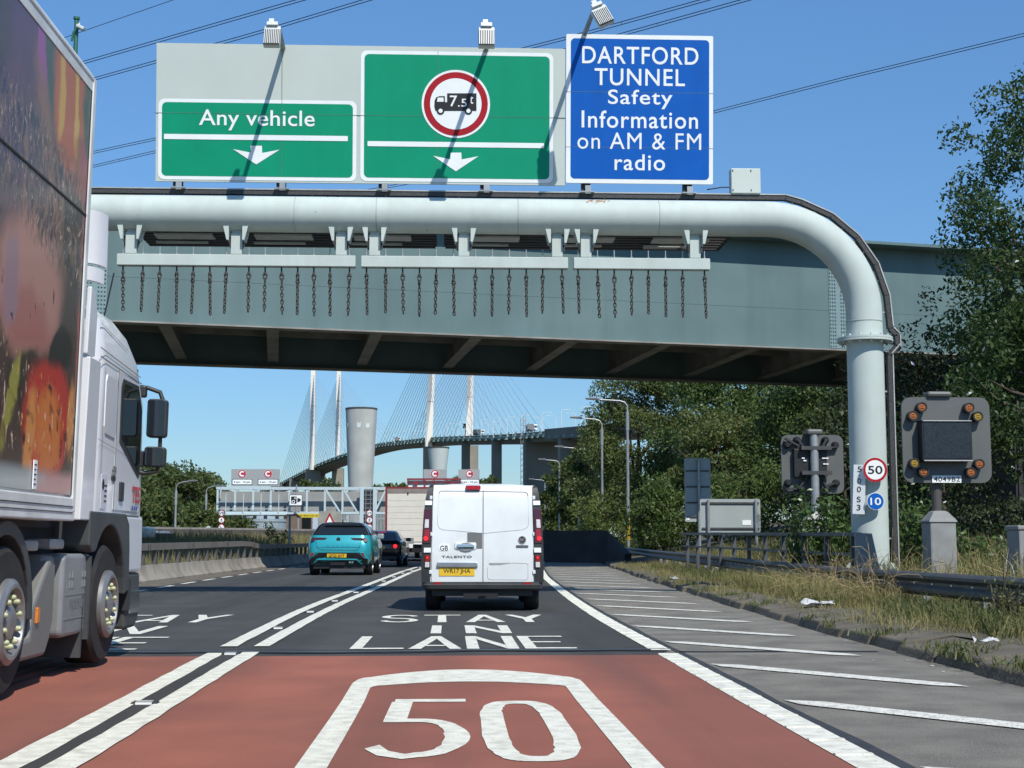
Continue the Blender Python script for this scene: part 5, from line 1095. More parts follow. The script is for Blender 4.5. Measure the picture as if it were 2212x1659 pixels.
p = at(*Zv(975, 178), Ym); MB().bx(p.x-.22, p.x+.22, Ym-.1, Ym+.2, p.z-.05, p.z+.05).build('top_box', MSG, vmsr, bevel=.045)
MB().cyl((vmsr.location.x, Ym+.12, .3), (vmsr.location.x, Ym+.12, 2.6), .085, 16).build('post', mat('dark_post', (.07, .065, .06), .6, var=.2), vmsr)
plinth(vmsr, vmsr.location.x, Ym+.05, -.1, 1.43, .46, mat('plinth_concrete', (.23, .235, .225), .85, var=.12, scale=2, dirt=((.34, .36, .35), .5, 3.5)))
r = thing('concrete_plinth', 'pale square concrete plinth at the right edge, among dry brambles', 'plinth', (at(2206, 1220, 22).x+.1, 22, .3))
MB().bx(r.location.x-.2, r.location.x+.3, 21.8, 22.3, -.1, 1.28).build('block', MATS['plinth_concrete'], r, bevel=.02); MB().bx(r.location.x-.22, r.location.x+.32, 21.78, 22.32, 1.28, 1.35).build('cap', MATS['plinth_concrete'], r, bevel=.02)
# back view of a second signal
Yb = 34.; vb2 = thing('matrix_signal', 'back of a grey lane signal on a pale post, left of the gantry column', 'signal', (at(1763, 1150, Yb).x, Yb, .3))
q0 = at(1689, 1066, Yb+.25); q1 = at(1820, 940, Yb+.25)
MB().prism(rrect(q0.x, q1.x, q0.z, q1.z, .17), 'xz', Yb+.22, Yb+.27).build('back_board', MSG, vb2)
xc = vb2.location.x; zc = (q0.z+q1.z)/2
MB().bx(xc-.48, xc+.32, Yb+.06, Yb+.22, zc-.32, zc+.36).build('screen_case', BLACK, vb2, bevel=.01)
for sx in (-1, 1):
    for sz in (-1, 1):
        cxx, czz = xc-.03+sx*.47, zc+sz*.50
        MB().beam((cxx-sx*.25, Yb+.12, czz-sz*.02-.1), (cxx+sx*.18, Yb+.12, czz+sz*.02+.1*(-sx*sz)), .05, .09, (0, 1, 0)).beam((xc+sx*.1, Yb+.08, zc+sz*.2), (cxx-sx*.12, Yb+.08, czz+sz*.1), .05, .08, (0, 1, 0)).build('lamp_bracket', DARK, vb2)
        for ox, oz in ((-.12, .08), (.12, -.04)): MB().lathe([(.09, .1), (.085, .0), (.05, -.05), (0, -.05)], (cxx+ox*sx, Yb+.12, czz+oz*sz), 'y', 16).build('lamp_back', BLACK, vb2)
for zz in (zc+.33, zc-.27): MB().bx(xc-.33, xc+.40, Yb-.1, Yb+.1, zz, zz+.09).build('post_clamp', DULLSTEEL, vb2)
bits = MB()
for x, z in ((-.30, .12), (-.26, .06), (.20, .12), (.28, .12), (.22, -.02), (.28, -.02), (.25, -.3)): bits.bx(xc+x, xc+x+.07, Yb+.03, Yb+.06, zc+z, zc+z+.03)
bits.build('label_tag', SIGNWHITE, vb2); MB().bx(xc-.19, xc+.2, Yb-.12, Yb+.2, q1.z-.02, q1.z+.12).build('top_box', MSG, vb2, bevel=.05)
MB().cyl((xc, Yb, .2), (xc, Yb, q1.z), .10, 16).build('post', GALV, vb2); plinth(vb2, xc, Yb, -.1, at(1763, 1125, Yb).z, .5, mat('plinth_pale', (.36, .36, .34), .85, var=.1, scale=2))
# backs of road signs
BACKM = mat('sign_back_grey', (.35, .39, .38), .55, .2, var=.05, scale=1)
def signback(label, x0, y0, x1, y1, Y, posts, name='road_sign', rails=(.12, .88)):
    a = at(x0, y1, Y); b = at(x1, y0, Y); r = thing(name, label, 'road sign', ((a.x+b.x)/2, Y, .4))
    MB().prism(rrect(a.x, b.x, a.z, b.z, .06), 'xz', Y, Y+.03).build('panel', BACKM, r)
    rm = MB()
    for f in rails: z = a.z+(b.z-a.z)*f; rm.bx(a.x+.06, b.x-.06, Y-.05, Y, z-.03, z+.03)
    rm.build('stiffener', DULLSTEEL, r)
    for px in posts: x = at(px, y1, Y).x; MB().cyl((x, Y-.09, -.2), (x, Y-.09, b.z-.03), .055 if Y < 55 else .065, 12).build('post', GALV, r)
    return r
r = signback('back of a low wide grey road sign on two posts behind the steel parapet', 1513, 1078, 1642, 1150, 52, (1530, 1633)); a = at(1613, 1129, 52); MB().bx(a.x-.16, a.x+.16, 51.985, 51.995, a.z-.09, a.z+.09).build('label_sticker', SIGNWHITE, r)
r = signback('back of a tall narrow grey road sign half in the bridge shadow', 1480, 990, 1534, 1127, 62.6, (1510,), rails=(.08, .3, .55, .8)); a = at(1484, 1119, 62.6); MB().bx(a.x-.05, a.x+.12, 62.585, 62.595, a.z-.08, a.z+.08).build('label_sticker', SIGNWHITE, r)
# wall of the cutting beyond the bridge
wl = thing('cutting_wall', 'dark concrete wall beside the road beyond the bridge, sloping down at its right end', 'wall', (7.5, 74, 0))
a = at(1165, 1146, 78); b = at(1312, 1146, 74); e = at(1352, 1200, 70)
MB().add([(a.x, 78, -.1), (b.x, 74, -.1), (e.x, 70.5, -.1), (e.x, 70.5, .5), (b.x, 74, b.z), (a.x, 78, a.z), (a.x, 78.5, -.1), (b.x, 74.5, -.1), (e.x+.4, 71, -.1), (e.x+.4, 71, .5), (b.x, 74.5, b.z), (a.x, 78.5, a.z)],
         [(0, 1, 4, 5), (1, 2, 3, 4), (11, 10, 7, 6), (10, 9, 8, 7), (5, 4, 10, 11), (4, 3, 9, 10), (2, 8, 9, 3), (0, 5, 11, 6)]).build('wall_face', DARKCONC, wl)
MB().add([(a.x-8, 128, -.1), (a.x, 78.5, -.1), (a.x, 78.5, a.z), (a.x+4.5, 128, 2.2), (a.x+4.8, 128, 2.2), (a.x+.4, 78.5, a.z)], [(1, 3, 2)]) 
MB().bx(a.x+.0, b.x, 73.9, 78.6, 1.68, 1.70) 
# street lamps
def street_lamp(px, pt, pb, Y, arm, label, z0=None, yellow=False, group='street lamps beside the slip road', armlen=None):
    t = at(px, pt, Y); zb = z0 if z0 is not None else at(px, pb, Y).z; h = t.z-zb
    r = thing('street_lamp', label, 'street lamp', (t.x, Y, zb), group=group, world=False)
    L = (armlen or 62)/FPX*95
    MB().tube([(0, 0, 0), (0, 0, h*.25), (0, 0, h-1.6)], [.105, .10, .085], 12).build('column', GALV, r, smooth=50)
    MB().tube([(0, 0, h-2.0), (0, 0, h-.75)], .115, 12).build('collar', GALV, r)
    MB().tube([(0, 0, h-.9), (0, 0, h-.35), (arm*.18, 0, h-.1), (arm*.5, 0, h), (arm*L, 0, h+.08)], .055, 8).build('arm', GALV, r, smooth=50)
    MB().prism([(arm*L*.98, h+.03), (arm*(L+.9), h+.10), (arm*(L+.88), h+.22), (arm*(L+.1), h+.22), (arm*L*.98, h+.15)], 'xz', -.16, .16).build('lamp_head', mat('lamp_head_grey', (.16, .17, .175), .4, .3), r, bevel=.02)
    if yellow:
        MB().cyl((0, 0, .9), (0, 0, 2.3), .115, 12).build('yellow_band', mat('yellow_band', (.42, .26, .02), .7, var=.3, scale=8), r)
street_lamp(1355, 866, 1190, 95, -1, 'tall grey street lamp with a yellow band, nearest to the bridge on the right', yellow=True, z0=.3)
for i, (px, pt, Y) in enumerate(((1300, 906, 108.5), (1250, 968, 143), (1208, 995, 164), (1177, 1037, 214))):
    street_lamp(px, pt, 1180, Y, -1, f'grey street lamp before the right-hand trees, {ORD[i+1]} beyond the bridge', z0=.2, armlen=50)
# litter on the verge
LIT = mat('white_plastic_bag', (.46, .47, .47), .5, var=.1)
def bag(px, py, z, s, label, seed):
    r_ = np.random.RandomState(seed); p = atz(px, py, z); mb = MB(); V = []; F = []
    for i in range(7):
        for j in range(6): V.append((p.x+(i-3)*.13*s+r_.normal(0, .03*s), p.y+(j-2.5)*.09*s+r_.normal(0, .03*s), z+max(0, .02+.10*s*math.sin(i*.9+seed)*math.sin(j*1.1)+abs(r_.normal(0, .05*s)))))
    for i in range(6):
        for j in range(5): F.append((i*6+j, (i+1)*6+j, (i+1)*6+j+1, i*6+j+1))
    mb.add(V, F); tag(mb.build('plastic_bag', LIT), label, 'litter', 'white litter on the verge')
bag(1766, 1309, .17, .55, 'flattened white plastic bag on the verge below the brambles', 3); bag(2130, 1390, .16, .28, 'crumpled white litter beside the kerb near the right edge', 5); bag(1459, 1253, .17, .34, 'small white scrap on the far verge by the kerb', 8)
r_ = np.random.RandomState(4)
for i in range(14):
    y = r_.uniform(9, 26); x = xk(y)-abs(r_.normal(.12, .25)); s = r_.uniform(.008, .018)
    MB().ob((x, y, s*.2), s*2, s*1.2, s*.4, Matrix.Rotation(r_.uniform(0, 3), 4, 'Z')).build('litter_scrap', LIT); o = bpy.context.scene.collection.objects[-1]
    tag(o, 'tiny pale scrap of litter in the gutter by the kerb', 'litter', 'scraps along the kerb')

# ================================================================== ROADSIDE, LEFT
br_ = thing('central_barrier', 'concrete central barrier carrying a steel rail on short posts', 'barrier', (-8.2, 45, 0))
zt = lambda Y: float(np.interp(Y, [30, 37, 57, 60, 120], [1.03, 1.04, 1.12, .98, 1.10]))
bp = [(.28, -.05), (.28, .06), (.14, .22), (.08, .46), (-.12, .46), (-.12, -.05)]
Ys = np.arange(8, 118, 1.5)
MB().loft([[Vector((xb(Y)+a, Y, b)) for a, b in bp] for Y in Ys]).build('concrete_base', CONCB, br_, smooth=30)
MB().loft([[Vector((xb(Y)+a, Y, zt(Y)+b)) for a, b in ((.10, 0), (.10, -.19), (-.08, -.19), (-.08, 0))] for Y in Ys]).build('steel_rail', mat('barrier_rail', (.225, .205, .18), .6, .2, var=.1, scale=2, streak=((.14, .12, .10), .5, (1.5, 1.5, .5))), br_)
BPM = mat('barrier_post', (.11, .10, .09), .6, .2, var=.2)
for Y in np.arange(33, 116, 1.55):
    x = xb(Y); MB().prism([(Y-.05, .46), (Y+.16, .46), (Y+.05, zt(Y)-.19), (Y-.05, zt(Y)-.19)], 'yz', x-.05, x+.07).build('barrier_post', BPM, br_)
bj = MB()
for Y in np.arange(33.5, 116, 6.2):
    x = xb(Y)
    for dz in (-.05, -.10, -.14):
        for dy in (-.12, .12): bj.bx(x+.10, x+.108, Y+dy-.03, Y+dy+.03, zt(Y)+dz-.012, zt(Y)+dz+.012)
bj.build('joint_bolt', DARK, br_)
fw = thing('retaining_wall', 'long low brown retaining wall on the far side of the opposite carriageway', 'wall', (-20, 115, 0))
wp = [(-34, 100), (-24, 112), (-17, 124), (-10, 140), (-3, 160), (4, 185)]
MB().loft([[Vector((x, y, -.2)), Vector((x, y, 2.1)), Vector((x+.1, y+.5, 2.1)), Vector((x+.1, y+.5, -.2))] for x, y in wp]).build('wall_face', mat('brown_wall', (.085, .075, .065), .9, var=.25, scale=.6, streak=((.045, .04, .036), .6, (.6, .6, .15))), fw)
MB().loft([[Vector((x-.05, y-.06, 2.1)), Vector((x-.05, y-.06, 2.25)), Vector((x+.1, y+.55, 2.25)), Vector((x+.1, y+.55, 2.1))] for x, y in wp]).build('coping', CONC, fw)
for i, (px, pt, Y, L) in enumerate(((295, 992, 118, 40), (381, 1042, 128, 32), (446, 1052, 150, 28))):
    street_lamp(px, pt, 1143, Y, 1, f'grey street lamp in front of the left-hand trees, {ORD[i]} to the right of the lorry', z0=2.0, group='street lamps beyond the opposite carriageway', armlen=L)
r = thing('camera_mast', 'green mast with a small pale floodlight, high above the lorry trailer', 'lamp', at(165, 700, 70))
GM = mat('green_mast', (.02, .12, .075), .5, var=.1); t = at(165.5, 42, 70); MB().cyl((t.x, 70, 0), (t.x, 70, t.z), .13, 12, .11).build('mast', GM, r); MB().cyl((t.x, 70, t.z), (t.x, 70, t.z+.12), .16, 12).build('mast_cap', GM, r)
a = at(173, 63, 70); MB().tube([(t.x, 70, a.z-.1), (a.x-.1, 69.9, a.z+.05)], .045, 6).tube([(t.x-.18, 69.9, at(158, 90, 70).z), (t.x-.1, 69.9, at(160, 70, 70).z), (t.x, 70, at(160, 66, 70).z)], .06, 6).build('bracket', GM, r)
MB().ob((a.x+.08, 69.8, a.z), .42, .35, .16, Matrix.Rotation(math.radians(25), 4, 'Y')).ob((a.x+.0, 69.8, a.z+.14), .1, .12, .2).build('floodlight', HEADM, r, bevel=.03)

# ---- lattice gantry with the charge signs
Yg = 165.
lg_ = thing('lattice_gantry', 'pale blue-grey lattice gantry spanning the road beyond the bridge', 'gantry', (at(650, 1100, Yg).x, Yg, 0))
LGM = mat('lattice_paint', (.46, .55, .57), .5, var=.06); MESHM = mat('gantry_boarding', (.27, .275, .265), .8, var=.12, scale=.6)
zA = at(650, 1054.5, Yg).z; zB = at(650, 1108, Yg).z; xA = at(467, 1080, Yg).x; xB = at(1060, 1080, Yg).x; X = lambda px: at(px, 1080, Yg).x
lt = MB()
for y in (Yg, Yg+2.2):
    for z in (zA, zB): lt.beam((xA, y, z), (xB, y, z), .28, .28)
    for px in (470, 508, 547, 585, 625, 663, 702, 740, 779, 812): lt.bx(X(px)-.11, X(px)+.11, y-.1, y+.1, zB, zA)
for a, b in ((703, 735), (742, 772)): lt.beam((X(a), Yg-.05, zA-.1), (X(b), Yg-.05, zB+.1), .2, .2)
lt.beam((X(832), Yg-.05, zA-.3), (X(812), Yg-.05, zB+.3), .2, .2)
lt.build('lattice', LGM, lg_)
MB().bx(X(472), X(780), Yg+1.4, Yg+1.5, zB+.2, zA-.35).bx(X(812), xB, Yg+1.4, Yg+1.5, zB+.2, zA-.35).build('boarding', MESHM, lg_)
hr = MB()
for z in (zB+.45, zB+1.25): hr.beam((X(470), Yg-.3, z), (X(625), Yg-.3, z), .07, .07)
for px in range(489, 622, 38): hr.bx(X(px)-.04, X(px)+.04, Yg-.34, Yg-.26, zB, zB+2.2)
hr.bx(X(470), X(620), Yg-.6, Yg+.2, zB-.25, zB-.1); hr.build('walkway_rail', LGM, lg_)
cm = MB()
for px in (505, 530, 552, 575, 600, 618): cm.ob((X(px), Yg-.4, zB-.5), .35, .5, .4)
cm.build('camera', DARK, lg_)
MB().bx(X(778), X(786), Yg-.3, Yg+.5, 0, zA+.1).bx(X(806), X(812), Yg-.3, Yg+.5, 0, zA+.1).build('tower_leg', LGM, lg_); MB().bx(X(786), X(806), Yg-.1, Yg+1.0, 0, zA-.1).build('tower_core', DARK, lg_)
la = MB()
for i in range(14): la.bx(X(787), X(804), Yg-.2, Yg-.12, .4+i*.5, .46+i*.5)
la.bx(X(790), X(791), Yg-.2, Yg-.12, 0, zA).bx(X(800), X(801), Yg-.2, Yg-.12, 0, zA).build('ladder', GALV, lg_)
MB().bx(X(469), X(474), Yg-.2, Yg+.4, 0, zB).build('end_leg', LGM, lg_)
BOARDG = mat('charge_board_grey', (.30, .31, .31), .6, var=.04)
def cboard(x0, x1, y0, y1, cs, label, plates=True):
    a = at(x0, y1, Yg+2.45); b = at(x1, y0, Yg+2.45); y = Yg+2.45; k = y/FPX; r = thing('charge_sign', label, 'road sign', ((a.x+b.x)/2, y, a.z), group='grey C signs on the lattice gantry')
    MB().bx(a.x, b.x, y, y+.1, a.z, b.z).build('board', BOARDG, r)
    for px, py in cs:
        c = at(px, py, y-.02); MB().poly([(u, y-.02, v) for u, v in circ(c.x, c.z, 8.8*k, 32)]).build('disc_rim', SIGNWHITE, r); MB().poly([(u, y-.03, v) for u, v in circ(c.x, c.z, 8.4*k, 32)]).build('red_disc', mat('charge_red', (.42, .02, .035), .5, var=0), r)
        n_ = 20; A = [math.radians(42+276*i/n_) for i in range(n_+1)]; V = [(c.x+6.0*k*math.cos(t_), y-.04, c.z+6.0*k*math.sin(t_)) for t_ in A]+[(c.x+3.0*k*math.cos(t_), y-.04, c.z+3.0*k*math.sin(t_)) for t_ in A]
        MB().add(V, [(i, i+1, n_+2+i, n_+1+i) for i in range(n_)]).build('letter_c', SIGNWHITE, r)
        if plates:
            p = at(px, py+17.6, y-.02); MB().prism(rrect(p.x-21.5*k, p.x+21.5*k, p.z-6.2*k, p.z+6.2*k, .1), 'xz', y-.025, y-.01).build('plate_border', BLACK, r); MB().poly([(u, y-.03, v) for u, v in rrect(p.x-20.3*k, p.x+20.3*k, p.z-5.0*k, p.z+5.0*k, .07)]).build('time_plate', SIGNWHITE, r)
            text('6 am - 10 pm', BLACK, r, (p.x, y-.04, p.z-.03), 35*k, 5.2*k, bold=.02)
cboard(499, 604.5, 1013.5, 1050, ((523, 1023.5), (579, 1023.5)), 'wide grey board with two red C discs at the left end of the lattice gantry')
cboard(914.5, 965.5, 1014, 1050, ((939.5, 1023.5),), 'grey board with one red C disc right above the white van roof')
cboard(990, 1036, 1014, 1050, ((1014, 1023.5),), 'grey board with one red C disc just left of the second bridge pier')
r = thing('camera_sign', 'square white speed camera sign hanging on the lattice gantry', 'road sign', at(639, 1083, Yg-.7)); y = Yg-.7; k = y/FPX; c = at(638.8, 1080.5, y)
MB().prism(rrect(c.x-14*k, c.x+14*k, c.z-11.7*k, c.z+11.7*k, .12), 'xz', y-.02, y+.02).build('border', BLACK, r); MB().poly([(u, y-.03, v) for u, v in rrect(c.x-13*k, c.x+13*k, c.z-10.7*k, c.z+10.7*k, .09)]).build('face', SIGNWHITE, r)
MB().poly([(u, y-.04, v) for u, v in rrect(c.x-10.0*k, c.x+2*k, c.z-7.5*k, c.z+8*k, .08)]).add([(c.x+a_*k, y-.04, c.z+b_*k) for a_, b_ in ((3.5, -4.5), (7.5, -4), (7.5, -2), (10.5, -3), (10.5, 4), (7.5, 3), (7.5, 4), (3.5, 4.5))], [tuple(range(8))]).build('camera_symbol', BLACK, r)
for dx, dz, rr in ((-1.2, 4.3, 2.0), (-5, -3.5, 3.6)): 
    annulus(MB(), c.x+dx*k, c.z+dz*k, rr*k*.6, rr*k, y-.05, 20).build('lens_ring', SIGNWHITE, r)
MB().cyl((c.x+.05, y+.1, at(640, 1112, y).z), (c.x+.05, y+.1, zA+.4), .08, 8).build('hanger', GALV, r)
r = thing('height_limit_bar', 'yellow MAX HEIGHT warning bar below the lattice gantry', 'height sign', at(668, 1113, 150)); y = 150.; k = y/FPX; a = at(641, 1118, y); b = at(692, 1109.5, y)
MB().bx(a.x, b.x, y, y+.15, a.z, b.z).build('bar', mat('warning_yellow', (.60, .47, .03), .5, var=.05), r); text('MAX HEIGHT 5.0m 16\'6"', BLACK, r, ((a.x+b.x)/2, y-.02, (a.z+b.z)/2), 44*k, 3.4*k, bold=0)
MB().bx(a.x+.1, a.x+.25, y+.02, y+.12, 0, a.z).bx(b.x-.25, b.x-.1, y+.02, y+.12, 0, a.z).build('leg', GALV, r)
MB().prism([(a.x-.4, b.z), (a.x, b.z), (a.x+.5, a.z), (a.x+.1, a.z)], 'xz', y-.02, y).build('black_stripe', BLACK, r)
# prohibition signs
def stack(px, label):
    Y = 140.; k = Y/FPX; x = at(px, 1120, Y).x; r = thing('prohibition_sign', label, 'road sign', (x, Y, 0), group='posts carrying three round prohibition signs')
    for i, py in enumerate((1108.5, 1123.5, 1139)):
        z = at(px, py, Y).z; R = 6.9*k
        MB().prism(circ(x, z, R, 28), 'xz', Y, Y+.03).build('ring', SIGNRED, r); MB().poly([(u, Y-.015, v) for u, v in circ(x, z, R*.80, 28)]).build('face', SIGNWHITE, r)
        s = MB()
        if i == 0:
            for dx in (-.2, .2): annulus(s, x+dx, z-.06, .09, .12, Y-.03, 16)
            s.beam((x-.2, Y-.03, z-.06), (x, Y-.03, z+.08), .02, .025, (0, 1, 0)).beam((x+.2, Y-.03, z-.06), (x+.1, Y-.03, z+.12), .02, .025, (0, 1, 0)).beam((x-.08, Y-.03, z+.06), (x+.12, Y-.03, z+.07), .02, .025, (0, 1, 0))
        elif i == 1:
            s.poly([(u, Y-.03, v) for u, v in circ(x+.02, z+.17, .04, 10)]); s.beam((x+.02, Y-.03, z+.12), (x, Y-.03, z-.02), .02, .08, (0, 1, 0)); s.beam((x, Y-.03, z-.02), (x-.1, Y-.03, z-.2), .02, .045, (0, 1, 0)); s.beam((x, Y-.03, z-.02), (x+.1, Y-.03, z-.2), .02, .045, (0, 1, 0)); s.beam((x+.02, Y-.03, z+.1), (x+.12, Y-.03, z), .02, .03, (0, 1, 0)); s.beam((x+.02, Y-.03, z+.1), (x-.1, Y-.03, z), .02, .03, (0, 1, 0))
        else:
            s.beam((x-.08, Y-.03, z-.12), (x+.08, Y-.03, z-.05), .02, .1, (0, 1, 0)); MB().beam((x-.2, Y-.04, z+.2), (x+.2, Y-.04, z-.2), .02, .05, (0, 1, 0)).build('red_bar', SIGNRED, r)
        s.build('symbol', BLACK, r)
    MB().cyl((x, Y+.08, 0), (x, Y+.08, at(px, 1100, Y).z), .05, 8).build('post', GALV, r)
stack(478.5, 'three round prohibition signs on a post at the left end of the lattice gantry'); stack(798, 'three round prohibition signs on a post beside the gantry ladder, above the black car')
disc_sign('speed_limit_sign', 'tiny round 50 sign low beside the wall, left of the prohibition signs', 450, 1142, .52, 142, SIGNRED, SIGNWHITE, '50', BLACK, .3, .18, ringw=.085)
MB().cyl((at(450, 1142, 142).x, 142.2, 0), (at(450, 1142, 142).x, 142.2, 2.6), .04, 6).build('post', GALV, bpy.data.objects['speed_limit_sign.001']); bpy.data.objects['speed_limit_sign.001'].children[-1].matrix_parent_inverse = Matrix.Translation(-bpy.data.objects['speed_limit_sign.001'].location)
r = thing('warning_sign', 'red-bordered triangle on a weathered grey board behind the teal SUV', 'road sign', at(712, 1160, 100)); y = 100.; a = at(688, 1165, y); b = at(737, 1104.5, y); MB().bx(a.x, b.x, y, y+.05, a.z, b.z).build('board', mat('weathered_board', (.28, .28, .25), .8, var=.15, scale=2), r)
T = lambda px, py: (at(px, py, y).x, at(px, py, y).z)
for nm_, m, pts, o in (('red_triangle', SIGNRED, ((712, 1107), (734, 1152), (690, 1152)), .01), ('white_triangle', SIGNWHITE, ((712, 1115), (727.5, 1148), (696.5, 1148)), .02)): MB().poly([(T(*q)[0], y-o, T(*q)[1]) for q in pts]).build(nm_, m, r)
MB().bx(a.x+.3, a.x+.4, y+.05, y+.12, 0, b.z).bx(b.x-.4, b.x-.3, y+.05, y+.12, 0, b.z).build('post', GALV, r)
r = thing('plain_post', 'slim bare grey post standing in the weedy central reserve', 'post', at(626, 1190, 72)); a = at(626, 1115, 72); MB().cyl((a.x, 72, 0), (a.x, 72, a.z), .06, 8).build('shaft', GALV, r); MB().cyl((a.x, 72, a.z), (a.x, 72, a.z+.05), .08, 8).build('cap', GALV, r)
# palisade fence, depot building, silo
pf = thing('palisade_fence', 'pale steel palisade fence below the lattice gantry, above the black car', 'fence', at(790, 1140, 190)); P = MB()
for i in range(34): x = at(735+i*3.1, 1120, 190).x; P.prism([(x-.06, 1.2), (x+.06, 1.2), (x+.06, 4.7), (x, 5.0), (x-.06, 4.7)], 'xz', 190, 190.06)
P.bx(at(734, 1120, 190).x, at(840, 1120, 190).x, 190.06, 190.12, 1.9, 2.05).bx(at(734, 1120, 190).x, at(840, 1120, 190).x, 190.06, 190.12, 4.1, 4.25); P.build('pales', mat('palisade_grey', (.36, .38, .37), .5, .2), pf)
MB().bx(at(734, 1120, 190).x, at(840, 1120, 190).x, 190.2, 190.5, 0, 1.9).build('footing', CONC, pf)
bd_ = thing('depot_building', 'low brown brick building with dark and pale doors far behind the gantry', 'building', at(640, 1140, 250)); Yd = 250.
a = at(497, 1145, Yd); b = at(705, 1110, Yd); MB().bx(a.x, b.x, Yd, Yd+14, 0, b.z).build('wall', mat('brown_brick', (.16, .115, .085), .9, var=.12, scale=.6), bd_); MB().bx(a.x-.3, b.x+.3, Yd-.3, Yd+14, b.z, b.z+.5).build('roof', mat('roof_grey', (.34, .38, .39), .6), bd_)
for x0, x1, m, nm_ in ((652, 672, GLASS, 'door'), (675, 692, mat('pale_door', (.40, .46, .52), .6), 'door'), (600, 612, mat('yellow_door', (.48, .40, .06), .6), 'door'), (500, 522, GLASS, 'window')):
    c0 = at(x0, 1143, Yd); c1 = at(x1, 1115, Yd); MB().bx(c0.x, c1.x, Yd-.06, Yd, max(.05, c0.z), c1.z).build(nm_, m, bd_)
wbm = MB()
for px in (503, 508, 513, 518): x = at(px, 1120, Yd).x; wbm.bx(x-.12, x+.12, Yd-.1, Yd-.06, 2.4, 4.6)
wbm.build('glazing_bar', SIGNWHITE, bd_)
si = thing('storage_tank', 'squat pale blue-grey storage tank in front of the far brick building', 'tank', at(568, 1140, 236)); a = at(568, 1116, 240); MB().lathe([(3.9, 0), (3.9, a.z-.4), (3.4, a.z), (0, a.z+.2)], (a.x, 240, 0), n=32).build('shell', mat('tank_grey', (.30, .36, .38), .5, .2, streak=((.22, .27, .29), .5, (.8, .8, .1))), si, smooth=40)
MB().lathe([(3.95, a.z-.9), (4.0, a.z-.9), (4.0, a.z-.75), (3.95, a.z-.75)], (a.x, 240, 0), n=32).build('rim', GALV, si)

# ================================================================== TREES AND WEEDS
# near ash tree at the right edge, one in front of the bridge
tree((17.7, 41, 2.6), 12.4, 3.2, 32000, .17, ASHLEAF, 'tall ash tree at the right edge, its crown in front of the bridge', seed=3, clumps=150, low=.02, name='ash_tree', spread=.32, limbs=14)
tree((15.6, 37, 2.2), 5.4, 2.6, 15000, .16, ASHLEAF, 'low spreading ash tree under the bridge, behind the matrix signal', seed=9, clumps=60, low=.0, name='ash_tree', spread=.36)
HAWLEAF_SHADED = leafmat('shaded_hawthorn_leaves', [(.022, .037, .012), (.032, .05, .015), (.018, .03, .010), (.045, .065, .02)], .2)  # leaf tones darkened to stand in for the shade near the bridge
tree((12.6, 36, 1.2), 3.6, 2.0, 6500, .13, HAWLEAF_SHADED, 'dark bushy hawthorn filling the gap behind the matrix signal', seed=10, clumps=40, low=.0, name='hawthorn_tree', spread=.42)
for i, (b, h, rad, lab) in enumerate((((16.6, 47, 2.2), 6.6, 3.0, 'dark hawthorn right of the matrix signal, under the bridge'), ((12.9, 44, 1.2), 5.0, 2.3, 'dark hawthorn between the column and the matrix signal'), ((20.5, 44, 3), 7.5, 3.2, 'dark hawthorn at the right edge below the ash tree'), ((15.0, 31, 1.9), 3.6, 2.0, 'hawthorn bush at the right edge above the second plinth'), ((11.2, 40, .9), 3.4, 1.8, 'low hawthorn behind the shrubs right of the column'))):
    tree(b, h, rad, 9000, .17, HAWLEAF_SHADED, lab, 'hawthorns round the matrix signal', seed=110+i, clumps=60, low=-.02, name='hawthorn_tree', spread=.40)
for i, (x, y, h, rad, lab) in enumerate(((17.5, 84, 5.5, 3.4, 'leafy bush at the foot of the wood, left of the low wide sign'), (22.5, 80, 5.5, 3.6, 'leafy bush at the foot of the wood, behind the low wide sign'), (27.5, 78, 6, 3.8, 'leafy bush at the foot of the wood, behind the far signal'), (34, 80, 7, 4.2, 'leafy bush at the foot of the wood, right of the column'), (13.5, 90, 4.5, 2.6, 'leafy bush above the end of the cutting wall'), (11.5, 104, 5, 2.6, 'leafy bush behind the cutting wall'))):
    tree((x, y, verge_z(x, y)-.3), h, rad, 9000, .24, (SYCLEAF3, SYCLEAF2)[i % 2], lab, 'bushes at the foot of the wood', seed=140+i, clumps=60, low=-.05, name='leafy_bush', spread=.42, limbs=5)
P = []; r_ = np.random.RandomState(77)
for _ in range(15000):
    y = r_.uniform(27, 62); x = rail_at(y).x+r_.uniform(2.2, 16); P.append((x, y, verge_z(x, y)+abs(r_.normal(0, .22))))
o = leaves_mesh('ivy_undergrowth', P, .15, HAWLEAF_SHADED, None, 5, .7, -.4); o['kind'] = 'stuff'
# wall of trees behind the bridge on the right
big = [((14.8, 112, .8), 14.6, 4.8), ((20.5, 102, 2.2), 15.5, 5.4), ((27.5, 99, 3.2), 16, 5.6), ((34.5, 98, 4), 16, 5.8), ((41.5, 96, 4), 16, 5.6), ((24, 88, 2.4), 11, 4.4), ((17.3, 92, 1.4), 8.5, 3.6), ((31, 86, 3), 10.5, 4.2)]
nmz = ['leftmost large tree of the wood behind the bridge, beside the tallest street lamp', 'second large tree from the left in the wood behind the bridge', 'third large tree from the left in the wood behind the bridge', 'fourth large tree from the left in the wood behind the bridge, beside the column', 'last large tree of the wood behind the bridge, right of the column', 'lower tree in the middle front of the wood behind the bridge', 'bushy small tree at the foot of the wood, below the tallest lamp', 'lower tree in front of the wood, behind the back of the signal']
for i, ((b, h, rad), lab) in enumerate(zip(big, nmz)): tree(b, h, rad, 44000 if h > 12 else 22000, .27, (SYCLEAF, SYCLEAF3, SYCLEAF, SYCLEAF2)[i % 4], lab, 'trees in the wood behind the bridge', seed=20+i, clumps=130 if h > 12 else 85, low=-.03, name='sycamore_tree', spread=.36)
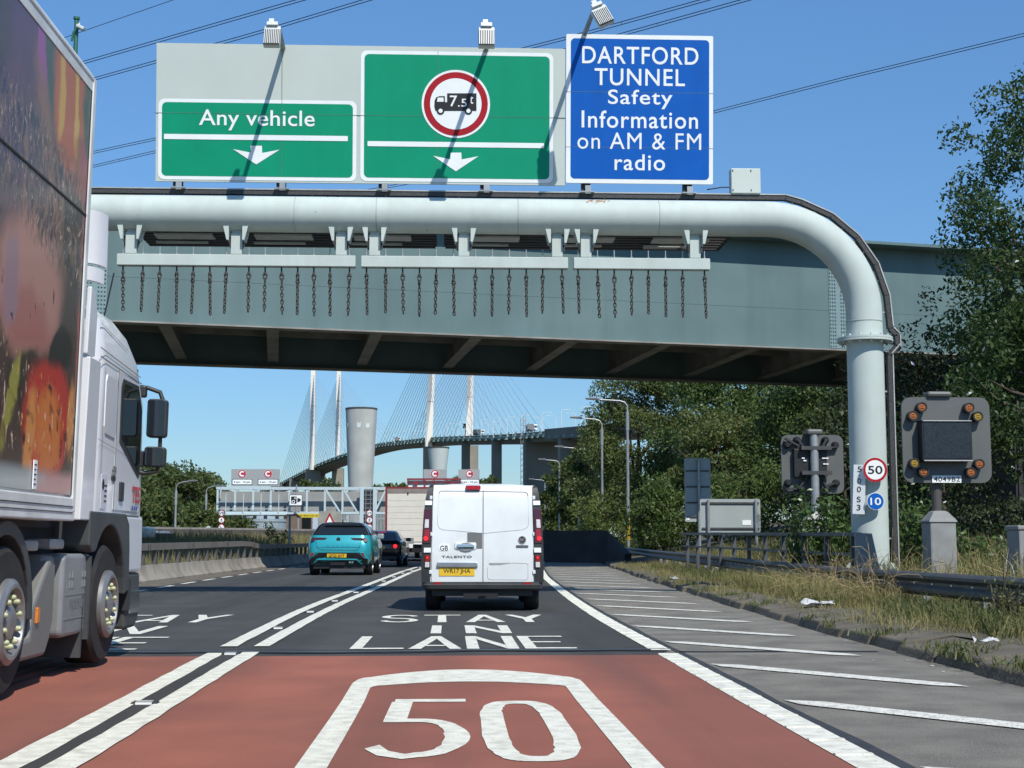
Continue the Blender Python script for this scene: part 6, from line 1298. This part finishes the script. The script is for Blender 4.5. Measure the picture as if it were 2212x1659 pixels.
for i, (px, pt, Y, rad, lab) in enumerate(((1256, 948, 165, 3.3, 'rounded tree at the far end of the right-hand wood, behind the third street lamp'), (1218, 1000, 205, 3.3, 'smaller rounded tree below the dark bridge pier'), (1188, 1072, 240, 2.6, 'low tree just right of the white van roof'), (1288, 925, 140, 3.2, 'tree filling the gap left of the tallest street lamp'))):
    t = at(px, pt, Y); tree((t.x, Y, .1), t.z, rad, 11000, .5, FARLEAF, lab, 'trees at the far end of the wood', seed=40+i, clumps=60, low=.0, name='broadleaf_tree', spread=.36)
# trees on the left
for i, (px, pt, Y, rad, lab) in enumerate(((300, 1005, 165, 5.2, 'green tree beside the lorry mirrors on the left'), (345, 992, 170, 5.6, 'tallest tree of the left-hand row, under the lorry mirror'), (392, 1003, 175, 5.4, 'dark tree of the left-hand row behind the second lamp'), (436, 1040, 185, 5.0, 'lower tree at the right end of the left-hand row'), (470, 1070, 200, 4.6, 'small tree behind the left end of the lattice gantry'), (325, 1085, 140, 3.6, 'pale low shrub tree in front of the left-hand row'), (405, 1095, 150, 3.6, 'low bushy tree beside the second left lamp'), (268, 1040, 160, 5, 'tree mostly hidden behind the lorry cab'))):
    t = at(px, pt, Y); tree((t.x, Y, .1), t.z, rad, 12000, .5, FARLEAF, lab, 'trees in the left-hand row', seed=60+i, clumps=65, low=.0, name='broadleaf_tree', spread=.36)
for i, (px, pt, w__, Y, lab) in enumerate(((698, 1032, 30, 420, 'distant tree below the left pylon'), (722, 1040, 26, 430, 'distant low tree just left of the concrete tower'), (672, 1042, 26, 430, 'distant tree left of the bridge piers'), (828, 1032, 30, 420, 'distant tree just right of the concrete tower'), (856, 1036, 30, 425, 'distant tree between the tower and the tall lorry'), (882, 1040, 30, 430, 'distant tree behind the tall lorry top'), (985, 1034, 20, 430, 'distant tree left of the right-hand C board'), (1050, 1032, 24, 400, 'distant tree right of the right-hand C board'))):
    t = at(px, pt, Y); tree((t.x, Y, .1), t.z, w__/FPX*Y*1.0, 6000, 1.1, FARLEAF, lab, 'distant trees on the skyline', seed=80+i, clumps=50, low=-.05, name='distant_tree', spread=.42, limbs=4)
# leafy shrubs each side of the column
def shrub(name, c, rx, rz, n_, size, m, label, seed, stems=22):
    r_ = np.random.RandomState(seed); r = thing(name, label, 'shrub', c, group='leafy shrubs round the gantry column'); c = Vector(c); P = []; st_ = MB()
    for i in range(stems):
        a = r_.uniform(0, 2*math.pi); rr = rx*math.sqrt(r_.uniform(0, 1)); h = rz*r_.uniform(.55, 1.05)*(1-.35*(rr/rx)**2)
        b0 = c+Vector((rr*.5*math.cos(a), rr*.5*math.sin(a), 0)); t_ = c+Vector((rr*math.cos(a), rr*math.sin(a), h)); md = b0.lerp(t_, .5)+Vector(r_.normal(0, .06, 3)); st_.tube([b0, md, t_], [.014, .01, .004], 4)
        for j in range(n_//stems):
            f = r_.uniform(.12, 1)**.8; p = b0.lerp(md, f*2) if f < .5 else md.lerp(t_, f*2-1); P.append(tuple(p+Vector(r_.normal(0, .07, 3))))
    st_.build('stems', BARK, r); leaves_mesh('foliage', P, size, m, r, seed+3, aspect=.5, droop=-.15)
shrub('laurel_shrub', (8.05, 30.6, .35), .95, 2.05, 2400, .12, LAUREL, 'glossy green shrub just left of the gantry column', 5, 34)
shrub('laurel_shrub', (9.3, 28.6, .4), .80, 2.15, 2000, .125, LAUREL, 'glossy green shrub just right of the gantry column', 6, 30)
shrub('laurel_shrub', (9.6, 26.3, .35), .7, 1.2, 1000, .11, LAUREL, 'lower green shrub in front of the concrete plinth', 7, 20)
shrub('sapling', (9.75, 24.3, .3), .18, 1.35, 130, .085, LAUREL, 'thin upright sapling right of the concrete plinth', 8, 4)
shrub('thistle', (6.35, 15.9, .12), .28, .82, 420, .05, GREENB, 'tall green thistle in front of the guard rail at the right edge', 12, 18)
# dry grass and weeds
r_ = np.random.RandomState(21); pts = []
def scatter(n, fx, y0, y1, t0, t1, pw=1.0):
    out = []
    for _ in range(n):
        y = y0+(y1-y0)*r_.rand()**pw; t = r_.uniform(t0, t1); x = fx(y)+t; out.append((x, y, verge_z(x, y)-.02))
    return out
railx = lambda Y: rail_at(Y).x
def patchy(P, sc=.55, thr=.42, seed=0):
    q = np.random.RandomState(seed).uniform(0, 6, 8); k = []
    for p in P:
        v = math.sin(p[0]/sc+q[0])+math.sin(p[1]/sc*.8+q[1]+math.sin(p[0]*1.7))+math.sin((p[0]+p[1])/sc*.45+q[2])
        if v/3*.5+.5 > thr: k.append(p)
    return k
blades('dry_grass', patchy(scatter(17000, railx, 12, 62, -1.0, .5, 1.5), seed=1), (.06, .24), STRAW, w=.0035, lean=.9, seed=2)
blades('dry_grass', patchy(scatter(6000, railx, 15, 60, -.75, .2, 1.2), 1.1, .5, 7), (.15, .42), STRAW, w=.0035, lean=.8, seed=3)
blades('dry_grass', scatter(17000, railx, 14, 60, .25, 5.5, 1.3), (.3, .85), STRAW, w=.005, lean=.8, seed=4)
blades('dry_grass', scatter(4800, railx, 20.5, 30, -1.15, -.1), (.15, .62), STRAW, w=.003, lean=.75, seed=5, curl=.45)
blades('dry_grass', patchy(scatter(14000, xk, 8, 60, .3, 2.3, 1.4), .5, .42, 11), (.04, .20), STRAW, w=.004, lean=1.2, seed=16)
blades('dry_grass', patchy(scatter(9000, railx, 11, 60, -1.9, -.6, 1.4), .7, .45, 15), (.05, .3), STRAW, w=.0035, lean=1.0, seed=17)
blades('green_weeds', patchy(scatter(5500, xk, 8, 60, .35, 2.2, 1.4), .4, .62, 3), (.03, .15), GREENB, w=.005, lean=1.0, seed=6)
blades('green_weeds', scatter(3500, railx, 14, 45, -.7, .2, 1.3), (.08, .36), GREENB, w=.007, lean=.9, seed=7)
blades('kerb_weeds', patchy(scatter(4200, xk, 8.5, 40, -.06, .35, 1.2), .3, .66, 5), (.04, .22), GREENB, w=.006, lean=1.0, seed=8)
blades('kerb_weeds', [(xk(y)+r_.normal(.25, .16), y+r_.normal(0, .16), .1) for y in (10.9, 11.3, 12.6, 13.2, 15.2, 18.3, 22.5, 26.) for _ in range(130)], (.03, .14), GREENB, w=.007, lean=1.1, seed=9)
blades('green_weeds', patchy(scatter(9000, railx, 12, 52, -1.2, .3, 1.3), .8, .58, 19), (.08, .42), GREENB, w=.008, lean=.8, seed=18)
def bramble(Y0, Y1, n_, seed, label, dx=(-.3, .3)):
    q = np.random.RandomState(seed); mb = MB()
    for _ in range(n_):
        Y = q.uniform(Y0, Y1); p = Vector((railx(Y)+q.uniform(*dx), Y, .15)); d = Vector((q.normal(-.1, .7), q.normal(0, .7), q.uniform(.5, 1.4))).normalized(); L = [p]; st0 = q.uniform(.09, .16)
        for i in range(8): d = (d+Vector(q.normal(0, .28, 3))+Vector((0, 0, -.13))).normalized(); L.append(L[-1]+d*st0)
        L = [u for u in L if u.z > .05]
        if len(L) > 2: mb.tube(L, q.uniform(.002, .004), 3, False)
    tag(mb.build('dry_bramble', mat('bramble_stem', (.30, .22, .11), .8, var=.3, scale=3)), label, 'bramble', 'brambles along the guard rail')
bramble(20.5, 25.5, 330, 31, 'tangle of dry brambles spilling over the guard rail below the column', (-.7, .0)); bramble(17, 24, 260, 32, 'dry brambles behind the guard rail, around the concrete plinth', (.6, 2.6))
# weeds in the central reserve
P = []
for _ in range(16000):
    y = 46+84*r_.rand(); tt = r_.uniform(.35, 9.); P.append((xb(y)-tt, y, float(np.interp(tt, [.35, 1.2, 3, 9], [.05, .7, 1.05, 1.0]))*min(1, max(0, (y-56)/10))))
blades('reserve_weeds', P, (.25, .75), leafmat('reserve_blades', [(.25, .22, .11), (.17, .17, .06), (.33, .29, .16), (.13, .14, .045), (.22, .20, .09)], .3, .8), w=.014, lean=.35, seed=13)
tree((xb(76)-1.6, 76, 0), 2.0, .9, 900, .14, FARLEAF, 'dry bush in the central reserve left of the teal SUV', seed=99, clumps=18, low=0, name='dry_bush', limbs=4)
# far bridge
QM = mat('pylon_white', (.74, .70, .62), .7, var=.05, scale=.05); QG = mat('bridge_deck_green', (.035, .085, .055), .6, var=.3, scale=.2)
QD = mat('bridge_steel_dark', (.045, .055, .055), .6, var=.25, scale=.05); QC = mat('pier_concrete', (.26, .24, .20), .85, var=.15, scale=.06, streak=((.15, .14, .12), .5, (.2, .2, .03)))
QCD = mat('pier_concrete_dark', (.165, .165, .15), .85, var=.2, scale=.06)  # darker concrete tone used on some of the piers
CABM = mat('stay_cable', (.26, .31, .36), .5, var=.1, scale=.1); LAMPW = mat('white_lamp_post', (.62, .66, .66), .5, var=0)
q = thing('cable_stayed_bridge', 'huge cable-stayed bridge with white pylons in the distance', 'bridge', (-30, 900, 0))
DK = [(560, 1058, 1560), (603, 1041, 1450), (677, 1003, 1258), (749, 975, 1150), (808, 957, 1060), (866, 949, 950), (925, 942, 852), (1000, 938, 760), (1070, 935, 690), (1125, 931, 645), (1190, 925, 580), (1262, 918.5, 525), (1340, 911, 480), (1420, 902, 450)]
P3 = [at(*t)-Vector((0, 0, 1.9)) for t in DK]
def dense(P, n):
    out = []
    for i in range(len(P)-1):
        for k in range(n):
            t = k/n; p0, p1, p2, p3 = P[max(i-1, 0)], P[i], P[i+1], P[min(i+2, len(P)-1)]
            out.append(.5*((2*p1)+(-p0+p2)*t+(2*p0-5*p1+4*p2-p3)*t*t+(-p0+3*p1-3*p2+p3)*t**3))
    return out+[P[-1]]
near = dense(P3, 6)
# near edge of the deck = the side we see; the deck reaches back away from us, to the left of travel
def side(i):
    t = (near[min(i+1, len(near)-1)]-near[max(i-1, 0)]); t.z = 0; t.normalize(); return Vector((-t.y, t.x, 0)), t
def SIDE(i):
    s, _ = side(i); return s if s.x > 0 else -s          # towards the far side (right, away)
def dsec(i, offs): return [near[i]+SIDE(i)*a+Vector((0, 0, b)) for a, b in offs]
MB().loft([dsec(i, [(0, -.2), (0, -1.3), (1.5, -1.7), (21, -1.7), (22.4, -1.3), (22.4, -.2)]) for i in range(len(near))]).build('deck', QG, q)
MB().loft([dsec(i, [(2.2, -1.6), (2.8, -3.4), (18, -3.4), (19.4, -1.6)]) for i in range(len(near))]).build('girder', QD, q)
br = MB(); step = 13.; acc = 0
for i in range(1, len(near)-13):
    p = near[i-1]; nx = near[i]; L = (nx-p).length
    while acc < L:
        c = p.lerp(nx, acc/L); s = SIDE(i); t = (nx-p).normalized()
        br.add([c+t*(-2.2)+Vector((0, 0, -1.7)), c+t*1.6+Vector((0, 0, -1.7)), c+t*.4+s*1.2+Vector((0, 0, 1.9)), c+t*(-2.4)+s*1.2+Vector((0, 0, 1.9)), c-s*.7+t*(-2.2)+Vector((0, 0, -1.7)), c-s*.7+t*1.6+Vector((0, 0, -1.7))], [(0, 1, 2, 3), (4, 5, 1, 0), (4, 3, 2, 5), (5, 2, 1), (4, 0, 3)]); acc += step
    acc -= L
br.build('anchor_bracket', mat('bracket_green', (.24, .33, .26), .6, var=.2, scale=.1), q)
MB().loft([dsec(i, [(.6, -.1), (.6, 1.0), (.7, 1.0), (.7, -.1)]) for i in range(len(near)-13)]).build('parapet', QG, q)
MB().loft([dsec(i, [(-.5, 1.7), (-.5, -2.6), (.3, -2.6), (.3, 1.7)]) for i in range(len(near)-20, len(near))]).build('approach_parapet', mat('approach_girder', (.07, .085, .08), .7, var=.2, scale=.05), q)
# pylons: (px top, top y, base px, base y, width px, Y)
PY = []
for (pt, yt, pb, yb, wp, Y, pier) in ((676.9, 801, 674, 1013, 10.2, 1258, 0), (732.6, 801, 729, 982, 9.6, 1262, 0), (937, 690, 926, 963, 14.6, 850, 0), (1018, 690, 1013.5, 948, 14.4, 856, 0)):
    T = at(pt, yt, Y); B_ = at(pb, yb+2, Y); B0 = Vector((B_.x, Y, T.z-(T.z-B_.z))); hw = wp/FPX*Y/2; hd = hw*1.1; rr = []
    for f, sc in ((0, 1.06), (.3, 1.03), (.62, 1.0), (1, .93)):
        c = B0.lerp(Vector((T.x, Y, T.z)), f); rr.append([c+Vector((a*hw*sc, b*hd*sc, 0)) for a, b in ((-1, -1), (1, -1), (1, 1), (-1, 1))])
    MB().loft(rr).build('pylon', QM, q); PY.append((B0, T, hw, Y))
    gm = MB()
    for f in (.35, .64):
        c = B0.lerp(T, f); gm.ob(c, hw*2.1, hd*2.1, .5)
    gm.build('pylon_joint', mat('pylon_joint_buff', (.42, .39, .34), .8), q)  # joint bands in a darker buff than the pylons
# cables
dl = np.array([p.y for p in near])
def deckpt(Y, a):
    i = int(np.clip(np.searchsorted(-dl, -Y), 1, len(near)-1)); p, n_ = near[i-1], near[i]; t = (p.y-Y)/max(1e-6, p.y-n_.y); return p.lerp(n_, t)+SIDE(i)*a
for k, (B0, T, hw, Y) in enumerate(PY):
    cbm = MB(); a = .4 if k in (0, 2) else 21.5
    zt = T.z if k < 2 else T.z; H = T.z-B0.z
    for s in (-1, 1):
        for i in range(1, 15):
            Yd = Y+s*(14+i*(13.0 if k < 2 else 12.6)); 
            if Yd > 1540: continue
            f = (.52+.44*i/14) if k < 2 else (.40+.56*i/14)
            e = deckpt(Yd, a); top = B0.lerp(T, f)
            cbm.tube([top, e+Vector((0, 0, .6))], .135 if k < 2 else .13, 4, False)
    cbm.build('stay_cables', CABM, q)
for (x0, x1, yt, yb, Y, m, mside) in ((660, 690, 1014, 1090, 1262, QCD, QC), (690.5, 701, 1023, 1090, 1310, QC, QC), (717, 741, 1011, 1090, 1268, QC, QC), (600, 612, 1045, 1100, 1430, QCD, QC), (625, 642, 1034, 1100, 1370, QCD, QC), (914, 931, 962, 1130, 856, QC, QC), (997, 1015, 952, 1130, 765, QCD, QC), (1015, 1033, 962, 1130, 858, QC, QC), (1062, 1084, 949, 1130, 694, QCD, QC), (1133, 1210, 944, 1150, 640, QCD, QCD), (1210, 1290, 940, 1150, 560, QCD, QCD)):
    a = at(x0, yt, Y); b = at(x1, yb, Y); MB().bx(a.x, b.x, Y, Y+(b.x-a.x)*.9, -2, a.z).build('pier', m, q)
# travelling scaffold at the abutment
sc = MB(); a = at(1125, 1150, 636); b = at(1136, 925, 636)
for zz in np.arange(1, b.z+6, 2.6):
    sc.beam((a.x, 636, zz), (b.x, 636, zz+2.4), .16, .16); sc.beam((a.x, 636, zz), (b.x, 636, zz), .16, .16)
for x in (a.x, b.x, (a.x+b.x)/2): sc.beam((x, 636, 0), (x, 636, b.z+5), .2, .2, (0, 1, 0))
tag(sc.build('scaffold_tower', mat('scaffold', (.22, .23, .24), .5, .4)), 'tall thin scaffold tower against the dark pier of the far bridge', 'scaffold')
# lamp posts on the far bridge (px, top y, bottom y, depth, arm direction)
Z7 = lambda x, y: (932.6+.1736*x, 768+.1736*y); Z6 = lambda x, y: (603.4+.1736*x, 768+.1736*y)
NEARL = [Z7(*t) for t in ((190, 850), (325, 830), (615, 798), (770, 778), (940, 765), (1120, 742), (1380, 705), (1615, 672), (1860, 640))]
FARL = [Z7(*t) for t in ((120, 900), (265, 880), (545, 852), (705, 842), (855, 825), (1010, 808), (1180, 790), (1360, 768), (1545, 752), (1790, 718))]
WEST = [Z6(*t) for t in ((45, 1462), (95, 1420), (280, 1330), (330, 1308), (505, 1215), (575, 1178), (655, 1135), (815, 1062), (1205, 950), (1325, 932), (1435, 918), (1560, 905), (1690, 890), (1835, 878))]
def dxy(px):
    best = min(near, key=lambda p: abs(pix(p)[0]-px)); return best
def pix(p):
    v = Vector(p)-Vector((0, 0, CH)); c = v.dot(_F); return 1106+FPX*v.dot(_R)/c, 829.5-FPX*v.dot(_U)/c
lp0 = None
def bridge_lamp(px, pytop, arm, label):
    b = dxy(px); Y = b.y; t = at(px, pytop, Y); z0 = min(b.z-.5, t.z-6)
    h = t.z-z0
    r = thing('bridge_lamp_post', label, 'street lamp', (t.x, Y, z0), group='lamp posts along the far bridge', world=False)
    tk = .17 if Y > 900 else .14
    MB().tube([(0, 0, 0), (0, 0, h-.5), (arm*.35, 0, h-.06), (arm*3.4, 0, h)], [tk, tk*.8, tk*.7, tk*.6], 5).build('pole', LAMPW, r)
    MB().ob((arm*3.2, 0, h+.02), 1.1, .4, .22).build('lamp_head', LAMPW, r)
for i, (x, y) in enumerate(NEARL): bridge_lamp(x, y, 1, f'white near-side lamp post on the far bridge, {ORD[len(NEARL)-1-i]} from the trees')
for i, (x, y) in enumerate(FARL): bridge_lamp(x, y, -1, f'white far-side lamp post on the far bridge, {ORD[len(FARL)-1-i]} from the trees')
for i, (x, y) in enumerate(WEST): bridge_lamp(x, y, 1, f'white lamp post on the far bridge, {ORD[i]} from its left end')
# lorries on the far bridge
def far_lorry(px, py, wpx, hpx, label, col):
    b = dxy(px); Y = b.y+8; c = at(px, py, Y); k = Y/FPX; r = thing('distant_lorry', label, 'lorry', (c.x, Y, c.z), group='lorries crossing the far bridge', world=False)
    W, H = wpx*k, hpx*k
    MB().bx(-W*.5, W*.12, 0, 10, H*.15, H).build('trailer', mat('far_trailer_%s' % col, lin(*{'grey': (120, 122, 125), 'dark': (80, 84, 90), 'white': (215, 218, 220)}[col]), .6), r)
    MB().bx(W*.16, W*.5, 0, 2.5, H*.12, H*.95).build('cab', mat('far_cab_white', (.75, .76, .77), .5), r, bevel=.2)
    MB().bx(W*.2, W*.46, -.05, 0, H*.5, H*.75).build('windscreen', GLASS, r)
    wm = MB()
    for x in (-W*.4, -W*.25, W*.25): wm.lathe([(H*.14, -.2), (H*.14, .3)], (x, .2, H*.14), 'y', 12)
    wm.build('wheel', RUBBER, r)
far_lorry(1035, 938.5, 25, 11, 'white lorry driving down the far bridge beside the right pylon', 'dark')
far_lorry(1150, 931.5, 22, 16, 'grey lorry with a white cab on the far bridge by the scaffold', 'grey')
far_lorry(859, 953, 12, 9, 'small white lorry on the far bridge between the pylons and the tower', 'grey')
r = thing('matrix_sign', 'tiny dark sign box beside the right pylon of the far bridge', 'road sign', at(1003, 921, 860))
a = at(1000, 915, 860); b = at(1007, 925, 860); MB().bx(a.x, b.x, 860, 861, b.z, a.z).build('sign_case', DARK, r); MB().cyl((b.x-.4, 860.5, b.z), (b.x-.4, 860.5, b.z-8), .3, 6).build('post', DARK, r)
# ventilation towers
def vent(px, yt, wt, wb, Y, label, m, marks):
    prof_ = lambda f: max(.42, 1-wb*(1-f)-.0*f)
    c = at(px, yt, Y); r = thing('ventilation_tower', label, 'tower', (c.x, Y+wt/2/FPX*Y, 0)); cx, cy = c.x, Y+wt/2/FPX*Y
    R = wt/2/FPX*Y; H = c.z
    pr = [(R*prof_(f), H*f) for f in np.linspace(0, 1, 14)]+[(R*.93, H), (R*.9, H-2)]
    MB().lathe(pr, (cx, cy, 0), n=48).build('shaft', m, r, smooth=50)
    MB().lathe([(R*1.004, H-.5), (R*1.012, H-.5), (R*1.012, H+.05), (R*.94, H+.05)], (cx, cy, 0), n=48).build('rim', DARKCONC, r, smooth=40)
    for dx, dz, w_, h_ in marks:
        f = 1-dz/H; rr_ = R*prof_(f); a = math.asin(max(-.98, min(.98, dx/rr_))); pp = []
        aw = w_/rr_/2
        MB().poly([(cx+rr_*1.012*math.sin(a+s), cy-rr_*1.012*math.cos(a+s), H-dz+t) for s, t in ((-aw, -h_/2), (aw*.7, -h_/2), (aw, h_/2), (-aw, h_/2))]).build('louvre', mat('louvre_pale', (.55, .62, .60), .6, var=.05), r)
VT = mat('tower_concrete', (.42, .435, .41), .85, var=.1, scale=.25, streak=((.30, .31, .29), .5, (.3, .3, .06)), dirt=((.31, .32, .30), .45, .12), bump=.2, bscale=2)
vent(778.5, 879, 69, .40, 458, 'tall flared concrete ventilation tower in front of the far bridge', VT, [(-4.1, 5.6, 1.3, 1.4), (-.4, 5.7, 1.3, 1.9), (2.4, 5.9, 1.2, 1.5)])
vent(947, 964.5, 47, 1.05, 600, 'shorter pale flared tower between the piers of the far bridge', mat('tower_pale', (.47, .52, .50), .7, var=.05, scale=.1), [])
# power lines
WIRE = mat('power_cable', (.02, .022, .03), .6, var=0)
def wires(pts, label, twin, rad=.024):
    h = 30.; P = [atz(x, y, h) for x, y in pts]
    r = thing('power_line', label, 'power line', P[0], group='high power lines crossing the sky')
    Q = [P[0]+(P[0]-P[1]).normalized()*25]+P+[P[-1]+(P[-1]-P[-2]).normalized()*25]
    for j in range(2 if twin else 1):
        o = Vector((.02, 0, -.16))*j
        MB().tube([p+o for p in Q], rad, 5).build('conductor', WIRE, r)
    if twin:
        sp = MB(); L = dense(Q, 2)
        for p in L[1:-1]: sp.tube([p, p+Vector((.02, 0, -.16))], .02, 4)
        sp.build('spacer', GALV, r)
wires([(175, 133.7), (637, 0)], 'pair of power cables crossing the sky above the left lamp', True)
wires([(203, 168), (335, 131), (436, 101.7), (571, 63.5), (609, 52), (768, 4)], 'pair of power cables passing behind the left sign light', True)
wires([(210, 325), (334, 298), (1091, 113), (1260, 70), (1510, 0)], 'upper pair of power cables passing behind the crooked sign light', True)
wires([(210, 355), (333, 326), (1185, 114), (1331, 75), (1598, 0)], 'lower pair of power cables passing behind the crooked sign light', True)
wires([(803, 408), (897, 391), (1543, 239), (1830, 165), (2212, 72)], 'pair of power cables running up to the right of the blue sign', True)
wires([(137, 82), (373, 0)], 'single thin cable high above the left lamp', False, .018)
